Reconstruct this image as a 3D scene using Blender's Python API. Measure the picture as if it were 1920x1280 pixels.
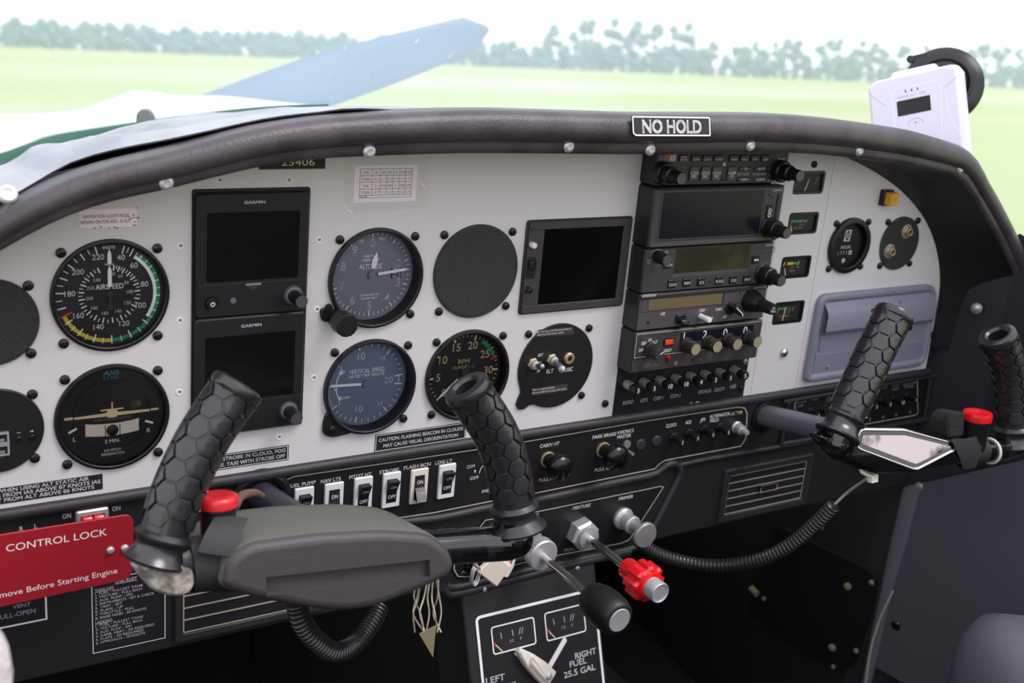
import bpy, math, random
from mathutils import Vector, Matrix
from math import sin, cos, pi, hypot, atan2, radians as RAD

for _o in list(bpy.data.objects):
    bpy.data.objects.remove(_o)
scene = bpy.context.scene
COL = scene.collection
S = 0.001                       # cockpit is laid out in millimetres, panel face = plane y 0
TILT = RAD(5.35)                # nose sits a little high on its gear
M = Matrix.Translation((0, 0, 1.62)) @ Matrix.Rotation(TILT, 4, 'X')

# ---------------------------------------------------------------- camera
FPX = 2200.0
CAM = Vector((-185.93, -787.43, 239.24))
_a, _b, _c = RAD(33.122), RAD(-17.857), RAD(5.364)
_F = Vector((sin(_a) * cos(_b), cos(_a) * cos(_b), sin(_b)))
_r = Vector((cos(_a), -sin(_a), 0))
_u = _r.cross(_F)
_R = _r * cos(_c) + _u * sin(_c)
_U = _u * cos(_c) - _r * sin(_c)
cd = bpy.data.cameras.new('camera')
cam = bpy.data.objects.new('camera', cd)
COL.objects.link(cam)
rot = Matrix((_R, _U, -_F)).transposed().to_4x4()
cam.matrix_world = M @ Matrix.Translation(CAM * S) @ rot
cd.sensor_width = 36.0
cd.sensor_fit = 'HORIZONTAL'
cd.lens = FPX * 36.0 / 1920.0
cd.clip_start = 0.02
cd.clip_end = 3000
cd.dof.use_dof = True
cd.dof.focus_distance = 0.92
cd.dof.aperture_fstop = 9.0
scene.camera = cam

# ---------------------------------------------------------------- world, sun, exposure
w = bpy.data.worlds.new('overcast_sky')
scene.world = w
w.use_nodes = True
nt = w.node_tree
nt.nodes.clear()
wo = nt.nodes.new('ShaderNodeOutputWorld')
bg = nt.nodes.new('ShaderNodeBackground')
tc = nt.nodes.new('ShaderNodeTexCoord')
sep = nt.nodes.new('ShaderNodeSeparateXYZ')
rmp = nt.nodes.new('ShaderNodeValToRGB')
nt.links.new(tc.outputs['Generated'], sep.inputs[0])
nt.links.new(sep.outputs['Z'], rmp.inputs['Fac'])
rmp.color_ramp.elements[0].position = 0.0
rmp.color_ramp.elements[0].color = (0.96, 0.96, 1.0, 1)
rmp.color_ramp.elements[1].position = 1.0
rmp.color_ramp.elements[1].color = (0.86, 0.84, 0.95, 1)
nt.links.new(rmp.outputs['Color'], bg.inputs['Color'])
bg.inputs['Strength'].default_value = 1.55
nt.links.new(bg.outputs[0], wo.inputs['Surface'])
sl = bpy.data.lights.new('sun', 'SUN')
sl.energy = 1.9
sl.angle = RAD(24)
sl.color = (1.0, 0.97, 0.93)
sun = bpy.data.objects.new('sun', sl)
COL.objects.link(sun)
sun.rotation_euler = Vector((-0.45, 0.55, -1.0)).to_track_quat('-Z', 'Y').to_euler()
vs = scene.view_settings
vs.view_transform = 'Standard'
vs.look = 'None'
vs.gamma = 1.0
vs.use_curve_mapping = False
vs.exposure = 0.1

# ---------------------------------------------------------------- measuring helpers (mm)
def ray(px, py):
    return _F + _R * ((px - 960) / FPX) - _U * ((py - 640) / FPX)
def onplane(px, py, P, N):
    r = ray(px, py); P = Vector(P); N = Vector(N)
    return CAM + r * ((P - CAM).dot(N) / r.dot(N))
def q(px, py, d=0.0):
    "panel x,z of a place seen on the plane d mm proud of the panel"
    p = onplane(px, py, (0, -d, 0), (0, 1, 0))
    return p.x, p.z
def q3(px, py, d=0.0):
    return onplane(px, py, (0, -d, 0), (0, 1, 0))

# ---------------------------------------------------------------- materials
def lin(c):
    c = c / 255.0
    return c / 12.92 if c <= 0.04045 else ((c + 0.055) / 1.055) ** 2.4
MATS = {}
def mat(name, rgb, rough=0.5, metal=0.0, bump=None, vary=None, spec=0.5, coat=0.0, emit=None, alpha=None):
    m = bpy.data.materials.new(name)
    m.use_nodes = True
    n = m.node_tree.nodes; l = m.node_tree.links
    b = n['Principled BSDF']
    col = tuple(lin(c) for c in rgb) + (1,)
    b.inputs['Base Color'].default_value = col
    b.inputs['Roughness'].default_value = rough
    b.inputs['Metallic'].default_value = metal
    b.inputs['Specular IOR Level'].default_value = spec
    b.inputs['Coat Weight'].default_value = coat
    b.inputs['Coat Roughness'].default_value = 0.06
    if emit:
        b.inputs['Emission Color'].default_value = tuple(lin(c) for c in emit[0]) + (1,)
        b.inputs['Emission Strength'].default_value = emit[1]
    if bump or vary:
        t = n.new('ShaderNodeTexCoord')
    if bump:
        nz = n.new('ShaderNodeTexNoise'); nz.inputs['Scale'].default_value = bump[0]
        nz.inputs['Detail'].default_value = 4
        l.new(t.outputs['Object'], nz.inputs['Vector'])
        bp = n.new('ShaderNodeBump'); bp.inputs['Strength'].default_value = bump[1]
        bp.inputs['Distance'].default_value = bump[2] if len(bump) > 2 else 0.0006
        l.new(nz.outputs['Fac'], bp.inputs['Height'])
        l.new(bp.outputs['Normal'], b.inputs['Normal'])
    if vary:                     # (scale, rgb2, lo, hi) worn / mottled second colour
        nz2 = n.new('ShaderNodeTexNoise'); nz2.inputs['Scale'].default_value = vary[0]
        nz2.inputs['Detail'].default_value = 5
        l.new(t.outputs['Object'], nz2.inputs['Vector'])
        mr = n.new('ShaderNodeMapRange'); mr.inputs['From Min'].default_value = vary[2]
        mr.inputs['From Max'].default_value = vary[3]
        l.new(nz2.outputs['Fac'], mr.inputs['Value'])
        mx = n.new('ShaderNodeMixRGB'); mx.inputs['Color1'].default_value = col
        mx.inputs['Color2'].default_value = tuple(lin(c) for c in vary[1]) + (1,)
        l.new(mr.outputs['Result'], mx.inputs['Fac'])
        l.new(mx.outputs['Color'], b.inputs['Base Color'])
    MATS[name] = m
    return m
mat('white_panel', (220, 216, 217), 0.55, bump=(2500, 0.05))
mat('white_paint', (232, 232, 236), 0.4)
mat('ink_white', (248, 246, 250), 0.6)
mat('ink_cream', (238, 214, 168), 0.6)
mat('ink_grey', (182, 180, 186), 0.6)
mat('ink_dim', (120, 116, 118), 0.6)
mat('ink_black', (28, 26, 32), 0.6)
mat('ink_faint', (168, 158, 166), 0.6)
mat('ink_teal', (70, 150, 165), 0.6)
mat('ink_green', (30, 140, 84), 0.6)
mat('ink_yellow', (206, 190, 40), 0.6)
mat('ink_red', (205, 50, 40), 0.6)
mat('ink_amber', (222, 160, 30), 0.6)
mat('ink_brown', (170, 128, 84), 0.6)
mat('ink_blue', (50, 52, 96), 0.5)
mat('tan_line', (206, 194, 178), 0.6)
mat('tan_wear', (150, 130, 105), 0.6)
mat('bezel', (20, 19, 23), 0.38, bump=(900, 0.12))
mat('worn_bezel', (22, 20, 22), 0.42, bump=(700, 0.3), vary=(420, (120, 112, 108), 0.66, 0.72))
mat('black', (22, 21, 24), 0.5)
mat('deep', (9, 9, 11), 0.7)
mat('dial_black', (30, 28, 31), 0.55)
mat('dial_haze_blue', (110, 123, 149), 0.5)  # bluish sky reflection painted into the vertical speed dial colour
mat('dial_haze_grey', (124, 127, 141), 0.5)  # altimeter face, lightened by sky-reflection haze put into its colour
mat('screw_black', (18, 17, 20), 0.28)
mat('chrome', (215, 212, 210), 0.18, 1.0)
mat('steel', (206, 205, 209), 0.38, 0.55)
mat('dull_steel', (158, 155, 154), 0.45, 0.4)
mat('brass', (186, 166, 130), 0.38, 0.5)
mat('crinkle', (40, 39, 41), 0.48, bump=(1300, 1.0, 0.0014), spec=0.8)
mat('vinyl', (46, 44, 48), 0.5, bump=(700, 0.35))
mat('console_black', (36, 35, 38), 0.5, bump=(1200, 0.1))
mat('plate_black', (27, 26, 28), 0.45)
mat('leather', (78, 71, 76), 0.4, bump=(420, 0.35, 0.001), vary=(26, (64, 58, 62), 0.45, 0.6))
mat('leather_dark', (26, 25, 28), 0.5, bump=(420, 0.3))
mat('pad', (66, 62, 64), 0.48, bump=(800, 0.4, 0.0008))
mat('pad_sponge', (100, 100, 94), 0.8, bump=(900, 0.5, 0.0012))
mat('rubber', (38, 36, 39), 0.28, bump=(1500, 0.06), spec=0.8)
mat('shaft_shaded', (62, 64, 76), 0.35, 0.3)  # left yoke shaft: shade at the console hole put into the colour
mat('rubber_dark', (22, 22, 24), 0.45)
mat('gloss_black', (12, 12, 15), 0.12, coat=0.6, vary=(60, (44, 40, 42), 0.6, 0.75))
mat('cord_brown', (112, 84, 72), 0.5)
mat('knob_gloss', (14, 14, 17), 0.24)
mat('worn_cast', (112, 105, 100), 0.8, 0.0, spec=0.15, bump=(260, 0.7, 0.0016), vary=(90, (190, 182, 172), 0.42, 0.62))
mat('shaft_grey', (120, 122, 132), 0.35, 0.4, vary=(55, (84, 76, 74), 0.62, 0.7))
mat('red', (214, 36, 48), 0.35, coat=0.3)
mat('red_bright', (226, 24, 34), 0.3, coat=0.4)
mat('red_plate', (165, 28, 42), 0.45, bump=(300, 0.08))
mat('red_led', (150, 18, 18), 0.3)
mat('orange_lamp', (232, 70, 24), 0.3)
mat('orange', (226, 150, 40), 0.5)
mat('amber_cap', (222, 160, 36), 0.4)
mat('cream', (236, 222, 206), 0.45)
mat('bone', (236, 228, 216), 0.45)
mat('radio', (38, 37, 39), 0.5, bump=(1500, 0.1))
mat('radio_face', (62, 59, 61), 0.5, bump=(1500, 0.1))
mat('radio_light', (78, 74, 77), 0.45, bump=(1500, 0.1))
mat('radio_worn', (58, 55, 55), 0.5, bump=(1200, 0.15), vary=(70, (84, 76, 70), 0.55, 0.75))
mat('button_grey', (66, 64, 66), 0.45)
mat('knob', (20, 19, 21), 0.38)
mat('knob_cap', (72, 70, 73), 0.4)
mat('knob_worn', (34, 32, 31), 0.5, vary=(150, (88, 78, 66), 0.55, 0.75))
mat('knob_tan', (150, 138, 112), 0.5)
mat('screen', (9, 12, 12), 0.14, spec=0.3)
mat('screen_blue', (22, 23, 36), 0.2, spec=0.25)
mat('screen_olive', (52, 48, 36), 0.2, spec=0.25, vary=(28, (70, 66, 48), 0.45, 0.65))
mat('screen_tan', (112, 98, 72), 0.3)
mat('glove_grey', (132, 134, 152), 0.5, bump=(900, 0.1))
mat('paper', (250, 240, 243), 0.7)
mat('label_grey', (52, 50, 54), 0.5)
mat('label_brown', (70, 58, 58), 0.5)
mat('cloth_grey', (150, 154, 164), 0.5, bump=(60, 0.5, 0.004), vary=(18, (176, 178, 184), 0.4, 0.6))
mat('seal_green', (36, 92, 72), 0.4)
mat('aircraft_white', (240, 242, 244), 0.3)
mat('prop_grey', (70, 92, 128), 0.45)
mat('receiver_white', (232, 228, 246), 0.35)
mat('receiver_line', (248, 246, 255), 0.35)
mat('cup_rubber', (34, 32, 34), 0.3)
mat('cabin_trim', (150, 148, 152), 0.8)
mat('tab_grey', (112, 116, 112), 0.5)
mat('wall_vinyl', (40, 38, 43), 0.55, bump=(300, 0.3))
mat('kick_vinyl', (94, 90, 102), 0.5, bump=(500, 0.15))
mat('post_vinyl', (112, 112, 126), 0.45)
mat('floor_dark', (14, 13, 15), 0.8)
mat('wire', (196, 184, 166), 0.5)
mat('tag_tan', (150, 138, 112), 0.7)
mat('webbing', (40, 39, 42), 0.6, bump=(1400, 0.6))
mat('foam', (36, 36, 38), 0.95, bump=(700, 1.0, 0.003))
mat('zip_tie', (226, 226, 206), 0.45)
mat('fleece', (208, 198, 198), 0.9, bump=(160, 0.8, 0.004))
mat('stain', (170, 132, 70), 0.7)
mat('plate_reflection', (190, 176, 176), 0.14, 0.75, vary=(26, (36, 34, 40), 0.5, 0.62))  # sky reflection on the black hub plate, painted pale with dark blotches
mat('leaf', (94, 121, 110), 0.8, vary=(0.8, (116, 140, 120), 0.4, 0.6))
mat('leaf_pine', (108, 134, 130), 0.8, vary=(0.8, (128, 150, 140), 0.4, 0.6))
mat('bark', (84, 76, 70), 0.9)
mat('smear', (244, 248, 250), 0.6)

def glassmat(name, tint, gloss):
    m = bpy.data.materials.new(name); m.use_nodes = True
    n = m.node_tree.nodes; l = m.node_tree.links
    n.clear()
    out = n.new('ShaderNodeOutputMaterial')
    tr = n.new('ShaderNodeBsdfTransparent'); tr.inputs[0].default_value = tint
    gl = n.new('ShaderNodeBsdfGlossy'); gl.inputs['Roughness'].default_value = 0.03
    fr = n.new('ShaderNodeFresnel'); fr.inputs[0].default_value = gloss
    mx = n.new('ShaderNodeMixShader')
    l.new(fr.outputs[0], mx.inputs[0]); l.new(tr.outputs[0], mx.inputs[1]); l.new(gl.outputs[0], mx.inputs[2])
    l.new(mx.outputs[0], out.inputs[0])
    MATS[name] = m
glassmat('gauge_glass', (1, 1, 1, 1), 1.35)
# windscreen acrylic: clear, with a film of dust that scatters the daylight
m = bpy.data.materials.new('windscreen_acrylic'); m.use_nodes = True
n = m.node_tree.nodes; l = m.node_tree.links; n.clear()
out = n.new('ShaderNodeOutputMaterial')
tr = n.new('ShaderNodeBsdfTransparent'); tr.inputs[0].default_value = (0.97, 0.99, 0.98, 1)
tl = n.new('ShaderNodeBsdfTranslucent'); tl.inputs[0].default_value = (0.74, 0.90, 0.98, 1)
df = n.new('ShaderNodeBsdfDiffuse'); df.inputs[0].default_value = (0.74, 0.90, 0.98, 1)
ad = n.new('ShaderNodeMixShader'); ad.inputs[0].default_value = 0.35
mx = n.new('ShaderNodeMixShader')
tcn = n.new('ShaderNodeTexCoord'); nz = n.new('ShaderNodeTexNoise'); nz.inputs['Scale'].default_value = 9
mr = n.new('ShaderNodeMapRange'); mr.inputs['To Min'].default_value = 0.43; mr.inputs['To Max'].default_value = 0.50
l.new(tcn.outputs['Object'], nz.inputs['Vector']); l.new(nz.outputs['Fac'], mr.inputs['Value'])
l.new(mr.outputs[0], mx.inputs[0])
l.new(tl.outputs[0], ad.inputs[1]); l.new(df.outputs[0], ad.inputs[2])
l.new(tr.outputs[0], mx.inputs[1]); l.new(ad.outputs[0], mx.inputs[2]); l.new(mx.outputs[0], out.inputs[0])
MATS['windscreen_acrylic'] = m
# clear sleeve film
m = bpy.data.materials.new('clear_film'); m.use_nodes = True
n = m.node_tree.nodes; l = m.node_tree.links; n.clear()
out = n.new('ShaderNodeOutputMaterial'); tr = n.new('ShaderNodeBsdfTransparent')
tr.inputs[0].default_value = (0.985, 0.985, 0.98, 1)
gl = n.new('ShaderNodeBsdfGlossy'); gl.inputs['Roughness'].default_value = 0.15
mx = n.new('ShaderNodeMixShader'); mx.inputs[0].default_value = 0.03
l.new(tr.outputs[0], mx.inputs[1]); l.new(gl.outputs[0], mx.inputs[2]); l.new(mx.outputs[0], out.inputs[0])
MATS['clear_film'] = m
# grass field: long bands of mown, dry and paler strips
m = bpy.data.materials.new('grass_field'); m.use_nodes = True
n = m.node_tree.nodes; l = m.node_tree.links
b = n['Principled BSDF']; b.inputs['Roughness'].default_value = 0.9; b.inputs['Specular IOR Level'].default_value = 0.1
tcn = n.new('ShaderNodeTexCoord'); mp = n.new('ShaderNodeMapping')
mp.inputs['Rotation'].default_value = (0, 0, RAD(33)); mp.inputs['Scale'].default_value = (0.004, 0.035, 1)
nz = n.new('ShaderNodeTexNoise'); nz.inputs['Scale'].default_value = 1.0; nz.inputs['Detail'].default_value = 6
cr = n.new('ShaderNodeValToRGB')
l.new(tcn.outputs['Object'], mp.inputs[0]); l.new(mp.outputs[0], nz.inputs['Vector']); l.new(nz.outputs['Fac'], cr.inputs[0])
e = cr.color_ramp.elements
e[0].position = 0.3; e[0].color = (0.33, 0.42, 0.09, 1)
e[1].position = 0.7; e[1].color = (0.58, 0.48, 0.13, 1)
x = e.new(0.5); x.color = (0.40, 0.45, 0.09, 1)
x = e.new(0.60); x.color = (0.50, 0.48, 0.30, 1)
l.new(cr.outputs[0], b.inputs['Base Color'])
MATS['grass_field'] = m
# ---------------------------------------------------------------- mesh builder
LOC = {}
class MB:
    def __init__(s):
        s.v = []; s.f = []; s.mi = []; s.mats = []; s.T = Matrix()
    def add(s, verts, faces, m):
        if m not in s.mats: s.mats.append(m)
        k = s.mats.index(m); b = len(s.v); T = s.T
        s.v += [tuple(T @ Vector(p)) for p in verts]
        s.f += [tuple(b + i for i in f) for f in faces]
        s.mi += [k] * len(faces)
    def build(s, name, parent=None, loc=(0, 0, 0), smooth=32, scale=S, **props):
        org = LOC[parent] if parent else Vector(loc)
        me = bpy.data.meshes.new(name)
        me.from_pydata([((p[0] - org.x) * scale, (p[1] - org.y) * scale, (p[2] - org.z) * scale) for p in s.v], [], s.f)
        for k in s.mats: me.materials.append(MATS[k])
        me.polygons.foreach_set('material_index', s.mi)
        me.polygons.foreach_set('use_smooth', [True] * len(s.f))
        me.set_sharp_from_angle(angle=RAD(smooth))
        me.update()
        o = bpy.data.objects.new(name, me)
        COL.objects.link(o)
        LOC[o] = org
        if parent: o.parent = parent
        else: place(o, org)
        for k, v in props.items():
            if v: o[k] = v
        return o
    # local drawing frame: x right, z up, d toward the viewer
    def prism(s, poly, d0, d1, m, ch=0.0, mf=None, mb=True):
        n = len(poly); P = lambda pl, d: [(x, -d, z) for x, z in pl]
        if area(poly) < 0: poly = poly[::-1]
        if ch > 0:
            ins = inset(poly, ch)
            rings = [P(poly, d0), P(poly, d1 - ch), P(ins, d1)]
        else:
            rings = [P(poly, d0), P(poly, d1)]
        v = sum(rings, []); f = []
        for r in range(len(rings) - 1):
            for i in range(n):
                j = (i + 1) % n
                f.append((r * n + i, r * n + j, (r + 1) * n + j, (r + 1) * n + i))
        if mb: f.append(tuple(range(n - 1, -1, -1)))
        s.add(v, f, m)
        s.add(rings[-1], [tuple(range(n))], mf or m)
    def box(s, x0, z0, x1, z1, d0, d1, m, r=0.0, ch=0.0, mf=None):
        if ch and 0 < r < ch * 1.4: r = min(ch * 1.4, (x1 - x0) / 2.2, (z1 - z0) / 2.2)
        s.prism(rrect(x0, z0, x1, z1, r), d0, d1, m, ch, mf)
    def lathe(s, cx, cz, prof, m, n=28, flute=0.0):
        "prof [(radius, d)] turned round the axis that points at the viewer"
        v = []; f = []
        for r, d in prof:
            for i in range(n):
                a = 2 * pi * i / n
                rr = r * (1 - flute) if (flute and i % 2) else r
                v.append((cx + rr * sin(a), -d, cz + rr * cos(a)))
        for k in range(len(prof) - 1):
            for i in range(n):
                j = (i + 1) % n
                f.append((k * n + i, (k + 1) * n + i, (k + 1) * n + j, k * n + j))
        if prof[0][0] > 0.01: f.append(tuple(range(n)))
        if prof[-1][0] > 0.01: f.append(tuple((len(prof) - 1) * n + i for i in range(n - 1, -1, -1)))
        s.add(v, [t for t in f], m)
    def tubelathe(s, cx, cz, prof, m, n=40):
        "as lathe, open at both ends"
        v = []; f = []
        for r, d in prof:
            for i in range(n):
                a = 2 * pi * i / n
                v.append((cx + r * sin(a), -d, cz + r * cos(a)))
        for k in range(len(prof) - 1):
            for i in range(n):
                j = (i + 1) % n
                f.append((k * n + i, (k + 1) * n + i, (k + 1) * n + j, k * n + j))
        s.add(v, f, m)
    def disc(s, cx, cz, r, d, m, n=40):
        s.add([(cx + r * sin(2 * pi * i / n), -d, cz + r * cos(2 * pi * i / n)) for i in range(n)], [tuple(range(n - 1, -1, -1))], m)
    def flat(s, poly, d, m):
        if area(poly) < 0: poly = poly[::-1]
        s.add([(x, -d, z) for x, z in poly], [tuple(range(len(poly)))], m)
    def line(s, pts, wd, d, m, closed=False):
        "flat painted line"
        n = len(pts); L = []; Rr = []
        for i in range(n):
            p = pts[i]
            a = pts[i - 1] if (i > 0 or closed) else None
            b = pts[(i + 1) % n] if (i < n - 1 or closed) else None
            t = Vector((0, 0))
            d1 = d2 = None
            if a: d1 = Vector((p[0] - a[0], p[1] - a[1])).normalized()
            if b: d2 = Vector((b[0] - p[0], b[1] - p[1])).normalized()
            d1 = d1 or d2; d2 = d2 or d1
            nn = Vector((-(d1 + d2).y, (d1 + d2).x))
            nn = nn.normalized() if nn.length > 1e-6 else Vector((-d1.y, d1.x))
            k = wd / 2 / max(0.35, nn.dot(Vector((-d1.y, d1.x))))
            L.append((p[0] + nn.x * k, -d, p[1] + nn.y * k)); Rr.append((p[0] - nn.x * k, -d, p[1] - nn.y * k))
        f = []
        for i in range(n if closed else n - 1):
            j = (i + 1) % n
            f.append((n + i, n + j, j, i))
        s.add(L + Rr, f, m)
    def arc(s, cx, cz, r0, r1, a0, a1, d, m):
        n = max(3, int(abs(a1 - a0) / 5) + 1); v = []; f = []
        for i in range(n):
            a = RAD(a0 + (a1 - a0) * i / (n - 1))
            v += [(cx + r0 * sin(a), -d, cz + r0 * cos(a)), (cx + r1 * sin(a), -d, cz + r1 * cos(a))]
        for i in range(n - 1): f.append((2 * i, 2 * i + 2, 2 * i + 3, 2 * i + 1)[::1])
        s.add(v, f, m)
    def tick(s, cx, cz, r0, r1, ang, wd, d, m, w2=None):
        a = RAD(ang); ux, uz = sin(a), cos(a); h = wd / 2; h2 = (w2 if w2 is not None else wd) / 2
        s.flat([(cx + r0 * ux - h * uz, cz + r0 * uz + h * ux), (cx + r1 * ux - h2 * uz, cz + r1 * uz + h2 * ux),
                (cx + r1 * ux + h2 * uz, cz + r1 * uz - h2 * ux), (cx + r0 * ux + h * uz, cz + r0 * uz - h * ux)], d, m)
    def text(s, t, x, z, d, h, m, wd=None, al='C', it=0.0, bo=0.0, ang=0.0):
        v, f, x0, x1, cap = glyphs(t, it, 0.0)
        if bo > 0:
            N_ = len(v); b7 = bo * .8; v = [(a + i, b + j) for i, j in ((-b7, -b7), (b7, -b7), (b7, b7), (-b7, b7)) for a, b in v]
            f = [tuple(k * N_ + i for i in p) for k in range(4) for p in f]
        k = h / cap; kx = wd / (x1 - x0) if wd else k
        ox = {'C': -(x0 + x1) / 2, 'L': -x0, 'R': -x1}[al]
        c, sn = cos(RAD(ang)), sin(RAD(ang))
        out = []
        for a, b in v:
            X = (a + ox) * kx; Z = (b - cap / 2) * k
            out.append((x + X * c + Z * sn, -d, z - X * sn + Z * c))
        s.add(out, f, m)
    def sweep(s, path, prof, m, n=16, cap0=True, cap1=True, squash=None):
        "prof [(arc length, radius)] round a 3-D path, run straight on beyond its ends"
        P = Spline(path); v = []; f = []
        for L, r in prof:
            o, X, Y, Tn = P.frame(L)
            for i in range(n):
                a = 2 * pi * i / n
                sx, sy = squash or (1, 1)
                v.append(o + X * (r * cos(a) * sx) + Y * (r * sin(a) * sy))
        for k in range(len(prof) - 1):
            for i in range(n):
                j = (i + 1) % n
                f.append((k * n + i, k * n + j, (k + 1) * n + j, (k + 1) * n + i))
        if cap0: f.append(tuple(range(n - 1, -1, -1)))
        if cap1: f.append(tuple((len(prof) - 1) * n + i for i in range(n)))
        s.add(v, f, m)
    def tube(s, path, r, m, n=10, step=3.0):
        P = Spline(path); k = max(2, int(P.len / step))
        s.sweep(path, [(P.len * i / k, r) for i in range(k + 1)], m, n)
    def loft(s, rings, m, closed=True, cap0=False, cap1=False, flip=False):
        n = len(rings[0]); v = sum([list(r) for r in rings], []); f = []
        for k in range(len(rings) - 1):
            for i in range(n if closed else n - 1):
                j = (i + 1) % n
                q_ = (k * n + i, k * n + j, (k + 1) * n + j, (k + 1) * n + i)
                f.append(q_[::-1] if flip else q_)
        if cap0: f.append(tuple(range(n))[::(1 if flip else -1)])
        if cap1: f.append(tuple((len(rings) - 1) * n + i for i in range(n))[::(-1 if flip else 1)])
        s.add(v, f, m)
    def ball(s, c, r, m, n=12, k=8, sq=(1, 1, 1)):
        v = []; f = []
        for a in range(k + 1):
            t = pi * a / k
            for i in range(n):
                p = 2 * pi * i / n
                v.append((c[0] + r * sq[0] * sin(t) * cos(p), c[1] + r * sq[1] * sin(t) * sin(p), c[2] + r * sq[2] * cos(t)))
        for a in range(k):
            for i in range(n):
                j = (i + 1) % n
                f.append((a * n + i, (a + 1) * n + i, (a + 1) * n + j, a * n + j))
        s.add(v, f, m)

class Spline:
    def __init__(s, pts, sub=8):
        pts = [Vector(p) for p in pts]
        if len(pts) == 2:
            s.p = [pts[0].lerp(pts[1], i / 8) for i in range(9)]
        else:
            s.p = []
            e = [pts[0] * 2 - pts[1]] + pts + [pts[-1] * 2 - pts[-2]]
            for i in range(1, len(e) - 2):
                a, b, c, d = e[i - 1:i + 3]
                for k in range(sub):
                    t = k / sub
                    s.p.append(0.5 * ((2 * b) + (c - a) * t + (2 * a - 5 * b + 4 * c - d) * t * t + (3 * b - a - 3 * c + d) * t ** 3))
            s.p.append(pts[-1])
        s.L = [0]
        for i in range(1, len(s.p)): s.L.append(s.L[-1] + (s.p[i] - s.p[i - 1]).length)
        s.len = s.L[-1]
        s.t = []
        for i in range(len(s.p)):
            a = s.p[max(0, i - 1)]; b = s.p[min(len(s.p) - 1, i + 1)]
            s.t.append((b - a).normalized())
        x = s.t[0].orthogonal().normalized()
        s.x = []
        for t in s.t:
            x = (x - t * x.dot(t)).normalized(); s.x.append(x.copy())
    def frame(s, L):
        if L <= 0: i = 0; o = s.p[0] + s.t[0] * L; t = s.t[0]; x = s.x[0]
        elif L >= s.len: o = s.p[-1] + s.t[-1] * (L - s.len); t = s.t[-1]; x = s.x[-1]
        else:
            i = 0
            while s.L[i + 1] < L: i += 1
            k = (L - s.L[i]) / (s.L[i + 1] - s.L[i])
            o = s.p[i].lerp(s.p[i + 1], k); t = s.t[i].lerp(s.t[i + 1], k).normalized()
            x = s.x[i].lerp(s.x[i + 1], k); x = (x - t * x.dot(t)).normalized()
        return o, x, t.cross(x), t
    def sample(s, n):
        return [s.frame(s.len * i / (n - 1))[0] for i in range(n)]

def place(o, loc):
    o.location = M @ (Vector(loc) * S)
    o.rotation_euler = M.to_euler()
def area(p):
    return sum(p[i][0] * p[(i + 1) % len(p)][1] - p[(i + 1) % len(p)][0] * p[i][1] for i in range(len(p))) / 2
def inset(p, k):
    n = len(p); out = []
    for i in range(n):
        a, b, c = Vector(p[i - 1]), Vector(p[i]), Vector(p[(i + 1) % n])
        d1 = (b - a); d2 = (c - b)
        d1 = d1.normalized() if d1.length > 1e-9 else d2.normalized()
        d2 = d2.normalized() if d2.length > 1e-9 else d1
        n1 = Vector((-d1.y, d1.x)); n2 = Vector((-d2.y, d2.x)); nn = n1 + n2
        nn = nn.normalized() if nn.length > 1e-6 else n1
        out.append(tuple(b + nn * (k / max(0.4, nn.dot(n1)))))
    return out
def rrect(x0, z0, x1, z1, r=0.0, n=4):
    if r <= 0: return [(x0, z0), (x1, z0), (x1, z1), (x0, z1)]
    p = []
    for cx, cz, a0 in ((x1 - r, z0 + r, -90), (x1 - r, z1 - r, 0), (x0 + r, z1 - r, 90), (x0 + r, z0 + r, 180)):
        for i in range(n + 1):
            a = RAD(a0 + 90 * i / n); p.append((cx + r * cos(a), cz + r * sin(a)))
    return p
def rpoly(pts, r, n=4):
    "polygon with every corner rounded"
    out = []; m_ = len(pts)
    for i in range(m_):
        a, b, c = Vector(pts[i - 1]), Vector(pts[i]), Vector(pts[(i + 1) % m_])
        rr = r[i] if isinstance(r, (list, tuple)) else r
        k = min(rr, (a - b).length * 0.45, (c - b).length * 0.45)
        p0 = b + (a - b).normalized() * k; p1 = b + (c - b).normalized() * k
        for j in range(n + 1):
            t = j / n
            out.append(tuple(p0 * (1 - t) ** 2 + b * 2 * t * (1 - t) + p1 * t * t))
    return out
def circ(cx, cz, r, n=48):
    return [(cx + r * cos(2 * pi * i / n), cz + r * sin(2 * pi * i / n)) for i in range(n)]
_gl = {}
def glyphs(t, it, bo):
    key = (t, it, bo)
    if key not in _gl:
        def mk(body):
            c = bpy.data.curves.new('t', 'FONT'); c.body = body; c.size = 1; c.shear = it; c.offset = bo
            c.resolution_u = 3; c.fill_mode = 'FRONT'
            o = bpy.data.objects.new('t', c)
            me = bpy.data.meshes.new_from_object(o)
            v = [(p.co.x, p.co.y) for p in me.vertices]; f = [tuple(p.vertices) for p in me.polygons]
            nz_ = [p.normal.z for p in me.polygons]
            f = [a if k >= 0 else a[::-1] for a, k in zip(f, nz_)]
            bpy.data.objects.remove(o); bpy.data.curves.remove(c); bpy.data.meshes.remove(me)
            return v, f
        v, f = mk(t); hv, _ = mk('H')
        if not v: v = [(0, 0), (1, 0)]; f = []
        _gl[key] = (v, f, min(a for a, b in v), max(a for a, b in v), max(b for a, b in hv))
    return _gl[key]
def frame(o, X, N):
    "matrix for drawing in a tilted plane: X to the right, N toward the viewer"
    X = Vector(X).normalized(); N = Vector(N).normalized(); X = (X - N * X.dot(N)).normalized(); Z = N.cross(X)
    m_ = Matrix((X, -N, Z)).transposed().to_4x4(); m_.translation = Vector(o)
    return m_
def thing(name, label, cat, loc, group=None):
    o = bpy.data.objects.new(name, None); COL.objects.link(o)
    o.empty_display_size = 0.01
    o['label'] = label; o['category'] = cat
    if group: o['group'] = group
    LOC[o] = Vector(loc); place(o, loc)
    return o
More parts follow.
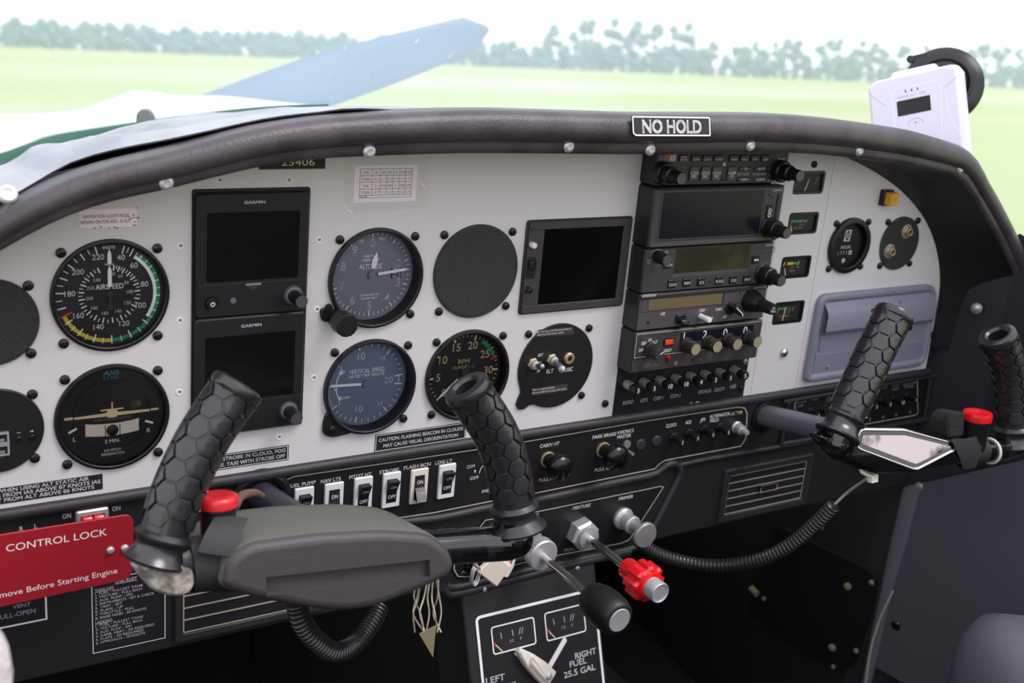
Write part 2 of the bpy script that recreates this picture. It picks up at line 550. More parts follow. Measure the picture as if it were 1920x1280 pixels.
def dup(root, loc, label=None, group=None):
    def rec(o, par):
        c = o.copy(); COL.objects.link(c)
        if par: c.parent = par
        for k in [k for k in bpy.data.objects if k.parent == o]: rec(k, c)
        return c
    r = rec(root, None)
    place(r, loc); LOC[r] = Vector(loc)
    if label: r['label'] = label
    if group: r['group'] = group
    return r
def tp(mb, t, px, py, d, h, m, wpx=None, **k):
    "text where it reads in the place: centre given as seen, height in mm"
    x, z = q(px, py, d)
    wd = q(px + wpx / 2, py, d)[0] - q(px - wpx / 2, py, d)[0] if wpx else None
    mb.text(t, x, z, d, h, m, wd, **k)
def crop(ox, oy, sc):
    return lambda x, y: (ox + x / sc, oy + y / sc)
def screw(par, x, z, d=0.0, r=3.5, m='screw_black', name='screw', slot='cross'):
    s = MB()
    s.lathe(x, z, [(r, d), (r, d + r * .25), (r * .9, d + r * .5), (r * .6, d + r * .68), (0.01, d + r * .76)], m, 16)
    k = r * .62; t = r * .13
    a = random.uniform(0, 90)
    for b in ((a, a + 90) if slot == 'cross' else (a,)):
        s.tick(x, z, -k, k, b, 2 * t, d + r * .775, 'deep')
    return s.build(name, par)
random.seed(7)
# ---------------------------------------------------------------- ground and trees (metres, world frame)
def grid_mesh(name, x0, x1, y0, y1, nx, ny, zf, m):
    s = MB(); v = []; f = []
    for j in range(ny + 1):
        for i in range(nx + 1):
            x = x0 + (x1 - x0) * i / nx; y = y0 + (y1 - y0) * j / ny
            v.append((x, y, zf(x, y)))
    for j in range(ny):
        for i in range(nx):
            a = j * (nx + 1) + i; f.append((a, a + 1, a + nx + 2, a + nx + 1))
    s.add(v, f, m)
    o = s.build(name, scale=1.0)
    o.location = (0, 0, 0); o.rotation_euler = (0, 0, 0)
    o['kind'] = 'structure'
    return o
grid_mesh('ground', -900, 1500, -300, 1500, 24, 24, lambda x, y: 0.0, 'grass_field')

# ---------------------------------------------------------------- panel
panel = thing('instrument_panel', 'white painted metal instrument panel holding all the dials and radios', 'panel', (375, 0, -147))
def outline(x0, x1):
    arch = [(875, -147), (872, -57), (857, -17), (831, 19), (788, 51), (734, 76), (670, 96), (600, 109), (500, 117), (375, 119)]
    arch = arch + [(250, 119), (155, 113), (90, 106), (15, 96), (-40, 83), (-85, 67), (-125, 42), (-150, 5), (-156, -147)]
    top = [p for p in arch if x0 < p[0] < x1]
    def zat(x):
        for a, b in zip(arch, arch[1:]):
            if min(a[0], b[0]) <= x <= max(a[0], b[0]) and a[0] != b[0]:
                return a[1] + (b[1] - a[1]) * (x - a[0]) / (b[0] - a[0])
        return -147
    return [(x0, -147.0)] + [(x1, -147.0)] + ([(x1, zat(x1))] if x1 < 875 else []) + top + [(x0, zat(x0))]
def sheet(name, poly, holes, m, d0, d1):
    "flat sheet with holes cut through it"
    c = bpy.data.curves.new('c', 'CURVE'); c.dimensions = '2D'; c.fill_mode = 'BOTH'; c.extrude = (d1 - d0) / 2
    for pl in [poly] + holes:
        sp = c.splines.new('POLY'); sp.points.add(len(pl) - 1); sp.use_cyclic_u = True
        for p, (x, z) in zip(sp.points, pl): p.co = (x, z, 0, 1)
    o = bpy.data.objects.new('c', c); me = bpy.data.meshes.new_from_object(o)
    s = MB()
    s.add([(v.co.x, -(v.co.z + (d0 + d1) / 2), v.co.y) for v in me.vertices], [tuple(p.vertices) for p in me.polygons], m)
    bpy.data.objects.remove(o); bpy.data.curves.remove(c); bpy.data.meshes.remove(me)
    return s.build(name, panel, smooth=20)
G = 88.95                                     # instrument grid
IAS, TCO = (0, 0), (0, -G)
LFT, USB = (-75.8, -12.9), (-75.9, -G)
ALT, VSI, BLK, TAC, FFP = (198, 0), (198, -G), (286.6, 0), (286.6, -G), (374.9, -G - 1)
HRS, JCK = (715.4, 1.3), (789.7, .2)
sheet('panel_sheet', outline(-150, 444.5),
      [circ(*p, 38.2) for p in (IAS, TCO, ALT, VSI, BLK, TAC, FFP)] + [circ(*p, 27) for p in (LFT, USB)] +
      [rrect(57, -110, 139.5, 70, 2), rrect(333, -38, 437, 39, 2)], 'white_panel', -1.6, 0)
sheet('panel_sheet', outline(614.5, 675.2), [rrect(628.2, 56.2, 664.6, 75, 2), rrect(629.2, 17.2, 665.2, 35.2, 2), rrect(629.2, -26.6, 665.4, -7.9, 2), rrect(629.2, -73.4, 666.2, -53.6, 2)], 'white_panel', -1.6, 0)
sheet('panel_sheet', outline(675.8, 876), [circ(*HRS, 26), circ(*JCK, 26)], 'white_panel', -1.6, 0)
s = MB(); s.box(600, -147, 614.2, 108, -1.6, -0.2, 'white_panel'); s.build('panel_sheet', panel)
s = MB(); s.prism(outline(-148, 876), -18, -22, 'deep'); s.build('backing', panel)
for px, py in ((338, 461), (337, 601), (336, 735), (411, 338), (541, 338), (598, 450), (594, 580), (588, 708), (523, 819)):
    x, z = q(px, py); s = MB()
    s.lathe(x, z, [(2.6, 0), (2.3, .45), (1.75, .55), (1.6, .2), (.01, .15)], 'paper', 14)
    s.disc(x + .3, z + .3, 1.2, .4, 'tan_wear', 10)
    s.build('rivet', panel)
screw(panel, *q(1526, 308), r=3.4, m='bezel', name='panel_screw')
screw(panel, *q(1134, 756), r=3.6, name='panel_screw')
s = MB(); x, z = q(1469, 661); s.lathe(x, z, [(5, 0), (5, .8), (4, 2.4), (2, 3.4), (.01, 3.7)], 'chrome', 20); s.build('stud', panel)

# ---------------------------------------------------------------- round instruments
H = 31.45
def bezel(par, c, R=39.6, ri=36.4, rec=3.0, proud=3.2, m='bezel', name='bezel', glass=True):
    s = MB()
    s.tubelathe(*c, [(R, -1), (R, proud - 1.2), (R - .5, proud - .3), (R - 1.4, proud), (ri + .9, proud), (ri + .2, proud - .5), (ri - .2, -rec), (ri - 1.2, -rec)], m, 64)
    s.build(name, par)
    if glass:
        s = MB(); s.disc(*c, ri + .3, min(proud - .7, 1.8), 'gauge_glass', 48); s.build('glass', par)
def screws(par, c, which='TL TR BL BR', h=H):
    for k in which.split():
        screw(par, c[0] + (h if k[1] == 'R' else -h), c[1] + (h if k[0] == 'T' else -h))
def interp(tab, v):
    for (a, x), (b, y) in zip(tab, tab[1:]):
        if a <= v <= b: return x + (y - x) * (v - a) / (b - a)

# airspeed
t = thing('airspeed_indicator', 'round airspeed dial with green, white and yellow arcs, below the navigation lights sticker', 'gauge', (IAS[0], 0, IAS[1] - 39))
bezel(t, IAS, rec=2.4, proud=2.8)
cx, cz = IAS[0] - .2, IAS[1] + .2
s = MB(); D = -2; s.disc(cx, cz, 36.6, D - .2, 'dial_black', 64)
kt = [(40, 17), (50, 27.5), (60, 40), (70, 57), (80, 75.8), (90, 95), (100, 114), (110, 132), (120, 156), (130, 178.5), (140, 199), (150, 218), (160, 237), (170, 256), (180, 275), (190, 293), (200, 310), (210, 327.5), (220, 345)]
s.arc(cx, cz, 31.6, 34.2, 36, 179, D, 'ink_green'); s.arc(cx, cz, 31.6, 34.2, 179, 246, D, 'ink_yellow')
s.arc(cx, cz, 29.4, 31.6, 33, 125, D + .02, 'ink_white')
s.tick(cx, cz, 27, 35.5, 246.5, 1.3, D + .05, 'ink_red')
for k in range(40, 221, 5):
    a = interp(kt, k); big = k % 10 == 0
    if k == 165: continue
    s.tick(cx, cz, 29.4 if big else 31, 35.2 if (k < 52 or k > 110) else 34.2, a, .75 if big else .5, D + .04, 'ink_white')
for k, r in ((40, 26.8), (60, 25.6), (80, 24.2), (100, 22.8), (120, 23.4), (140, 23.8), (160, 24.6), (180, 26), (200, 26.6), (220, 27.6)):
    a = RAD(interp(kt, k)); s.text(str(k), cx + r * sin(a), cz + r * cos(a) - .1, D + .03, 3.7, 'ink_white', bo=.012)
mp_ = [(40, 9), (60, 30), (80, 56), (100, 86), (120, 120), (140, 156), (160, 194), (180, 229), (200, 262), (220, 293), (240, 322), (250, 338)]
for k in range(40, 251, 5):
    a = interp(mp_, k); big = k % 10 == 0
    s.tick(cx, cz, 16.7 if big else 18, 20.6, a, .8 if big else .5, D + .03, 'ink_white')
for k in range(40, 241, 20):
    a = RAD(interp(mp_, k)); r = 13.6 if k not in (40, 60) else 14.4
    s.text(str(k), cx + r * sin(a), cz + r * cos(a), D + .03, 2.3, 'ink_white', bo=.005)
s.text('KNOTS', cx, cz + 32.8, D + .03, 1.9, 'ink_white', 8)
s.text('MPH', cx, cz + 21, D + .03, 1.6, 'ink_white', 5.4)
s.text('AIRSPEED', cx, cz + 5.6, D + .03, 3.6, 'ink_white', 18.5)
s.build('dial_face', t)
s = MB()
s.prism([(cx - 1.3, cz + 5.6), (cx + 1.3, cz + 5.6), (cx + 1.3, cz + 17), (cx, cz + 20.6), (cx - 1.3, cz + 17)], D + .5, D + 1, 'ink_white')
s.prism([(cx - 1.3, cz + 21.6), (cx + 1.3, cz + 21.6), (cx + 1.3, cz + 28.5), (cx, cz + 32), (cx - 1.3, cz + 28.5)], D + .5, D + 1, 'ink_white')
s.lathe(cx, cz, [(2.2, D), (2.2, D + 1), (.01, D + 1.2)], 'label_grey', 18)
s.prism([(cx - 1, cz + 1), (cx - 1, cz - 7), (cx + 1, cz - 7), (cx + 1, cz + 1)], D + .5, D + .9, 'label_grey')
s.lathe(cx, cz - 9, [(2.1, D + .4), (2.1, D + .9), (.01, D + .95)], 'label_grey', 16)
s.build('needle', t)
screws(t, IAS)

# turn coordinator
t = thing('turn_coordinator', 'round turn coordinator with a small cream airplane and ball tube, below the airspeed dial', 'gauge', (TCO[0], 0, TCO[1] - 39))
bezel(t, TCO, rec=2, proud=2.6)
cx, cz = TCO[0] - .1, TCO[1] + .2; D = -1.6
s = MB(); s.disc(cx, cz, 36.6, D - .3, 'dial_black', 64)
s.tubelathe(cx, cz + 1, [(27, D - .25), (27, D), (26.4, D)], 'bezel', 48)
s.text('ANS', cx, cz + 32.4, D + .05, 3.2, 'ink_teal', 11, it=.2, bo=.035)
s.text('D.C. ELEC.', cx, cz + 28.8, D + .05, 2.2, 'ink_teal', 11)
s.text('TURN COORDINATOR', cx, cz - 2.2, D + .05, 1.9, 'ink_dim', 26)
s.text('2 MIN.', cx, cz - 19, D + .05, 2.6, 'ink_white', 10.5)
s.text('NO PITCH', cx, cz - 26, D + .05, 2, 'ink_white', 11.5)
s.text('INFORMATION', cx, cz - 28.9, D + .05, 2, 'ink_white', 15.5)
s.text('L', cx - 25.7, cz - 14.5, D + .05, 3.2, 'ink_white'); s.text('R', cx + 25.4, cz - 14.5, D + .05, 3.2, 'ink_white')
s.line([(cx - 29.6, cz - 9.2), (cx - 24, cz - 6.4)], 1.6, D + .05, 'ink_white')
s.line([(cx + 28.6, cz - 9.2), (cx + 23, cz - 6.8)], 1.6, D + .05, 'ink_white')
s.line([(cx - 32, cz + 1.4), (cx - 26.4, cz + 1.4)], 2, D + .05, 'ink_cream')
s.line([(cx + 27, cz + 1.4), (cx + 32.5, cz + 1.4)], 1.6, D + .05, 'ink_cream')
s.box(cx + 13, cz + 4.6, cx + 20.4, cz + 10, D, D + .1, 'label_brown', 1)
s.text('E', cx + 18.4, cz + 7.2, D + .15, 2.2, 'ink_brown')
s.build('dial_face', t)
s = MB(); d = D + .8
s.prism([(cx - 25.7, cz + .6), (cx - 3, cz + .2), (cx - 3, cz - .8), (cx + 3, cz - .8), (cx + 3, cz + .2), (cx + 26, cz + .6), (cx + 26, cz + 2.2), (cx + 4, cz + 2.8), (cx + 3.2, cz + 4.6), (cx - 3.2, cz + 4.6), (cx - 4, cz + 2.8), (cx - 25.7, cz + 2.2)], d - .4, d, 'ink_cream')
s.box(cx - 7.8, cz + 4.7, cx + 7.8, cz + 5.7, d - .4, d + .1, 'ink_cream')
s.box(cx - .5, cz + 5, cx + .5, cz + 10.6, d - .4, d + .1, 'ink_cream')
s.build('airplane_needle', t)
s = MB(); tube_ = [(cx - 18.5 + 37 * i / 12, cz - 10.2 + 1.6 * ((i - 6) / 6) ** 2) for i in range(13)]
s.prism([(x, z - 4.6) for x, z in tube_] + [(x, z + 4.6) for x, z in tube_[::-1]], D, D + 1, 'cream', .4)
s.ball((cx - .2, -(D + 1.4), cz - 10.4), 4.2, 'black', 18, 12, (1, .4, 1))
for k in (-5, 5): s.line([(cx + k, cz - 14.4), (cx + k, cz - 6)], .5, D + 1.3, 'ink_black')
s.build('ball_tube', t)
screws(t, TCO)

# left column, cut by the frame
t = thing('blank_cover', 'smaller crinkle black blanking cover at the far left edge of the panel', 'cover', (LFT[0], 0, LFT[1] - 29), 'blanking covers')
def cover(par, c, R, m='crinkle'):
    s = MB(); s.lathe(*c, [(R, 0), (R, 1.6), (R - .6, 2.6), (R - 2, 3.3), (R - 4, 3.6), (.01, 3.7)], m, 64); s.build('cover_disc', par)
cover(t, LFT, 29.5); screws(t, LFT, h=23.4)
t = thing('usb_clock_unit', 'round black unit with two chrome USB sockets at the far left edge', 'socket unit', (USB[0], 0, USB[1] - 29))
s = MB(); s.lathe(*USB, [(30, 0), (30, 1.8), (29.4, 2.3), (.01, 2.4)], 'plate_black', 64)
x0, z0 = q(35, 812, 2.4); s.text('\u2212', x0, z0 + .4, 2.5, 1.8, 'ink_white', 2.6); x1, z1 = q(60, 808, 2.4); s.text('+', x1, z1, 2.5, 1.8, 'ink_white', 2.6)
s.text('12V', q(4, 857, 2.4)[0], q(4, 857, 2.4)[1], 2.5, 1.3, 'ink_dim')
s.build('body', t)
for px, py in ((35, 822), (60, 819)):
    s = MB(); s.lathe(*q(px, py, 2), [(2, 2.2), (2, 3.4), (1.6, 3.8), (.01, 3.9)], 'knob', 14); s.build('push_button', t)
xr = q(17, 830, 2.4)[0]; zt = q(17, 808, 2.4)[1]
for k in range(2):
    s = MB(); a = zt - 8.6 * k
    s.prism(rrect(xr - 15, a - 8.2, xr, a), 2, 4, 'steel'); s.flat(rrect(xr - 13.6, a - 6.8, xr - 1.3, a - 1.3), 4.05, 'deep')
    s.box(xr - 12.6, a - 6.4, xr - 3, a - 4.2, 4, 4.3, 'dull_steel'); s.build('usb_socket', t)
screws(t, USB, h=23.4)

# altimeter
t = thing('altimeter', 'round grey altimeter dial numbered 0 to 9 with knob at lower left', 'gauge', (ALT[0], 0, ALT[1] - 39))
bezel(t, ALT, ri=36.6, rec=9.5, proud=4, m='worn_bezel')
cx, cz = ALT[0] + .2, ALT[1] + .3; D = -9.2
s = MB(); s.disc(cx, cz, 36.8, D - .2, 'dial_haze_grey', 64)
for k in range(50):
    a = k * 7.2; big = k % 5 == 0
    s.tick(cx, cz, 29.4 if big else 31, 33.6, a, .9 if big else .55, D + .03, 'ink_white')
for k in range(10):
    a = RAD(k * 36 + (2 if k == 1 else 0)); s.text(str(k), cx + 25 * sin(a), cz + 25 * cos(a), D + .03, 6.4, 'ink_white', bo=.004)
s.text('ALTITUDE', cx - .5, cz + 6.4, D + .03, 3.8, 'ink_white', 19)
s.text('1000 FEET', cx - .5, cz + 14.6, D + .03, 2, 'ink_white', 12); s.text('10000 FEET', cx - .5, cz + 11.4, D + .03, 2, 'ink_white', 14)
s.text('100', cx - 9.3, cz + 26.8, D + .03, 2, 'ink_white', ang=-14); s.text('FEET', cx + 8.3, cz + 27.6, D + .03, 2, 'ink_white', ang=14)
s.text('CALIBRATED TO', cx - .3, cz - 16.4, D + .03, 1.6, 'ink_white', 16); s.text('20,000 FEET', cx - .3, cz - 19.2, D + .03, 1.6, 'ink_white', 14)
s.flat(rrect(cx + 17, cz - 4.4, cx + 26, cz + 4.4), D + .02, 'label_grey')
for k, tx in enumerate(('299', '300', '301')): s.text(tx, cx + 20.6, cz + 3.2 - 3.1 * k, D + .04, 2, 'ink_white')
for k in range(9): s.tick(cx + 23.6, cz - 4 + k, 0, 1.6, 90, .3, D + .04, 'ink_white')
s.build('dial_face', t)
def pointer(par, cx, cz, ang, r0, r1, w0, d, m='ink_white', w1=None):
    s = MB(); a = RAD(ang); u = Vector((sin(a), cos(a))); p = Vector((cos(a), -sin(a))); c = Vector((cx, cz)); w1 = w1 or w0
    pts = [c + u * r0 - p * w0, c + u * r0 + p * w0, c + u * (r1 - w1 * 2.4) + p * w1, c + u * r1, c + u * (r1 - w1 * 2.4) - p * w1]
    s.prism([tuple(k) for k in pts], d, d + .5, m); return s
s = pointer(t, cx, cz, 84, 5.2, 31, 1.1, D + 2)
s.lathe(cx, cz, [(3, D), (3, D + 2.6), (.01, D + 2.8)], 'dial_haze_grey', 18); s.build('needle', t)
s = MB(); a = RAD(10.5); u = Vector((sin(a), cos(a))); p = Vector((cos(a), -sin(a))); c = Vector((cx, cz))
s.prism([tuple(k) for k in (c + u * 5 - p * 1.8, c + u * 5 + p * 1.8, c + u * 12 + p * 2.3, c + u * 18.5, c + u * 12 - p * 2.3)], D + 1.2, D + 1.7, 'ink_white')
s.build('thousands_needle', t)
s = MB(); kx, kz = q(618, 583, 2)
tri = rpoly([(ALT[0] - 31, ALT[1] - 22), (kx - 8, kz + 3), (kx - 6, kz - 8), (kx + 2, kz - 9), (ALT[0] - 18, ALT[1] - 32)], 6)
s.prism(tri, 0, 3, 'worn_bezel', .8)
s.lathe(*q(617, 578, 4), [(3.4, 2.8), (3.2, 4), (.01, 4.2)], 'bezel', 16); s.build('lug', t)
s = MB(); kx, kz = q(650, 610, 22)
s.lathe(kx, kz, [(7, 2), (7, 20), (8.4, 20.4)], 'worn_bezel', 28); s.lathe(kx, kz, [(9, 12), (9, 23), (8.2, 24), (.01, 24.2)], 'worn_bezel', 32, .04)
s.build('setting_knob', t)
screws(t, ALT, 'TL TR BR')

# vertical speed
t = thing('vertical_speed_indicator', 'round blue-grey vertical speed dial with needle pointing left, below the altimeter', 'gauge', (VSI[0], 0, VSI[1] - 39))
bezel(t, VSI, ri=36.6, rec=9.5, proud=4, m='worn_bezel')
cx, cz = VSI[0] + .2, VSI[1] - .6; D = -9.2
s = MB(); s.disc(cx, cz, 36.8, D - .2, 'dial_haze_blue', 64)
vt = [(0, 0), (5, 35), (10, 78), (15, 128), (20, 173)]
for k in range(0, 21):
    for sg in (1, -1):
        if k == 0 and sg < 0: continue
        a = 270 + sg * interp(vt, k); big = k % 5 == 0
        s.tick(cx, cz, 26.5 if k == 20 else 28.6 if big else 30.4, 33.6, a, 1 if big else .55, D + .03, 'ink_white')
for k in range(1, 10):
    for sg in (1, -1): s.tick(cx, cz, 30.8, 33.2, 270 + sg * interp(vt, k / 2), .4, D + .03, 'ink_white')
s.arc(cx, cz, 29.5, 30.1, 83, 97, D + .03, 'ink_white')
for tx, a, r, h in (('10', 349, 23.5, 5.6), ('10', 191, 22, 5.6), ('15', 37, 24.5, 3.6), ('15', 143, 24, 3.6), ('5', 304, 25.6, 3.6), ('5', 236, 26, 3.6), ('20', 89, 20.8, 5.4)):
    s.text(tx, cx + r * sin(RAD(a)), cz + r * cos(RAD(a)), D + .03, h, 'ink_white', bo=.004)
s.text('VERTICAL SPEED', cx + 1, cz + 10.6, D + .03, 3.4, 'ink_white', 31); s.text('100 FEET PER MINUTE', cx + 1, cz + 6.6, D + .03, 2.4, 'ink_white', 31)
s.text('UP', cx - 19.6, cz + 11.2, D + .03, 2.6, 'ink_white', 4); s.text('DOWN', cx - 17, cz - 10.4, D + .03, 2.6, 'ink_white', 8.6)
s.text('0', cx - 25, cz - 1.6, D + .03, 4.4, 'ink_white')
for sg in (1, -1):
    s.line([(cx - 24.6 + 3.2 * (k / 6) ** 2, cz + sg * (2 + k * 1.5)) for k in range(7)], .8, D + .03, 'ink_white')
    s.flat([(cx - 23.2, cz + sg * 10.2), (cx - 20.2, cz + sg * 9.2), (cx - 20.8, cz + sg * 13.4)], D + .04, 'ink_white')
s.build('dial_face', t)
s = pointer(t, cx, cz, 273, 4, 32, 1.1, D + 1.6); s.lathe(cx, cz, [(2.6, D), (2.6, D + 2), (.01, D + 2.2)], 'dial_haze_blue', 18); s.build('needle', t)
s = MB(); kx, kz = q(621, 803, 2)
s.prism(rpoly([(VSI[0] - 36, VSI[1] - 15), (kx - 7, kz + 6), (kx - 7, kz - 4), (kx + 1, kz - 8), (VSI[0] - 13, VSI[1] - 37)], 5), 0, 3, 'worn_bezel', .8)
s.build('lug', t)
screw(t, kx, kz, 3, 3, 'worn_bezel', slot='one')
screws(t, VSI, 'TL TR BR')

# blanking cover
t = thing('blank_cover', 'crinkle black round blanking cover between the altimeter and the square black display', 'cover', (BLK[0], 0, BLK[1] - 39), 'blanking covers')
cover(t, BLK, 38.9); screws(t, BLK)

# tachometer
t = thing('tachometer', 'round black RPM dial with cream numerals behind the left yoke grip', 'gauge', (TAC[0], 0, TAC[1] - 39))
bezel(t, TAC, ri=36.4, rec=6.5, proud=3.6, m='worn_bezel')
cx, cz = TAC[0] + .2, TAC[1] + .2; D = -6.2
s = MB(); s.disc(cx, cz, 36.8, D - .2, 'dial_black', 64)
ta = lambda v: 227 + 37.4 * v / 5 if v <= 20 else 16.6 + 37.4 * (v - 20) / 5
for k in range(0, 36):
    big = k % 5 == 0
    s.tick(cx, cz, 28.4 if big else 30.6, 33 if big else 32.6, ta(k), 1.6 if big else .6, D + .03, 'ink_cream')
for k in range(0, 36, 5):
    a = RAD(ta(k)); s.text(str(k), cx + 24 * sin(a), cz + 24 * cos(a), D + .03, 6.6, 'ink_cream', bo=.012)
s.arc(cx, cz, 28.4, 31.6, 31, 67, D + .05, 'ink_green'); s.tick(cx, cz, 27, 33.4, 71, 1.9, D + .06, 'ink_red')
s.text('RPM', cx - .6, cz + 9.6, D + .03, 4, 'ink_cream', 10.6, bo=.01); s.text('HUNDREDS', cx - .6, cz + 4.6, D + .03, 2.8, 'ink_cream', 20, bo=.005)
s.text('HOURS', cx - 5.5, cz - 9, D + .03, 2, 'ink_dim', 10)
s.build('dial_face', t)
s = pointer(t, cx, cz, 229, 8, 31, .9, D + 1.2); a = RAD(49)
s.lathe(cx, cz, [(3.2, D), (3.2, D + 1.8), (.01, D + 2)], 'label_grey', 18)
s.line([(cx, cz), (cx + 13 * sin(a), cz + 13 * cos(a))], 3.4, D + 1.4, 'label_grey'); s.build('needle', t)
screws(t, TAC, 'TL TR BL')

# toggle panel
t = thing('toggle_switch_panel', 'round black plate with ELT and music toggle switches right of the RPM dial', 'switch plate', (FFP[0], 0, FFP[1] - 39))
c = FFP; s = MB()
pl = [(c[0] + 38.6 * cos(RAD(a)), c[1] + 38.6 * sin(RAD(a))) for a in range(245, 245 + 330, 6) if not 211 < a % 360 < 243]
lug = [(c[0] - 34, c[1] - 21), (c[0] - 36.6, c[1] - 27), (c[0] - 37.6, c[1] - 32), (c[0] - 34.8, c[1] - 36.4), (c[0] - 29, c[1] - 36.8), (c[0] - 24.5, c[1] - 33.8), (c[0] - 20, c[1] - 33.6)]
pl = [(c[0] + 38.6 * cos(RAD(a)), c[1] + 38.6 * sin(RAD(a))) for a in range(-120, 206, 6)] + lug
s.prism(pl, 0, 1.8, 'plate_black', .3)
ci = crop(960, 590, 6.735)
def lab(s, poly, d, m): s.flat([q(*ci(*p), d) for p in poly], d, m)
lab(s, [(315, 280), (780, 245), (775, 150), (330, 190)], 1.9, 'label_brown'); lab(s, [(255, 1022), (700, 955), (712, 868), (258, 930)], 1.9, 'label_brown')
def tl(s, tx, x, y, h, w, m='ink_white', **k): px, py = ci(x, y); tp(s, tx, px, py, 1.96, h, m, w / 6.735, **k)
tl(s, 'Do not rely on fuel flow instruments to', 538, 193, 2, 420, bo=.01); tl(s, 'determine fuel levels in tanks.', 488, 236, 2, 330, bo=.01)
tl(s, 'Refer to original fuel flow', 400, 930, 2, 276, bo=.01); tl(s, 'instrumentation for primary information', 472, 958, 2, 426, bo=.01)
tl(s, 'EGT', 362, 508, 2.6, 66, it=.2, bo=.03); tl(s, 'ALL', 345, 608, 2.4, 60, it=.2, bo=.03); tl(s, 'FF', 336, 712, 2.4, 40, it=.2, bo=.03)
lab(s, [(410, 795), (545, 780), (550, 690), (420, 700)], 1.88, 'black'); lab(s, [(600, 785), (775, 765), (795, 595), (620, 620)], 1.88, 'black')
tl(s, 'ELT', 480, 710, 3.6, 84); tl(s, 'MUSIC', 700, 692, 3.6, 136)
s.build('plate', t)
for (bx, by), (tx, ty), r, L in (((262, 615), (380, 650), 2.0, 12), ((500, 562), (630, 685), 3.0, 22)):
    x, z = q(*ci(bx, by), 2); s = MB()
    s.prism([(x + 5.4 * cos(RAD(a)), z + 5.4 * sin(RAD(a))) for a in range(10, 370, 60)], 1.8, 4, 'brass', .5)
    s.lathe(x, z, [(3.8, 4), (3.8, 7.4), (3, 7.8), (.01, 7.8)], 'steel', 18); s.build('nut', t)
    e = q3(*ci(tx, ty), L); s = MB(); a = Vector((x, -6, z))
    Lg = (e - a).length
    s.sweep([a, e], [(0, r * .6), (Lg * .5, r * .9), (Lg * .8, r), (Lg, r * 1.1), (Lg + r * .8, r * .8), (Lg + r, r * .2)], 'shaft_grey' if r > 2.5 else 'label_grey', 14)
    s.ball(tuple(e), r * 1.12, 'steel', 12, 8); s.build('toggle', t)
x, z = q(*ci(716, 547), 2); s = MB()
s.lathe(x, z, [(5.4, 1.8), (5.4, 3.4), (4.4, 4.4), (2.6, 4.4), (2.4, 2.2), (.01, 2.2)], 'brass', 24); s.disc(x, z, 2.3, 2.6, 'deep', 16); s.build('jack', t)
screws(t, FFP, 'TL TR BR')

# ---------------------------------------------------------------- two small displays, one above the other
def g5(x0, z0, x1, z1, label, gm, btn=True):
    t = thing('flight_display', label, 'display', ((x0 + x1) / 2, 0, z0), 'stacked flight displays')
    s = MB(); s.box(x0, z0, x1, z1, 0, 5, 'plate_black', 3, 1.2, 'black')
    k = (z1 - z0) / 92
    s.text('GARMIN', x0 + 41.5, z1 - 7.2, 5.06, 2.1, 'ink_white', 15.2, bo=.02)
    s.line([(x0 + 1.5, z0 + 24.4), (x1 - 1.5, z0 + 24.4)], .5, 5.04, 'label_grey')
    s.box(x0 + 36, z0 + 22.6, x0 + 47.5, z0 + 24, 5, 5.5, 'dull_steel')
    s.prism([(x0 + 36.4 + 10.6 * i / 8, z0 + 22.6 - 3.4 * sin(pi * i / 8)) for i in range(9)][::-1], 5, 5.2, 'label_grey')
    s.build('case', t)
    s = MB(); s.box(x0 + 7.5, z0 + 26.5, x1 - 7.5, z1 - 14, 4.9, 5.1, 'screen', 1); s.build('screen', t)
    s = MB(); kx, kz = x0 + 72, z0 + 13
    s.lathe(kx, kz, [(7.6, 5), (7.6, 6), (6.8, 6.3)], 'label_grey', 28); s.lathe(kx, kz, [(6.8, 6), (6.6, 7.6), (5.6, 7.8)], 'shaft_grey', 28)
    s.lathe(kx, kz, [(5, 7), (5, 22), (4.6, 22.8)], 'knob', 32, .04); s.disc(kx, kz, 4.6, 22.85, 'knob_cap', 24); s.build('knob', t)
    s = MB(); bx, bz = x0 + 11.4, z0 + 11
    s.lathe(bx, bz, [(5.4, 5), (5, 5.8), (4.4, 5.6), (4.2, 6.8), (3.8, 7.2), (.01, 7.3)], 'knob', 28)
    s.arc(bx, bz, 1.2, 1.75, 35, 325, 7.4, 'ink_white'); s.line([(bx, bz + .2), (bx, bz + 2)], .6, 7.42, 'ink_white'); s.build('power_button', t)
    s = MB(); s.lathe(x0 + 27, z0 + 12, [(2.3, 5), (2.2, 5.4), (1.6, 5.5), (.01, 5.3)], 'shaft_grey', 16); s.lathe(x0 + 42.6, z0 + 12, [(1.5, 5), (1.4, 5.3), (.01, 5.2)], 'deep', 12); s.build('light_sensor', t)
g5(57, -20.4, 140, 70, 'upper of two stacked small black displays, fully visible, power button lit white', 0)
g5(56.4, -111.6, 139.6, -21, 'lower of two stacked small black displays, partly hidden by the yoke grip', 0)
s = MB(); s.box(55.2, -113, 141.5, 72, 0, 1.2, 'black', 2); s.build('display_trim', panel)

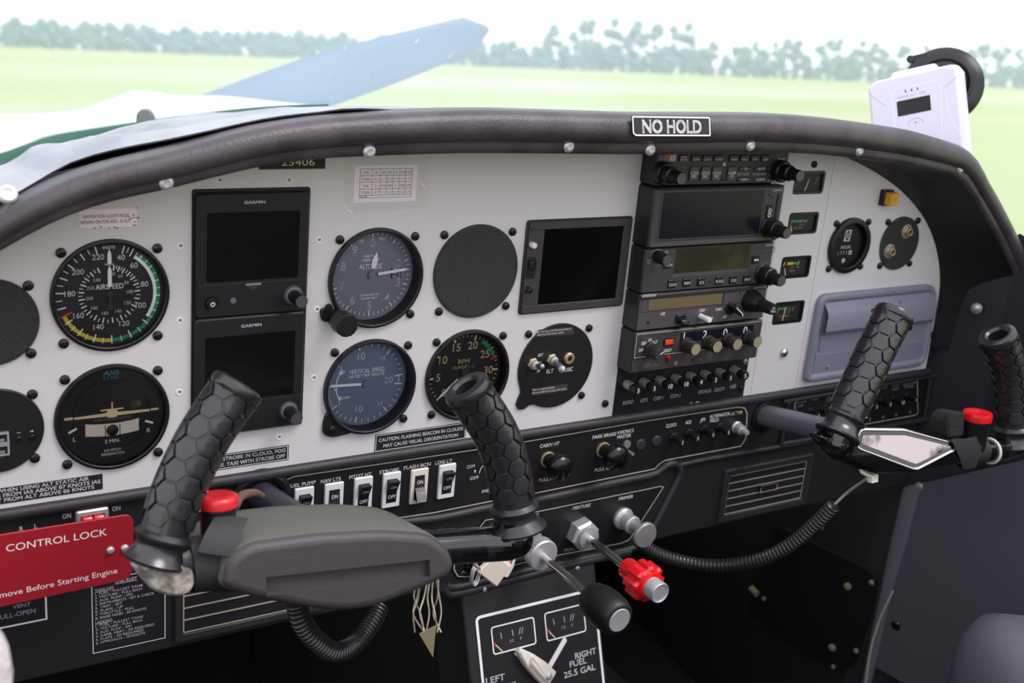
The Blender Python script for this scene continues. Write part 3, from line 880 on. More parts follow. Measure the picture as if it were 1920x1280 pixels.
# ---------------------------------------------------------------- engine monitor
t = thing('engine_monitor', 'square black engine display with grey bezel and white button, left of the radio stack', 'display', (385, 0, -40))
x0, z0, x1, z1 = 330.8, -40.2, 439.2, 40.6
s = MB(); s.box(x0, z0, x1, z1, 0, 2.2, 'radio', 3, .8)
for b in ((x0 + 2, z0 + 1.5, x1 - 2, z0 + 8), (x0 + 2, z1 - 8, x1 - 2, z1 - 1.5), (x0 + 1.5, z0 + 8, x0 + 17, z1 - 8), (x1 - 10, z0 + 8, x1 - 1.5, z1 - 8)): s.box(*b, 1.8, 3.6, 'radio_face', 0, .5)
ce = crop(780, 380, 4.267)
s.lathe(*q(*ce(932, 210), 3.6), [(1.2, 3.5), (1.1, 3.8), (.01, 3.7)], 'deep', 10)
s.build('bezel', t)
s = MB(); s.box(x0 + 17, z0 + 8, x1 - 10, z1 - 8, 2, 2.5, 'screen', 1); s.build('screen', t)
x, z = q(*ce(938, 340), 6); s = MB(); s.lathe(x, z, [(2.6, 3.4), (2.6, 8), (2, 8.6), (.01, 8.7)], 'bone', 18); s.build('push_button', t)
s = MB(); x, z = q(*ce(918, 520), 4); s.box(x - 4, z - 9, x + 4.4, z + 9, 3.4, 4.6, 'black', 1, .4); s.box(x - 3, z - 1, x + 3, z + 7, 4.4, 8.6, 'knob', .6, 1); s.build('rocker', t)
x, z = q(*ce(905, 700), 6); s = MB(); s.lathe(x, z, [(3.2, 3.4), (2.6, 4.2), (2.4, 8), (1.8, 8.6), (.01, 8.7)], 'knob', 18); s.build('push_button', t)

# ---------------------------------------------------------------- small edge gauges
def mini(c4, label, body):
    xs = [q(*p)[0] for p in c4]; zs = [q(*p)[1] for p in c4]
    x0, x1, z0, z1 = min(xs) + .5, max(xs) - .3, (zs[2] + zs[3]) / 2, (zs[0] + zs[1]) / 2
    t = thing('engine_gauge', label, 'gauge', ((x0 + x1) / 2, 0, z0), 'column of small engine gauges')
    s = MB(); s.box(x0, z0, x1, z1, -3.2, -2, 'dial_black')
    nd = body(s, x0, z0, x1 - x0, z1 - z0, -1.9); s.build('dial_face', t)
    s = MB(); s.line(nd, .9, -1.4, 'ink_cream'); s.build('needle', t)
    s = MB(); pl = rrect(x0 - .4, z0 - .4, x1 + .4, z1 + .4, 2)
    s.line(rrect(x0 - 1.2, z0 - 1.2, x1 + 1.2, z1 + 1.2, 2), 2.6, .15, 'bezel', True)
    s.loft([[(x, 0, z) for x, z in pl], [(x, 3, z) for x, z in pl]], 'black', True, flip=True); s.build('frame', t)
def b1(s, x, z, w_, h_, d):
    for k, tx in ((.12, 'E'), (.5, '1/2'), (.8, 'F')):
        s.line([(x + w_ * (k + .02), z + h_ * .55), (x + w_ * (k + .05), z + h_ * .74)], .7, d, 'ink_brown'); s.text(tx, x + w_ * k, z + h_ * .42, d, 1.6, 'ink_brown')
    s.text('AMPS', x + w_ * .45, z + h_ * .2, d, 1.5, 'ink_brown'); return [(x + w_ * .42, z + .3), (x + w_ * .52, z + h_ * .66)]
def b2(s, x, z, w_, h_, d):
    s.flat(rrect(x + w_ * .08, z + h_ * .54, x + w_ * .66, z + h_ * .66), d, 'ink_green')
    for k in (.08, .42, .66): s.line([(x + w_ * k, z + h_ * .5), (x + w_ * (k + .06), z + h_ * .7)], .7, d + .05, 'ink_brown')
    s.text('75', x + w_ * .1, z + h_ * .4, d, 1.7, 'ink_brown'); s.text('60 245', x + w_ * .52, z + h_ * .4, d, 1.7, 'ink_brown'); s.text('OIL TEMP', x + w_ * .4, z + h_ * .2, d, 1.8, 'ink_brown')
    return [(x + w_ * .16, z + .3), (x + w_ * .08, z + h_ * .36)]
def b3(s, x, z, w_, h_, d):
    s.flat(rrect(x + w_ * .22, z + h_ * .62, x + w_ * .44, z + h_ * .78), d, 'ink_amber'); s.flat(rrect(x + w_ * .44, z + h_ * .62, x + w_ * .6, z + h_ * .76), d, 'ink_green')
    for k in (.08, .62): s.line([(x + w_ * k, z + h_ * .58), (x + w_ * (k + .04), z + h_ * .8)], .8, d + .05, 'ink_cream')
    s.text('60', x + w_ * .42, z + h_ * .46, d, 1.8, 'ink_brown'); s.text('100', x + w_ * .64, z + h_ * .46, d, 1.8, 'ink_brown'); s.text('PRESS', x + w_ * .45, z + h_ * .26, d, 2, 'ink_brown')
    return [(x + w_ * .2, z + .3), (x + w_ * .13, z + h_ * .44)]
def b4(s, x, z, w_, h_, d):
    s.flat(rrect(x + w_ * .12, z + h_ * .66, x + w_ * .5, z + h_ * .78), d, 'ink_green')
    for k in (.12, .4, .56, .68): s.line([(x + w_ * k, z + h_ * .52), (x + w_ * (k + .05), z + h_ * .76)], .7, d + .05, 'ink_brown')
    s.text('0', x + w_ * .14, z + h_ * .46, d, 1.7, 'ink_brown'); s.text('5  8', x + w_ * .52, z + h_ * .46, d, 1.7, 'ink_brown'); s.text('FUEL PRESS', x + w_ * .4, z + h_ * .28, d, 1.8, 'ink_brown')
    return [(x + w_ * .36, z + .3), (x + w_ * .4, z + h_ * .72)]
mini([(1494, 326), (1545, 324), (1540, 357), (1490, 361)], 'topmost of four small edge gauges, beside the top right radio knob', b1)
mini([(1483, 404), (1533, 401), (1527, 432), (1480, 436)], 'oil temperature edge gauge with a long green band, second from top', b2)
mini([(1469, 487), (1519, 482), (1513, 515), (1466, 518)], 'pressure edge gauge with a yellow and green band, third from top', b3)
mini([(1457, 571), (1506, 567), (1500, 600), (1450, 604)], 'lowest of four small edge gauges, next to the grey glove box', b4)

# hour meter, headset jacks, amber light
def small_screws(t, c, h=22.9):
    for a in (-1, 1):
        for b in (-1, 1): screw(t, c[0] + a * h * .985, c[1] + b * h, r=3.5)
t = thing('hour_meter', 'round engine hour meter with an hourglass mark and the word HOURS', 'gauge', (HRS[0], 0, HRS[1] - 28))
bezel(t, HRS, R=28.4, ri=22.5, rec=3, proud=4)
cx, cz = HRS; D = -2.6; s = MB(); s.disc(cx, cz, 22.6, D - .1, 'dial_black', 48)
hg = [(cx - 3.2, cz + 14.5), (cx + 4.2, cz + 14.5), (cx + 3.2, cz + 4), (cx - 4.2, cz + 4)]
s.line(hg, 1, D + .05, 'ink_white', True); s.line([hg[0], (cx + .2, cz + 9.2), hg[1]], .8, D + .05, 'ink_white'); s.line([hg[3], (cx - .2, cz + 9.2), hg[2]], .8, D + .05, 'ink_white')
s.text('SOLID', cx - 9.5, cz + 9.6, D + .05, 1.7, 'ink_dim'); s.text('STATE', cx + 10, cz + 9.6, D + .05, 1.7, 'ink_dim')
s.text('HOURS', cx, cz - 2.6, D + .05, 3.2, 'ink_white', 14)
s.flat(rrect(cx - 12, cz - 11, cx + 10, cz - 6), D + .02, 'black')
for k, ch_ in enumerate('1771'): s.text(ch_, cx - 9.6 + 4 * k, cz - 8.4, D + .05, 3.4, 'ink_white')
s.flat(rrect(cx + 5.6, cz - 10.6, cx + 9.8, cz - 6.2), D + .04, 'ink_white'); s.text('8', cx + 7.7, cz - 8.4, D + .06, 3.4, 'ink_black')
s.disc(cx, cz - 16.4, 2.4, D + .04, 'ink_white', 18); s.text('Q', cx, cz - 16.4, D + .06, 2.4, 'ink_black')
s.build('dial_face', t); small_screws(t, HRS)
t = thing('headset_jack_plate', 'round dark plate with two brass headset jacks near the right panel edge', 'jack plate', (JCK[0], 0, JCK[1] - 28))
s = MB(); s.lathe(*JCK, [(28, 0), (28, 2), (27.2, 2.8), (.01, 2.9)], 'crinkle', 56); s.build('plate', t)
cj = crop(1440, 260, 4.571)
for k in ((1195, 795), (1045, 965)):
    x, z = q(*cj(*k), 4); s = MB()
    s.lathe(x, z, [(7.6, 2.7), (7.6, 3.6), (6.4, 4)], 'dull_steel', 28); s.prism([(x + 6 * cos(RAD(a)), z + 6 * sin(RAD(a))) for a in range(0, 360, 60)], 3.8, 5.6, 'brass', .6)
    s.lathe(x, z, [(4.2, 5.4), (4.2, 8), (3.4, 8.4), (2.6, 8.2), (2.4, 5), (.01, 5)], 'brass', 24); s.disc(x, z, 2.5, 6, 'deep', 16); s.build('jack', t)
small_screws(t, JCK)
t = thing('warning_light', 'small square amber warning light in a black frame at upper right of panel', 'light', (755, 0, 40))
s = MB(); x0, z0 = q(1646, 384); x1, z1 = q(1671, 354); s.box(x0, z0, x1 - 1, z1, 0, 6, 'bezel', .5, .8); s.build('frame', t)
s = MB(); s.box(x0 + 1.6, z0 + 1.6, x1 - 2.6, z1 - 1.6, 5.5, 14, 'amber_cap', .4, .8); s.text('ALT', (x0 + x1 - 1) / 2, (z0 + z1) / 2, 14.1, 2.6, 'ink_brown'); s.build('lens_cap', t)
# ---------------------------------------------------------------- radio stack (faces 20 mm proud)
XL, XR = 442.5, 594.0
def unit(t, z0, z1, d=20, m='radio', mf='radio', r=.8, ch=1.0):
    r = max(r, ch * 1.5)
    s = MB(); s.prism(rrect(XL, z0, XR, z1, r), -10, d, m, ch, mf); return s
def knob(par, x, z, d, prof, cap=None, m='knob', fl=.05, name='knob', mark=None, mk='ink_white'):
    s = MB(); s.lathe(x, z, [(r, d + a) for r, a in prof], m, 36, fl)
    if cap: s.disc(x, z, prof[-1][0] * .98, d + prof[-1][1] + .05, cap, 24)
    if mark: s.tick(x, z, .3, prof[-1][0] * .95, mark, .8, d + prof[-1][1] + .1, mk)
    return s.build(name, par)
def rocker_tv(par, x0, z0, x1, z1, d, h, tx, name='button', m='button_grey', th=2.2, ink='ink_white', wd=None, ty=None):
    s = MB(); s.box(x0, z0, x1, z1, d, d + h, m, .8, .6)
    L = tx.split('\n'); cx = (x0 + x1) / 2
    for i, tt in enumerate(L):
        if tt: s.text(tt, cx, (z0 + z1) / 2 + (len(L) - 1 - 2 * i) * th * .62 + (ty or 0), d + h + .06, th, ink, wd, bo=.012)
    return s.build(name, par)

# audio selector
t = thing('audio_panel', 'topmost radio of the stack, audio selector with rows of small grey buttons', 'radio', (518, 0, 70), 'avionics stack units')
D = 20; s = unit(t, 70.4, 107)
s.line([(XL + 1.5, 71.8), (XR - 1.5, 71.8), (XR - 1.5, 105), (XL + 1.5, 105)], .35, D + .05, 'label_grey', True)
ca = crop(1200, 270, 6.4)
def ta_(s, tx, x, y, h, w=None, m='ink_white', d=D + .06, **k):
    px, py = ca(x, y); tp(s, tx, px, py, d, h, m, w / 6.4 if w else None, **k)
ta_(s, 'PILOT', 265, 462, 3, 92); ta_(s, 'COPILOT', 1632, 458, 2.8, 116); ta_(s, 'PILOT AUDIO', 1238, 360, 2, 138, 'ink_grey'); ta_(s, 'ICS ISOLATION', 1435, 360, 2, 160, 'ink_grey')
ta_(s, 'COM 1/2', 1685, 122, 1.8, 100, 'ink_dim'); ta_(s, 'PLAY', 1698, 185, 2.6, 76); ta_(s, 'MAN', 533, 278, 1.8, 50, 'ink_dim'); ta_(s, 'GARMIN', 310, 100, 2, 130)
x, z = q(*ca(1008, 242), D); s.lathe(x, z, [(1.9, D), (1.8, D + .5), (.01, D + .6)], 'dull_steel', 14)
s.disc(*q(*ca(985, 425), D), 1.7, D + .07, 'deep', 14)
for a, b in ((1555, 290), (1550, 375), (1540, 430), (1540, 455)): s.disc(*q(*ca(a, b), D), .8, D + .06, 'ink_dim', 8)
s.build('face', t)
s = MB(); xs = [q(*ca(k, 165), D)[0] for k in (215, 285, 355, 430)]; za = q(*ca(320, 205), D)[1]; zb = q(*ca(320, 128), D)[1]
for k, (mm, tx, ik) in enumerate((('ink_blue', 'O', 'ink_dim'), ('red_led', 'M', 'ink_dim'), ('ink_grey', 'I', 'ink_black'))):
    s.box(xs[k], za, xs[k + 1] - .2, zb, D, D + .5, mm); s.text(tx, (xs[k] + xs[k + 1]) / 2, (za + zb) / 2, D + .55, 3.6, ik)
s.build('marker_lamps', t)
def ab(x0, y0, x1, y1, tx, th=2.2, wd=None, m='button_grey', ty=0):
    a = q(*ca(x0, y1), D + 1); b = q(*ca(x1, y0), D + 1)
    zc = (q(*ca((x0 + x1) / 2, y0), D + 1)[1] + q(*ca((x0 + x1) / 2, y1), D + 1)[1]) / 2; hh = (b[1] - a[1]) / 2
    xa, xb = q(*ca(x0, (y0 + y1) / 2), D + 1)[0], q(*ca(x1, (y0 + y1) / 2), D + 1)[0]
    hz = abs(q(*ca((x0 + x1) / 2, y0), D + 1)[1] - q(*ca((x0 + x1) / 2, y1), D + 1)[1]) / 2
    o = rocker_tv(t, xa, zc - hz, xb, zc + hz, D, 1.6, tx, th=th, wd=wd, m=m, ty=ty)
for x0, tx in ((475, 'MKR\nMUTE'), (622, 'COM1'), (757, 'COM2'), (892, 'COM3'), (1078, 'NAV1'), (1205, 'NAV2'), (1332, 'DME'), (1458, 'ADF')): ab(x0, 128, x0 + 98, 210, tx, 2.1, ty=-1.2 if '\n' not in tx else -.4, m='radio')
for x0, tx in ((600, 'COM1\nMIC'), (735, 'COM2\nMIC'), (870, 'COM3\nMIC'), (1052, 'COM\n1/2')): ab(x0, 268, x0 + 98, 442, tx, 2.4, ty=-.8)
for x0, y0, tx in ((1195, 275, '  TEL'), (1178, 402, ' SPKR'), (1382, 275, ' PILOT'), (1372, 402, ' COPLT')): ab(x0, y0, x0 + 142, y0 + 44, tx, 2.2)
for (px, py), side in (((270, 345), 0), ((1680, 320), 1)):
    x, z = q(*ca(px, py), D + 2)
    knob(t, x, z, D, [(10, 0), (9.6, 7), (8.6, 8)], None, 'knob', .0, 'outer_knob'); 
    knob(t, x, z, D, [(7.4, 7), (7.2, 15), (5.6, 16), (5.2, 27), (4.9, 27.6)], 'knob_cap')

# GPS navigator
t = thing('gps_navigator', 'largest radio of the stack, wide dark blue screen and big knob at lower right', 'radio', (518, 0, 17), 'avionics stack units')
D = 22; s = unit(t, 16.4, 68.6, D, 'radio', 'radio_face', 1.2, 1.6)
cg = crop(1140, 270, 4.571)
def tg(s, tx, x, y, h, w=None, m='ink_white', d=D + .06, **k):
    px, py = cg(x, y); tp(s, tx, px, py, d, h, m, w / 4.571 if w else None, **k)
tg(s, 'GARMIN', 1455, 396, 2, 74, 'ink_grey')
bx = [q(*cg(*p), D) for p in ((470, 412), (1340, 405), (1295, 790), (425, 815))]
sx0, sx1, sz0, sz1 = 453.2, 569, 24.4, 65
s.line(rrect(sx0 - 2, sz0 - 2, sx1 + 2, sz1 + 1.5, 2), 1.2, D + .05, 'radio', True)
s.flat(rpoly([(XL + 3, 17.8), (sx0 - 2, sz0 - 2), (sx1 + 1, sz0 - 2), (XR - 14, 17.8)], .1), D + .04, 'radio_light')
s.disc(*q(*cg(1380, 435), D), 1.3, D + .06, 'deep', 12)
a = q(*cg(1458, 425), D); b = q(*cg(1428, 645), D); s.box(b[0] - 1.5, b[1], b[0] + 1.6, a[1], D - .5, D + .4, 'deep', 1.4); s.box(b[0] - .6, b[1] + 2, b[0] + .7, a[1] - 2, D, D + .7, 'radio', .5)
s.build('face', t)
s = MB(); s.box(sx0, sz0, sx1, sz1, D - .3, D + .25, 'screen_blue', 1.5); s.build('screen', t)
s = MB(); x, z = q(*cg(1408, 458), D); s.lathe(x, z, [(1.6, D), (1.4, D + .8), (.01, D + .9)], 'radio_worn', 12); s.build('light_sensor', t)
x, z = q(*cg(1382, 580), D + 1); s = MB(); s.box(x - 3.2, z - 6, x + 3.2, z + 6, D, D + 1.8, 'knob', 1.2, .6)
s.line([(x - 1.9, z + 1.2), (x, z + 3.4), (x + 1.9, z + 1.2), (x + 1.2, z + 1.2), (x + 1.2, z - .4), (x - 1.2, z - .4), (x - 1.2, z + 1.2)], .45, D + 1.86, 'ink_white', True)
s.arc(x, z - 3, 1.3, 1.8, 0, 360, D + 1.86, 'ink_white'); s.build('home_button', t)
x, z = q(*cg(1385, 715), D + 2)
knob(t, x, z, D, [(9.6, 0), (9.6, 1.4), (8.8, 2.2), (8.4, 12), (7.6, 13)], None, 'knob', .03, 'outer_knob'); knob(t, x, z, D, [(5.8, 12), (5.4, 24), (4.9, 25)], 'knob_cap')

# communication radio
t = thing('com_radio', 'radio with olive display and a row of six square buttons marked COM to ENT', 'radio', (518, 0, -25), 'avionics stack units')
D = 20; s = unit(t, -24.6, 15.4, D, 'radio', 'radio_face', 1, 1.2)
cc = crop(1180, 440, 6.194)
def tc_(s, tx, x, y, h, w=None, m='ink_white', d=D + .06, **k):
    px, py = cc(x, y); tp(s, tx, px, py, d, h, m, w / 6.194 if w else None, **k)
tc_(s, 'GARMIN', 1640, 118, 2, 104, 'ink_grey'); tc_(s, 'COM', 337, 178, 1.7, 52, 'ink_grey'); tc_(s, 'PWR', 232, 297, 1.7, 50, 'ink_grey'); tc_(s, 'VOL', 228, 328, 1.8, 46, 'ink_grey'); tc_(s, 'PUSH SQ', 312, 356, 1.7, 98, 'ink_dim'); tc_(s, 'FUNC', 1585, 324, 1.8, 58, 'ink_dim'); tc_(s, 'PUSH', 1455, 522, 1.5, 56, 'ink_dim'); tc_(s, 'CRSR', 1468, 546, 1.5, 50, 'ink_dim')
s.disc(*q(*cc(425, 215), D), 2, D + .3, 'dull_steel', 14); s.disc(*q(*cc(934, 550), D), 1.5, D + .06, 'deep', 12)
P = lambda x, y: q(*cc(x, y), D)
fr = [P(545, 160), P(1420, 115), P(1382, 410), P(500, 478)]
xa, xb, za, zb = fr[0][0] + 1.5, fr[1][0] - 1.5, (P(545, 435)[1] + P(1340, 385)[1]) / 2, (P(545, 160)[1] + P(1390, 120)[1]) / 2
s.flat([(xa - 3, za - 4), (xb + 2, za - 4), (xb - 1, za), (xa, za)], D + .05, 'radio_light')
s.line([(xa - 1, za - .4), (xb + 1.5, za - .4), (xb + 1.5, zb + .8), (xa - 1, zb + .8)], 1, D + .06, 'radio', True)
a, b = P(1535, 218), P(1690, 150); s.line(rrect(a[0], a[1] + .3, b[0], b[1]), .5, D + .06, 'radio', True)
s.build('face', t)
s = MB(); s.box(xa, za, xb, zb, D - 1, D + .1, 'screen_olive'); s.build('screen', t)
for x, y, tx in ((495, 570, 'COM'), (667, 552, 'MEM'), (835, 545, 'ICS'), (1045, 530, 'FUNC'), (1207, 520, 'CLR'), (1367, 510, 'ENT')):
    a, b = q(*cc(x, y), D + 1); rocker_tv(t, a - 4.1, b - 3.6, a + 4.1, b + 3.6, D, 1.8, tx, m='knob', th=2.6, ty=-.6)
a, b = q(*cc(450, 350), D + 1); rocker_tv(t, a - 4, b - 3, a + 4, b + 3, D, 1.5, 'MON', m='knob', th=2.6)
a, b = q(*cc(1468, 290), D + 1); s = MB(); s.box(a - 4, b - 3.6, a + 4, b + 3.6, D, D + 1.8, 'knob', .8, .5)
s.line([(a - 1.6, b), (a + 1.6, b)], .7, D + 1.86, 'ink_white')
for k in (-1, 1): s.flat([(a + k * 1.2, b - 1.4), (a + k * 3, b), (a + k * 1.2, b + 1.4)], D + 1.86, 'ink_white')
s.build('swap_button', t)
x, z = q(*cc(325, 250), D + 2); knob(t, x, z, D, [(6.2, 0), (6, 1)], None, 'shaft_grey', 0, 'knob_collar'); knob(t, x, z, D, [(5.5, 1), (5.3, 15), (4.9, 16)], 'knob_cap')
x, z = q(*cc(1560, 460), D + 2); knob(t, x, z, D, [(9.8, 0), (9.7, 1.2), (8.8, 2), (8.4, 12), (7.4, 13)], None, 'knob', .03, 'outer_knob'); knob(t, x, z, D, [(5.9, 12), (5.5, 25), (5, 26)], 'knob_cap')

# navigation radio
t = thing('nav_radio', 'radio with narrow tan display, white toggle and pointed CHAN knob', 'radio', (518, 0, -58), 'avionics stack units')
s = unit(t, -58.8, -25.4, D, 'radio', 'radio_light', 1, 1)
s.box(XL + .5, -29.6, XR - .3, -26, D - 1, D + 1.2, 'radio', .5, .6)
tc_(s, 'BENDIX/KING', 233, 704, 2.5, 162, d=D + 1.3, it=.25, bo=.02); tc_(s, 'KY 97A TSO', 1525, 612, 1.9, 140, 'ink_grey', d=D + 1.3)
tc_(s, 'USE', 390, 917, 2.6, 54, it=.2); tc_(s, 'STBY', 848, 878, 2.5, 74, it=.2); tc_(s, 'CHAN', 1040, 864, 2.5, 76, it=.2); tc_(s, 'CHAN', 935, 968, 2.5, 76, it=.2); tc_(s, 'OFF', 1108, 953, 2.5, 48, it=.2)
s.disc(*q(*cc(1288, 684), D), 1.2, D + .06, 'deep', 12); s.disc(*q(*cc(216, 1022), D), 1.6, D + .06, 'deep', 12)
s.line([(XL + 3, -41.4), (XL + 3, -30)], .6, D + .05, 'radio'); s.line([(XL + 3, -41.6), (XR - 24, -41.6)], .6, D + .05, 'radio')
s.build('face', t)
a, b = q(*cc(218, 872), D), q(*cc(1085, 682), D); s = MB(); s.box(a[0], -40.2, b[0], -30.2, D - .5, D + .3, 'screen_tan'); s.box(b[0], -40.2, b[0] + 2, -30.2, D - .5, D + .4, 'radio'); s.build('screen', t)
x, z = q(*cc(600, 985), D + 2); s = MB(); s.box(x - 5, z - 2.5, x + 5.5, z + 4.4, D, D + 2.4, 'knob', .5, .5); s.box(x - 3.6, z - 4, x + 5.6, z + 1, D + 2, D + 8, 'knob', .6, 1); s.text('\u25c2\u25b8' if 0 else '< >', x + 1, z - 1.5, D + 8.1, 1.8, 'ink_grey'); s.build('transfer_button', t)
x, z = q(*cc(850, 955), D + 3); s = MB(); s.lathe(x, z, [(2.6, D), (2.3, D + 4), (2.7, D + 12), (2.2, D + 13.4), (.01, D + 13.6)], 'white_paint', 16); s.build('toggle', t)
x, z = q(*cc(1195, 860), D + 3); s = MB(); s.lathe(x, z, [(6, D), (5.6, D + 2), (4.6, D + 2.4)], 'knob', 24)
s.prism(rpoly([(x - 5.6, z + 3.6), (x - 2, z + 5), (x + 6, z - 2.4), (x + 4, z - 5)], 1), D + 2, D + 13, 'knob', .8); s.line([(x - 4, z + 4), (x + 4.6, z - 2.6), (x + 4.2, z - 4.6)], .8, D + 13.1, 'ink_white'); s.build('pointer_knob', t)
x, z = q(*cc(1430, 770), D + 3); knob(t, x, z, D, [(11, 0), (10.4, 4), (7.6, 14), (7, 15)], None, 'knob', .0, 'outer_knob'); knob(t, x, z, D, [(7, 14), (6, 19), (5.4, 30), (5, 31)], 'black', 'knob')
s = MB(); s.text('25', x, z + 1.4, D + 31.2, 2.4, 'ink_white', bo=.01); s.text('PULL', x, z - 1.6, D + 31.2, 1.9, 'ink_white'); s.build('knob_mark', t)

# transponder
t = thing('transponder', 'worn radio with orange lamp and four fluted knobs under the digits 1 2 0 0', 'radio', (518, 0, -98), 'avionics stack units')
cx_ = crop(1160, 590, 6.4)
def tx_(s, tx, x, y, h, w=None, m='ink_white', d=D + .06, **k):
    px, py = cx_(x, y); tp(s, tx, px, py, d, h, m, w / 6.4 if w else None, **k)
s = unit(t, -98.2, -60.2, D, 'radio', 'radio_worn', .8, .8)
s.prism([(XL + 1, -83.6), (XR - .4, -83.6), (XR - .4, -60.6), (XL + 1, -60.6)], D, D + 1, 'radio_worn', .3)
s.line([(XR - 1, -83.2), (XL + 1.6, -83.2), (XL + 1.6, -61.4), (XR - 1, -61.4)], .5, D + 1.05, 'tan_line')
for tx, x, y, w_ in (('OFF', 268, 425, 56), ('SBY', 305, 342, 62), ('ON', 376, 302, 40), ('ALT', 435, 326, 62), ('IDENT', 588, 428, 92)): tx_(s, tx, x, y, 2.7, w_, d=D + 1.1)
tx_(s, 'KING', 335, 612, 2.4, 78, 'ink_dim'); tx_(s, 'KT76A', 440, 605, 2.2, 80, 'ink_dim')
a = q(*cx_(335, 586), D); s.line([(a[0] - 3, a[1] + .8), (a[0] - 1.5, a[1] - .2), (a[0], a[1] + .8), (a[0] + 1.5, a[1] - .2), (a[0] + 3, a[1] + .8)], .5, D + .06, 'ink_dim')
s.disc(*q(*cx_(685, 580), D), 2, D + .1, 'tan_wear', 12); s.disc(*q(*cx_(890, 540), D), 1.7, D + .1, 'deep', 12)
s.build('face', t)
s = MB(); s.box(494, -73.6, 583, -64.2, D - .5, D + 1.1, 'screen_blue')
for x, y, tx in ((785, 260, '1'), (1035, 235, '2'), (1280, 212, '0'), (1520, 188, '0')): tx_(s, tx, x, y, 7.4, None, d=D + 1.2)
s.build('code_window', t)
s = MB(); s.box(475.6, -75, 487, -68.4, D, D + 2, 'black', .3); s.box(476.6, -74, 486, -69.2, D + 1, D + 2.4, 'orange_lamp', .3, .4); s.build('ident_lamp', t)
s = MB(); x, z = q(*cx_(590, 515), D); s.lathe(x, z, [(2.8, D), (2.6, D + 1.4), (1.8, D + 2.4), (.01, D + 2.6)], 'red_led', 16); s.build('reply_lamp', t)
for k, (x, y) in enumerate(((800, 350), (1060, 320), (1300, 290), (1540, 260), (370, 410))):
    a, b = q(*cx_(x, y), D + 1)
    knob(t, a, -75.8 if k < 4 else -76.6, D, [(7.2, 1), (7, 4), (6.4, 4.4), (6, 15), (5.4, 16)], 'label_grey' if k == 4 else 'knob_tan', 'knob_worn', .06, mark=62 if k == 4 else None)

# breaker strip under the stack
t = thing('circuit_breaker_strip', 'black strip of eight numbered breakers under the radio stack, marked AUDIO to HSI', 'breaker panel', (525, 0, -146))
s = MB(); s.box(446, -146.6, 604, -99, -2, .6, 'plate_black')
for tx, x, y, w_ in (('AUDIO', 110, 1050, 126), ('GPS', 305, 1025, 84), ('COM 1', 480, 1000, 116), ('COM 2', 682, 972, 120), ('XPONDR', 1032, 920, 152), ('GAD29', 1210, 893, 116), ('HSI', 1372, 860, 66)):
    px, py = cx_(x, y); a, b = q(px, py, .9); ww = q(px + w_ / 12.8, py, .9)[0] - q(px - w_ / 12.8, py, .9)[0]
    s.flat(rrect(a - ww / 2 - 1.5, b - 6.5, a + ww / 2 + 1.5, b + 3.6), .7, 'black'); s.text(tx, a, b, .85, 3.7, 'ink_grey', ww, it=.1)
for x, y, w_ in ((870, 1056, 30), (945, 1046, 50)): a, b = q(*cx_(x, y), .8); s.line([(a - w_ / 24, b), (a + w_ / 24, b)], .8, .8, 'ink_cream')
s.build('plate', t)
def breaker(par, x, z, d, num, sc=1.0, collar='dull_steel', length=17, m='bezel'):
    s = MB(); s.prism([(x + 5.6 * sc * cos(RAD(a)), z + 5.6 * sc * sin(RAD(a))) for a in range(0, 360, 60)], d - .5, d + 2.2, m, .4)
    s.lathe(x, z, [(4.5 * sc, d + 2), (4.2 * sc, d + length * .5), (3.2 * sc, d + length * .5)], collar, 20)
    o = s.build('circuit_breaker', par)
    s = MB(); s.lathe(x, z, [(3 * sc, d + length * .4), (3 * sc, d + length * .55), (4.5 * sc, d + length * .62), (4.7 * sc, d + length * .7), (4.7 * sc, d + length * .94), (4.3 * sc, d + length), (3.9 * sc, d + length), (3.8 * sc, d + length - .3), (.01, d + length - .3)], 'knob', 24)
    s.text(num, x, z, d + length - .2, 4.2 * sc, 'ink_white', None if len(num) < 2 else 4.6 * sc); s.build('button', o)
for (x, num) in zip((454.5, 473, 491.5, 510.5, 528.2, 546, 564.6, 583.2), ('5', '5', '10', '10', '4', '3', '5', '5')):
    breaker(t, x, -115.6, .6, num, 1.0, 'dull_steel', 20)
screw(t, *q(*cx_(1518, 560), .6), .6, 2.8, 'dull_steel'); screw(t, *q(*cx_(1465, 880), .6), .6, 3, 'bezel')
s = MB(); s.prism([(444, -147), (447.5, -147), (447.5, 112), (444, 112)], -2, .8, 'black'); s.build('rack_edge', panel); s = MB(); s.prism([(592, -99), (601, -99), (601, 112), (592, 112)], -2, .2, 'black'); s.build('rack_edge', panel)
# ---------------------------------------------------------------- black lower console
con = thing('console', 'long black moulded console under the white panel, with switch and control plates', 'console', (375, 0, -286))
s = MB()
s.prism([(-135, -286), (-135, -147.2), (880, -147.2), (880, -286)], -30, 0, 'console_black', 0)
s.build('body', con)
def rib(pts, r, name='moulding', m='vinyl', d=None):
    s = MB(); s.tube([q3(x, y, d if d is not None else r * .5) if len((x, y)) == 2 else p for x, y in pts], r, m, 12, 6); return s.build(name, con)
s = MB(); s.tube([(-135, -1, -151.2), (100, -1, -151.2), (375, -1, -150.8), (880, -1, -150.4)], 4.6, 'vinyl', 16, 12)
s.tube([(-135, 0, -155.4), (60, 0, -155), (122, 0, -154)], 2.6, 'vinyl', 12, 12); s.build('ledge', con)
c6 = crop(500, 780, 3.84); c8 = crop(960, 740, 4.0); c1 = crop(800, 960, 4.0)
U = lambda c, x, y, d=1.2: q(*c(x, y), d)
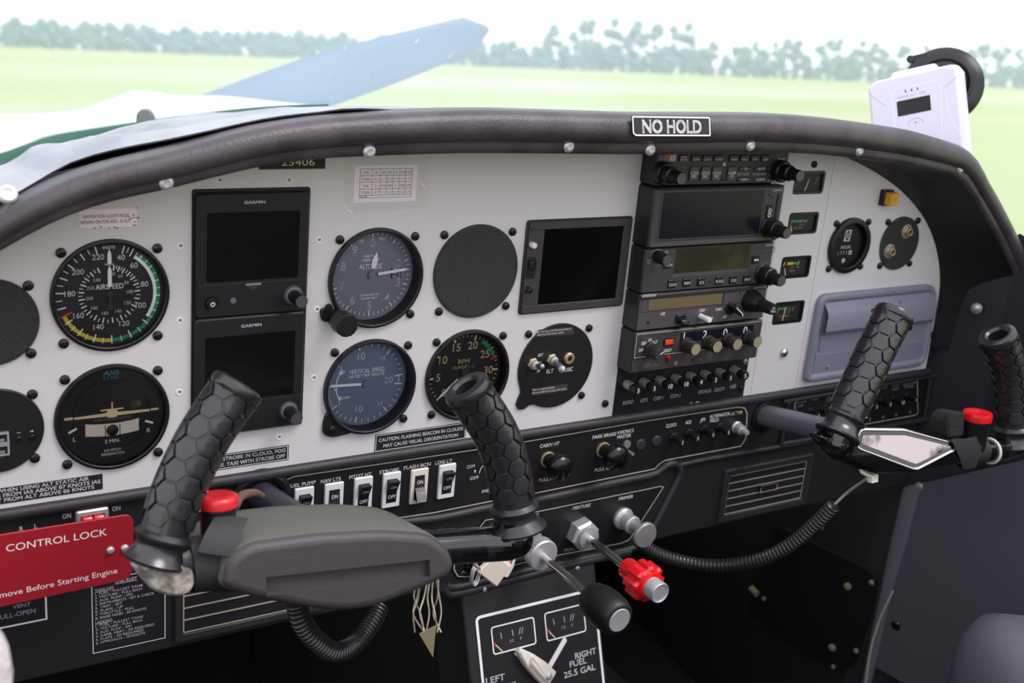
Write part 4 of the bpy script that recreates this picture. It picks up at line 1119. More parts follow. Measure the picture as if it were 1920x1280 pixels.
# upper plate
up = [U(c6, 135, 640), U(c6, 135, 500), U(c6, 148, 455), U(c6, 200, 435), U(c6, 950, 325), U(c6, 1510, 240), U(c8, 80, 355), U(c8, 1000, 197), U(c8, 1690, 92), U(c8, 1745, 98), U(c8, 1764, 140), U(c8, 1752, 330), U(c8, 1715, 385), U(c8, 1150, 490), U(c8, 1110, 515), U(c8, 1070, 555), U(c8, 170, 738), U(c6, 1600, 615), U(c6, 1200, 695), (140, -206), (129, -200)]
up = [(max(x, 128.5), z) for x, z in up]
D = 1.2
s = MB(); s.prism(inset(up if area(up) > 0 else up[::-1], -1.6), -1, D - .3, 'plate_black'); s.line(up, 1.0, D, 'tan_line', True)
def t8(tx, x, y, h, w, m='ink_white', **k): px, py = c8(x, y); tp(s, tx, px, py, D + .05, h, m, w / 4, **k)
def t6(tx, x, y, h, w, m='ink_white', **k): px, py = c6(x, y); tp(s, tx, px, py, D + .05, h, m, w / 3.84, **k)
for a in (('FUEL PUMP', 255, 490, 3, 196), ('NAV LTS', 462, 460, 3, 142), ('PITOT HT', 675, 428, 3, 158), ('STROBE', 882, 394, 3, 138), ('FLASH BCN', 1085, 358, 3, 190), ('LDG LT', 1275, 328, 3, 118), ('DIM', 1470, 362, 3, 54), ('OFF', 1496, 444, 3, 60), ('INST', 1585, 536, 2.8, 66)): t6(*a, bo=.022)
s.arc(*U(c6, 1600, 400), 9.2, 9.8, 270, 340, D + .05, 'ink_white'); a = U(c6, 1500, 395); s.flat([(a[0] - 1, a[1] + 1), (a[0] + 1, a[1] + 1), (a[0], a[1] - 2)], D + .05, 'ink_white')
t8('CABIN HT', 284, 374, 3.3, 144, it=.2, bo=.025); t8('PULL HOT', 282, 628, 3.2, 156, bo=.015); t8('PARK BRAKE', 694, 305, 3.3, 176, it=.2, bo=.025); t8('PULL ON', 690, 554, 3.2, 136, bo=.015)
t8('ALTNR', 1686, 136, 3.4, 84, 'ink_cream', bo=.025); t8('CLOCK', 1195, 228, 3.6, 78); t8('ADI', 1322, 205, 3.6, 40); t8('JPI', 1430, 187, 3.6, 34); t8('ALTERNATOR', 1560, 152, 3.4, 148); t8('FIELD', 1518, 190, 3.4, 62); t8('AVIONICS', 852, 275, 3.4, 120); t8('MASTER', 842, 310, 3.4, 100)
for (x0, y0, x1, y1) in ((1130, 170, 1250, 260), (1255, 150, 1370, 240), (1375, 135, 1480, 225)):
    pass
s.build('switch_plate', con)
s = MB()
for x, y in ((967, 375), (1088, 348)): s.lathe(*q(*c8(x, y), 2), [(5.6, D - .5), (5.6, D + .6), (4.6, D + 1.4), (.01, D + 1.5)], 'label_grey', 24); s.build('hole_plug', con); s = MB()
x, z = q(*c8(862, 370), 2); s = MB(); s.lathe(x, z, [(4, D), (4, D + 1.8), (.01, D + 1.9)], 'dull_steel', 20); s.lathe(x + 3, z - 8, [(1.6, D), (1.6, 9), (.01, 9.4)], 'dull_steel', 14); s.build('toggle', con)
for (x, y), num in (((1215, 320), '3'), ((1330, 290), '5'), ((1445, 262), '5'), ((1560, 245), '5')):
    a, b = q(*c8(x, y), 3); breaker(con, a, b, D, num, .85, 'knob', 15)
x, z = q(*c8(1690, 245), 3); s = MB(); s.lathe(x, z, [(6.4, D), (6.4, D + 1.5), (5.4, D + 2.4), (5, D + 9), (3, D + 9.5), (3, D + 15), (2.4, D + 17), (.01, D + 17.4)], 'steel', 24, .03); s.build('press_light', con)
# lower plate
lo = [U(c1, 206, 430), U(c1, 210, 360), U(c8, -200, 940), U(c8, 170, 880), U(c8, 1115, 686), U(c8, 1136, 692), U(c8, 985, 925), U(c8, 880, 1085), U(c8, 820, 1112), U(c8, 360, 1200), U(c1, 720, 380), U(c1, 300, 485), U(c1, 235, 480)]
s = MB(); pl = lo if area(lo) > 0 else lo[::-1]; s.prism(inset(pl, -1.4), -1, D - .3, 'plate_black'); s.line(lo, .9, D, 'tan_line', True)
t8('MIXTURE', 523, 838, 3.2, 132, it=.2, bo=.025); t8('PRIMER', 854, 770, 3.2, 104, it=.2, bo=.025); t8('THROTTLE', 120, 915, 3.2, 160, it=.2, bo=.025); t8('PULL OFF', 470, 1150, 2.8, 150, 'ink_grey')
px, py = c1(702, 355); tp(s, 'PUSH OPEN', px - 2, py, D + .05, 3, 'ink_grey', 32); px, py = c1(282, 445); tp(s, 'PULL', px + 4, py, D + .05, 3, 'ink_grey', 16)
s.build('control_plate', con)
# soft mouldings between and around the plates
rib([(690, 982), (812, 972), (917, 951), (1002, 938), (1150, 905), (1225, 889), (1243, 876), (1262, 868), (1275, 878), (1272, 895), (1250, 940), (1226, 985), (1205, 1015), (1180, 1030), (1100, 1046), (980, 1071), (860, 1100), (835, 1097)], 3.6)
rib([(1272, 872), (1330, 860), (1435, 842), (1520, 826), (1760, 780)], 2.6)
rib([(1180, 1034), (1050, 1062), (860, 1112), (830, 1100)], 4.4)
# left side writing
s = MB(); s.line([U(crop(0, 660, 4), 0, 1275, .6), U(crop(0, 660, 4), 560, 1195, .6), U(crop(0, 660, 4), 1100, 1112, .6)], .6, .4, 'tan_line')
for tx, px, py, w_ in (('ON', 125, 967, 16), ('ON', 218, 953, 15), ('R', 40, 991, 7), ('L', 67, 986, 5)): tp(s, tx, px, py, 1, 3.4, 'ink_white', w_, bo=.025)
s.build('left_lettering', con)
# right breaker recess
t = con
c9 = crop(1470, 690, 6.857); V = lambda x, y, d=1.2: q(*c9(x, y), d)
of = [(668, -207), (668, -160), (880, -157.5), (884, -207)]
s = MB(); s.prism(rpoly(of, 4), 0, .8, 'plate_black'); s.tube([(x, -2, z) for x, z in rpoly([(667, -209), (667, -158), (884, -155.5), (888, -209)], 6)] + [(667, -2, -206)], 2.4, 'vinyl', 10, 5)
inr = [V(140, 640), V(140, 440), V(175, 395), V(640, 325), V(1210, 218), V(1690, 142), V(1715, 165), V(1722, 580), V(1690, 605), V(960, 735), V(200, 850)]
s.line(rpoly(inr, 2), .9, 1.2, 'tan_line', True)
for tx, x, y, w_, h in (('INST-GAU', 222, 432, 132, 2.6), ('LTS', 215, 482, 62, 2.6), ('T & B', 393, 396, 84, 3), ('LDG', 575, 375, 60, 2.8), ('LT', 570, 420, 40, 2.8), ('FLAP', 1280, 252, 90, 2.8), ('PITOT', 1440, 225, 92, 2.8), ('HEAT', 1437, 268, 82, 2.8), ('FUEL PUMP', 1615, 198, 160, 2.8), ('STROBE', 1605, 238, 120, 2.8), ('ENG', 1180, 262, 50, 2.6), ('GAU', 1170, 305, 50, 2.6)):
    px, py = c9(x, y); tp(s, tx, px, py, 1.3, h, 'ink_grey', w_ / 6.857, bo=.01)
for x, y in ((1105, 660), (1275, 628), (1440, 600), (1622, 565)): s.flat(rrect(V(x, y)[0] - 1.3, V(x, y)[1] - 1.8, V(x, y)[0] + 1.3, V(x, y)[1] + 1.8), 1.3, 'ink_dim')
s.build('breaker_plate', t)
for (x, y), num in (((150, 590), '10'), ((345, 565), '5'), ((530, 530), '5'), ((1090, 450), '5'), ((1265, 420), '5'), ((1430, 395), '10'), ((1600, 360), '5')):
    a, b = q(*c9(x, y), 3); breaker(t, a, b, .8, num, .9, 'knob', 14)

# rocker switches
def rocker(px, py, label, upper, fmat='white_paint', body='black'):
    x, z = q(px, py, 2); x0, x1, z0, z1 = x - 8, x + 8, z - 21.8, z + 9.4
    t = thing('rocker_switch', label, 'switch', (x, -1.2, z0), 'row of rocker switches')
    s = MB(); s.box(x0, z0, x1, z1, 1, 3.2, fmat, .8, .5); s.flat(rrect(x0 + 3.4, z0 + 4.4, x1 - 3.4, z1 - 5.4), 3.25, 'deep'); s.build('frame', t)
    s = MB(); xa, xb, za, zb = x0 + 3.6, x1 - 3.6, z0 + 4.6, z1 - 5.6; zm = (za + zb) / 2
    hi, lw = (9.5, 3.4) if upper else (3.4, 9.5)
    pr_ = [(za, 3), (za, lw), (zm, 4.4), (zb, hi), (zb, 3)]
    s.loft([[(xa, -d, zz) for zz, d in pr_], [(xb, -d, zz) for zz, d in pr_]], body, True, True, True, flip=True)
    for zc, ab_, tx in ((za + (zb - za) * .27, (lw, 4.4), 'OFF'), (za + (zb - za) * .73, (4.4, hi), 'ON')):
        sl_ = (ab_[1] - ab_[0]) / (zm - za); Ns = Vector((0, -1, -sl_)).normalized()
        dm = (ab_[0] + ab_[1]) / 2
        s.T = frame((x, -dm - .15, zc), (1, 0, 0), Ns); s.text(tx, 0, 0, .05, 3.1, 'ink_white', 7 if tx == 'OFF' else 5.4); s.T = Matrix()
    s.build('rocker', t)
    if fmat == 'bone':
        s = MB(); s.loft([[(xa, -d, zz) for zz, d in ((za - .1, 3), (za - .1, lw + .12), (zm, 4.5), (zm, 3))], [(xb, -d, zz) for zz, d in ((za - .1, 3), (za - .1, lw + .12), (zm, 4.5), (zm, 3))]], 'ink_dim', True, True, True, flip=True); s.T = frame((x, -(lw + 4.4) / 2 - .3, za + (zb - za) * .27), (1, 0, 0), Vector((0, -1, -(4.4 - lw) / (zm - za)))); s.text('OFF', 0, 0, .1, 3.1, 'ink_grey', 7); s.build('lower_cap', t)
for (px, py, nm, upv, fr_, bd) in ((570, 934, 'FUEL PUMP', 1, 'white_paint', 'black'), (626, 925, 'NAV LTS', 0, 'white_paint', 'black'), (681, 914, 'PITOT HT', 1, 'white_paint', 'black'), (734, 905, 'STROBE', 1, 'white_paint', 'black'), (786, 898, 'FLASH BCN', 0, 'bone', 'black'), (838, 889, 'LDG LT', 1, 'white_paint', 'black')):
    rocker(px, py, ('cream framed rocker switch with grey lower half under the lettering ' if nm == 'FLASH BCN' else 'white framed black rocker switch under the lettering ') + nm, upv, fr_, bd)

# red master switch, left
t = thing('master_switch', 'red split master switch in a chrome frame above the red control lock plate', 'switch', (-15, 0, -175))
s = MB(); x0, x1 = q(142, 970, 2)[0], q(203, 962, 2)[0]; z1 = q(172, 955, 4)[1]; z0 = z1 - 18
s.prism(rrect(x0, z0, x1, z1, 1.5), 0, 4.5, 'steel', 1.2); s.flat(rrect(x0 + 3, z0 + 3, x1 - 3, z1 - 4), 4.6, 'deep'); s.build('frame', t)
for k in range(2):
    s = MB(); a = x0 + 3.2 + k * ((x1 - x0 - 6.4) / 2); s.box(a + .2, z0 + 3.4, a + (x1 - x0 - 6.4) / 2 - .2, z1 - 4.4, 4, 8, 'red', .5, 1); s.build('rocker', t)

# air vents
def vent(label, x0, z0, x1, z1, fr_, slats, tab, wear):
    t = thing('air_vent', label, 'vent', ((x0 + x1) / 2, 0, z0 - fr_), 'console air vents')
    s = MB()
    o, i = rrect(x0 - fr_, z0 - fr_, x1 + fr_, z1 + fr_, 2), rrect(x0, z0, x1, z1, .8)
    s.loft([[(x, 0, z) for x, z in o], [(x, -2.6, z) for x, z in o], [(x, -3.4, z) for x, z in inset(o, 1)], [(x, -3, z) for x, z in inset(i, -1.2)], [(x, -1, z) for x, z in i], [(x, 14, z) for x, z in i]], 'vinyl', flip=False)
    s.flat(i, -13, 'deep'); s.build('frame', t)
    s = MB(); s.line(rrect(x0 + .3, z0 + .3, x1 - .3, z1 - .3, .8), .9, 1.2, 'tan_line', True); s.build('trim', t)
    for k in range(slats):
        z = z0 + (z1 - z0) * (k + 1) / (slats + 1); s = MB()
        s.prism([(x0 + .5, z - .6), (x1 - .5, z - .6), (x1 - .5, z + .6), (x0 + .5, z + .6)], -9, .6, wear); s.flat(rrect(x0 + .5, z - .5, x1 - .5, z + .4), .66, 'tan_line')
        s.T = Matrix(); s.build('slat', t)
    s = MB()
    for k in range(1, 6):
        x = x0 + (x1 - x0) * k / 6; s.box(x - .5, z0, x + .5, z1, -12, -6, 'plate_black')
    s.build('vanes', t)
    if tab:
        s = MB(); xm = (x0 + x1) / 2; z = (z0 + z1) / 2; s.box(xm - 9, z - 3.5, xm + 14, z + 3.5, -4, 3, 'plate_black', .6, .6); s.line([(xm - 9, z + 1), (xm - 9, z - 3.5), (xm + 14, z - 3.5), (xm + 14, z + 2)], .7, 3.1, 'tan_line'); s.build('slider', t)
a = q(1365, 894, 1); b = q(1507, 930, 1)
vent('rectangular slatted air vent low on the right, beneath the right yoke', 603, -275, 711, -232, 8, 4, True, 'plate_black')
vent('rectangular slatted air vent low on the left, half hidden by the left yoke pad', 50, -275, 158, -233, 7, 3, False, 'tan_wear')

# glove box
t = thing('glove_box_door', 'grey-blue moulded glove box door with a recessed pull, behind the right yoke grip', 'door', (775, 0, -140))
gb = [(682.5, -139.5), (683, -47), (852, -47), (862, -60), (866, -130), (860, -139.5)]
s = MB(); o = rpoly(gb, [8, 12, 8, 8, 6, 6], 5)
if area(o) < 0: o = o[::-1]
i1, i2, i3 = inset(o, 2), inset(o, 5), inset(o, 8)
s.loft([[(x, 0, z) for x, z in o], [(x, -5, z) for x, z in o], [(x, -7, z) for x, z in i1], [(x, -7, z) for x, z in i2], [(x, -4.4, z) for x, z in i3]], 'glove_grey', True)
X0, X1 = 692, 856
prof = [(-132, 4.4), (-113, 4.8), (-110.5, 5), (-108, -3), (-92, -5), (-89, -3), (-87.5, 9), (-84, 12), (-68, 12.4), (-63, 10), (-56, 4.4)]
s.loft([[(X0, -d, z) for z, d in prof], [(X0 + 3, -d, z) for z, d in prof], [(X1, -d, z) for z, d in prof]], 'glove_grey', False, flip=True)
s.flat(rrect(690, -132, 860, -55), 4.3, 'glove_grey')
s.box(694, -106, 697, -88, -1, 6, 'glove_grey', 0, .5)
s.build('door', t)
s = MB(); x, z = q(1552, 687, 5); s.lathe(x, z, [(2, 4.4), (1.6, 6.4), (.01, 7)], 'glove_grey', 14); s.lathe(800, -61, [(2, 9.4), (1.6, 10.6), (.01, 11)], 'glove_grey', 14); s.build('button', t)
s = MB()
for x, z in ((872, -76), (872, -106)): s.box(x - 2, z - 3, x + 2, z + 3, 0, 5, 'black', .4)
s.build('hinge', t)

# ---------------------------------------------------------------- placards on the panel and console
def placard(name, label, poly_or_rect, d, m, draw, cat='placard', group=None, th=.25, **k):
    x0, z0, x1, z1 = poly_or_rect
    s = MB(); s.prism(rrect(x0, z0, x1, z1, k.get('r', .3)), d - .1, d + th, m); draw(s, x0, z0, x1, z1, d + th + .05)
    return s.build(name, loc=((x0 + x1) / 2, -d, z0), label=label, category=cat, group=group)
def d1(s, x0, z0, x1, z1, d):
    s.line(rrect(x0 + .9, z0 + .9, x1 - .9, z1 - .9), .45, d, 'ink_white', True)
    s.text('CAUTION: FLASHING BEACON IN CLOUDS', (x0 + x1) / 2, z0 + 10.2, d, 2.9, 'ink_white', 78, bo=.02); s.text('MAY CAUSE VISUAL DISORENTATION', (x0 + x1) / 2, z0 + 4.8, d, 2.9, 'ink_white', 69, bo=.02)
placard('placard', 'small black caution placard about a flashing beacon, below the vertical speed dial', (205.3, -147, 290, -131.6), 0, 'ink_black', d1)
def d2(s, x0, z0, x1, z1, d):
    s.line(rrect(x0 + .9, z0 + .9, x1 - .9, z1 - .9), .45, d, 'ink_white', True)
    s.text('1. USE STROBE IN CLOUD, FOG', x1 - 2.6, z0 + 8.6, d, 2.9, 'ink_white', 62, al='R', bo=.02); s.text('OR HAZE. TAXI WITH STROBE OFF', x1 - 3, z0 + 3.9, d, 2.9, 'ink_white', 66, al='R', bo=.02)
placard('placard', 'small black placard about strobe in cloud and fog, behind the left yoke grip', (62, -142, 131.8, -129.4), 0, 'ink_black', d2)
def d3(s, x0, z0, x1, z1, d):
    for k, tx, w_ in ((0, 'OPEN CANOPY WHEN USING ALT STATIC AIR', 92), (1, 'SUBTRACT 3 KNOTS FROM IAS ABOVE 87 KNOTS IAS', 108), (2, 'SUBTRACT 60 FEET FROM ALT ABOVE 86 KNOTS', 100)):
        s.text(tx, x1 - (9.5, 1.5, 6)[k], z1 - 2 - 3.6 * k, d, 2.7, 'ink_white', w_, al='R', bo=.02)
placard('placard', 'black static air placard cut off by the left picture edge', (-125, -143.3, -7.8, -131.4), 0, 'ink_black', d3)
def d4(s, x0, z0, x1, z1, d):
    s.text('NAVIGATION LIGHTS MUST', (x0 + x1) / 2 - 1.6, z0 + 7.6, d, 2.3, 'ink_black', 29.5, bo=.005); s.text('REMAIN ON FOR ADS - B OUT', (x0 + x1) / 2 - 1.6, z0 + 3.9, d, 2.3, 'ink_black', 32.5, bo=.005)
    rr = random.Random(3)
    for k in range(16):
        cx, cz = (x1 - 4 + rr.uniform(-4, 5), z0 + rr.uniform(0, 13)) if k < 10 else (x0 + rr.uniform(6, 36), z0 + rr.uniform(-1.4, .8))
        s.flat([(cx + rr.uniform(.3, 1.5) * cos(a), cz + rr.uniform(.2, .8) * sin(a)) for a in [2 * pi * i / 9 for i in range(9)]], d + .03 + k * .002, 'stain')
placard('sticker', 'white navigation lights sticker with brown stained corner above the airspeed dial', (-19.2, 47.5, 18, 59.9), 0, 'paper', d4, 'sticker', r=1.8)
def d5(s, x0, z0, x1, z1, d): s.line(rrect(x0 + .3, z0 + .3, x1 - .3, z1 - .3), .5, d, 'ink_brown', True); s.text('26406' if 0 else '25406', x1 - 21, z0 + 5.2, d, 5, 'ink_cream', 25)
placard('placard', 'small black number plate tucked under the padded roll', (102.3, 84.7, 152.8, 96), 0, 'ink_black', d5)
s = MB(); x0, z0, x1, z1 = 168, 50, 238, 97
s.flat(rpoly([(x0, z0 + 6), (x0 + 4, z0), (x1, z0 + 4), (x1, z1), (x0, z1)], 2), .35, 'clear_film')
s.line([(x0 + 1, z0 + 8), (x0 + 3, z0 + 4), (x0 + 8, z0 + 1.5)], 1, .5, 'smear'); s.line([(x1 - 7, z0 + 23), (x1 - 1, z0 + 18)], .8, .5, 'smear')
t = thing('compass_card', 'white compass correction card with a printed grid in a clear sleeve', 'card', (202, 0, 50))
s.build('sleeve', t)
s = MB(); cx0, cz0, cx1, cz1 = 176, 59.2, 228, 87
s.prism(rrect(cx0, cz0, cx1, cz1), 0, .25, 'paper'); d = .32
gx0, gx1, gz0, gz1 = cx0 + 4.6, cx1 - 4.4, cz0 + 3.4, cz1 - 2.6
rows = [gz1, gz1 - 5, gz1 - 9.9, gz1 - 15.2, gz1 - 19.8, gz0]
for zz in rows: s.line([(gx0, zz), (gx1, zz)], .3, d, 'ink_blue')
cols = [gx0, gx0 + 9.8, gx0 + 16.4, gx0 + 21.9, gx0 + 27.2, gx0 + 32.2, gx0 + 37.4, gx1]
for k, xx in enumerate(cols): s.line([(xx, gz0 if k in (0, 7) else rows[4]), (xx, gz1)], .3, d, 'ink_blue')
for r, L in ((0, ('FOR', 'N', '30', '60', 'E', '120', '150')), (1, ('STEER', '001', '031', '060', '090', '120', '150')), (2, ('FOR', 'S', '210', '240', 'W', '300', '330')), (3, ('STEER', '181', '211', '240', '271', '301', '330'))):
    for k, tx in enumerate(L):
        s.text(tx, (cols[k] + cols[k + 1]) / 2, (rows[r] + rows[r + 1]) / 2 - .3, d, 1.8 if (r % 2 == 0 or k == 0) else 1.5, 'ink_black' if (r % 2 == 0 or k == 0) else 'ink_faint', min(cols[k + 1] - cols[k] - 1.2, len(tx) * 1.35))
s.text('DATE', gx0 + 3.6, (rows[4] + gz0) / 2, d, 1.6, 'ink_black'); s.build('card', t)

# checklist, vent placard, control lock plate
def d6(s, x0, z0, x1, z1, d):
    s.line(rrect(x0 + .5, z0 + .5, x1 - .5, z1 - .5), .6, d, 'ink_white', True)
    s.text('CHECKLIST', x0 + 25, z1 - 4.2, d, 2.3, 'ink_white', 16); s.line([(x0 + 17, z1 - 6.2), (x0 + 33, z1 - 6.2)], .35, d, 'ink_white')
    L = ['TAKE-OFF', '1. FUEL - FULLEST TANK', '2. MIXTURE - FULL RICH', '3. AUX. PUMP - ON', '4. INSTRUMENTS - SET & CHECK', '5. TRIM - SET', '6. FLAPS - UP', '7. THROTTLE - FULL', '8. RAISE NOSE - 55 KNOTS', 'LANDING', '1. FUEL - FULLEST TANK', '2. MIXTURE - FULL RICH', '3. AUX. PUMP - ON', '4. CARB. HEAT - AS REQUIRED', '5. FLAPS - AS REQUIRED', '6. APPROACH - 70 KNOTS']
    W = [13.5, 35, 34, 27, 43, 19.5, 20, 28, 37, 12, 35, 34, 26, 43, 35, 36]
    for k, tx in enumerate(L):
        zz = z1 - 8.4 - k * 2.92 - (.5 if k > 8 else 0)
        s.text(tx, x0 + 2.6, zz, d, 2.0, 'ink_white', W[k], al='L', bo=.008)
        if k in (0, 9): s.line([(x0 + 2.6, zz - 1.5), (x0 + 2.6 + W[k], zz - 1.5)], .3, d, 'ink_white')
placard('placard', 'black checklist placard of white take-off and landing lines beside the left air vent', (-17.5, -276.8, 36.8, -215.5), 0, 'ink_black', d6)
def d7(s, x0, z0, x1, z1, d):
    s.line(rrect(x0 + .8, z0 + .8, x1 - .8, z1 - .8), 1.4, d, 'ink_white', True); s.text('VENT', x1 - 17, z0 + 15.5, d, 3, 'ink_grey', 12); s.text('PULL-OPEN', x1 - 21, z0 + 9.5, d, 3.6, 'ink_grey', 26)
placard('placard', 'black vent pull placard with white border under the red control lock plate', (-95, -240, -48, -214), 0, 'ink_black', d7)
t = thing('control_lock_plate', 'red metal control lock plate with white lettering and two rivets', 'plate', (-60, -34, -205))
D = 34; P = [q(*p, D) for p in ((-140, 1025), (0, 1003), (225, 967), (242, 965), (251, 975), (249, 1065), (246, 1078), (234, 1087), (0, 1138), (-140, 1168))]
P = [(x, z) for x, z in P]
s = MB(); s.prism(rpoly(P, [1, 1, 5, 3, 3, 4, 4, 5, 1, 1], 3), D - 1.4, D, 'red_plate', .25)
o1 = q(0, 1003, D); o2 = q(225, 967, D); tilt = math.degrees(atan2(o2[1] - o1[1], o2[0] - o1[0]))
b1_ = q(0, 1138, D); b2_ = q(234, 1087, D); tilt2 = math.degrees(atan2(b2_[1] - b1_[1], b2_[0] - b1_[0]))
tp(s, 'CONTROL LOCK', 108, 1012, D + .08, 5.2, 'ink_white', 190, ang=-tilt, bo=-.004); tp(s, 'Remove Before Starting Engine', 102, 1094, D + .08, 4.2, 'ink_white', 244, ang=-tilt2, bo=-.004)
s.build('plate', t)
for px, py in ((207, 1031), (234, 1027)):
    s = MB(); s.lathe(*q(px, py, D), [(2.9, D - .1), (2.7, D + 1), (1.8, D + 2), (.01, D + 2.4)], 'steel', 18); s.build('rivet', t)
s = MB(); s.tube([(-70, -30, -172), (-70, -12, -172), (-70, 0, -172)], 2.5, 'dull_steel', 10); s.build('lock_pin', t)
# ---------------------------------------------------------------- padded glareshield
gs = thing('glareshield', 'padded black leather roll arching over the top of the instrument panel', 'glareshield', (375, -60, 60))
DL = 66.0
lp = [(-150, 560), (-80, 517), (0, 471), (100, 417), (200, 380), (312, 355), (400, 333), (500, 310), (600, 297), (693, 292), (800, 288), (900, 286), (1050, 287), (1205, 288), (1330, 285), (1450, 284), (1560, 290), (1680, 305), (1760, 320), (1803, 334), (1828, 366), (1856, 412), (1887, 470), (1913, 530), (1940, 600), (1960, 690)]
LIP = [Vector((x, 0, z)) for x, z in (q(px, py, DL) for px, py in lp)]
sp_ = Spline([p for p in LIP], 4)
NL = 90
lipP = [sp_.frame(sp_.len * i / NL) for i in range(NL + 1)]
def fat(x):
    for (a, u), (b, v) in zip(FAT, FAT[1:]):
        if a <= x <= b: return u + (v - u) * (x - a) / (b - a)
    return FAT[0][1] if x < FAT[0][0] else FAT[-1][1]
FAT = [(-60, .64), (20, .74), (90, .82), (190, .95), (260, 1), (690, 1), (760, .9), (805, .66), (900, .6)]
def roll_ring(i, prof):
    o, X, Y, Tn = lipP[i]
    a = lipP[max(0, i - 2)][0]; b = lipP[min(NL, i + 2)][0]; tg_ = (b - a).normalized()
    nrm = Vector((-tg_.z, 0, tg_.x))          # away from the panel centre
    sc_ = fat(o.x)
    return [Vector((o.x, -(DL + (d - DL) * sc_), o.z)) + nrm * (k * sc_) for k, d in prof]
prof = [(-1.5, DL - 6), (0, DL - 1), (4, DL), (8, DL + .5)]                          # flat lip that carries the snaps
prof += [(19 + 11.5 * sin(RAD(a)), DL - 2 + 11.5 * cos(RAD(a))) for a in range(-62, 96, 14)]
prof += [(29.5, DL - 20), (26, DL - 44), (20, DL - 70)]
s = MB(); s.loft([roll_ring(i, prof) for i in range(NL + 1)], 'leather', False, flip=True); s.build('padded_roll', gs, smooth=60)
# inner shroud between lip and panel edge
edge = [(-125, -147), (-122, -57), (-107, -17), (-81, 19), (-38, 51), (16, 76), (80, 97), (150, 110), (250, 118), (375, 120), (500, 118), (600, 110), (670, 96.5), (734, 76.5), (788, 51.5), (831.5, 19), (857.5, -17), (872.5, -57), (876, -147)]
es = Spline([(x, 0, z) for x, z in edge], 4)
def near(p):
    best = min(range(201), key=lambda k: (es.frame(es.len * k / 200)[0] - p).length); return es.frame(es.len * best / 200)[0]
def byang(o):
    if o.x < 375: return Vector((o.x, 0, o.z + 1))
    a0 = atan2(o.z + 60, o.x - 375); best = None
    for k in range(241):
        p = es.frame(es.len * k / 240)[0]; d_ = abs(atan2(p.z + 60, p.x - 375) - a0)
        if best is None or d_ < best[0]: best = (d_, p)
    return best[1]
rings = []
for i in range(NL + 1):
    o = roll_ring(i, [(-1.5, DL - 6)])[0]; e = byang(o)
    m1 = o.lerp(Vector((e.x, 0, e.z)), .35); m1.y = -DL * .75; nv = (o - Vector((375, o.y, -60))).normalized()
    e2 = Vector((375 + (e.x - 375) * .996, -.5, e.z - (1.2 if e.z > 0 else 0))); rings.append([o, m1 + nv * 7, o.lerp(Vector((e.x, 0, e.z)), .7) + nv * 5, e2, e2 + Vector((0, 4, 0)) + nv * 3])
s = MB(); s.loft(rings, 'leather_dark', False); s.build('shroud', gs, smooth=60)
for px, py in ((312, 343), (693, 284), (1067, 275), (1220, 281), (1408, 273), (1612, 283), (1801, 316)):
    c = q3(px, py, DL + .6); s = MB()
    s.lathe(c.x, c.z, [(4.7, DL - .5), (4.5, DL + .8), (3.6, DL + 1.8), (2.4, DL + 2.2), (2, DL + 1.7), (.01, DL + 1.6)], 'steel', 24); s.build('snap', gs)
# NO HOLD plate lies on the roll
a, b, c, e = (1184, 218), (1331, 220), (1331, 256), (1187, 253)
dd = DL + 9.8
pa, pb, pc, pe = [onplane(*p, (0, -dd, 118), (0, 1, .12)) for p in (a, b, c, e)]
X = (pb - pa).normalized(); Nn = Vector((0, -1, .28)).normalized(); O = (pa + pb + pc + pe) / 4
s = MB(); s.T = frame(O, X, Nn); wd = (pb - pa).length / 2; ht = ((pa - pe).length) / 2
s.prism(rpoly([(-wd, ht), (-wd, -ht + 2), (-wd + 3, -ht), (wd, -ht), (wd, ht)], [1, 1, 1, .5, .5]), -.6, .4, 'ink_black'); s.line(rpoly([(-wd + .7, ht - .7), (-wd + .7, -ht + 2.4), (-wd + 3, -ht + .7), (wd - .7, -ht + .7), (wd - .7, ht - .7)], .6), 1.1, .45, 'ink_white', True)
s.text('NO HOLD', 0, -.2, .5, 9.6, 'ink_white', wd * 1.5, bo=.03)
s.build('placard', loc=O, label='black NO HOLD placard with white border on the padded roll', category='placard')

# ---------------------------------------------------------------- dash top, windscreen base
base = [((-90, 330), 0), ((0, 291), 40), ((66, 267), 80), ((100, 257), 110), ((187, 243), 160), ((262, 232), 200), ((356, 219), 240), ((480, 205), 290), ((620, 198), 320), ((760, 197), 330)]
B = [onplane(*p, (0, y, 0), (0, 1, 0)) for p, y in base]
B = [Vector((-130, -60, 84)), Vector((-92, 0, 88))] + B[1:]
ctr = [Vector((470, 328, 84)), Vector((560, 312, 82)), Vector((650, 280, 82)), Vector((740, 230, 80)), Vector((830, 160, 76)), Vector((905, 70, 50)), Vector((945, -30, 10)), Vector((965, -150, -50)), Vector((972, -300, -90)), Vector((976, -420, -100))]
BASE = Spline(B + ctr, 4)
nB = 70
bs = BASE.sample(nB)
# windscreen: raked acrylic rising from the base line
s = MB(); rings = []
for k in range(9):
    t_ = k / 8; rings.append([Vector((375 + (p.x - 375) * (1 - .16 * t_ ** 1.6), p.y - 210 * t_ ** 1.25 * (1 if p.y > -100 else .3), p.z - 16 + 540 * t_)) for p in bs])
s.loft(rings, 'windscreen_acrylic', False); win = s.build('window_1', smooth=60); win['kind'] = 'structure'
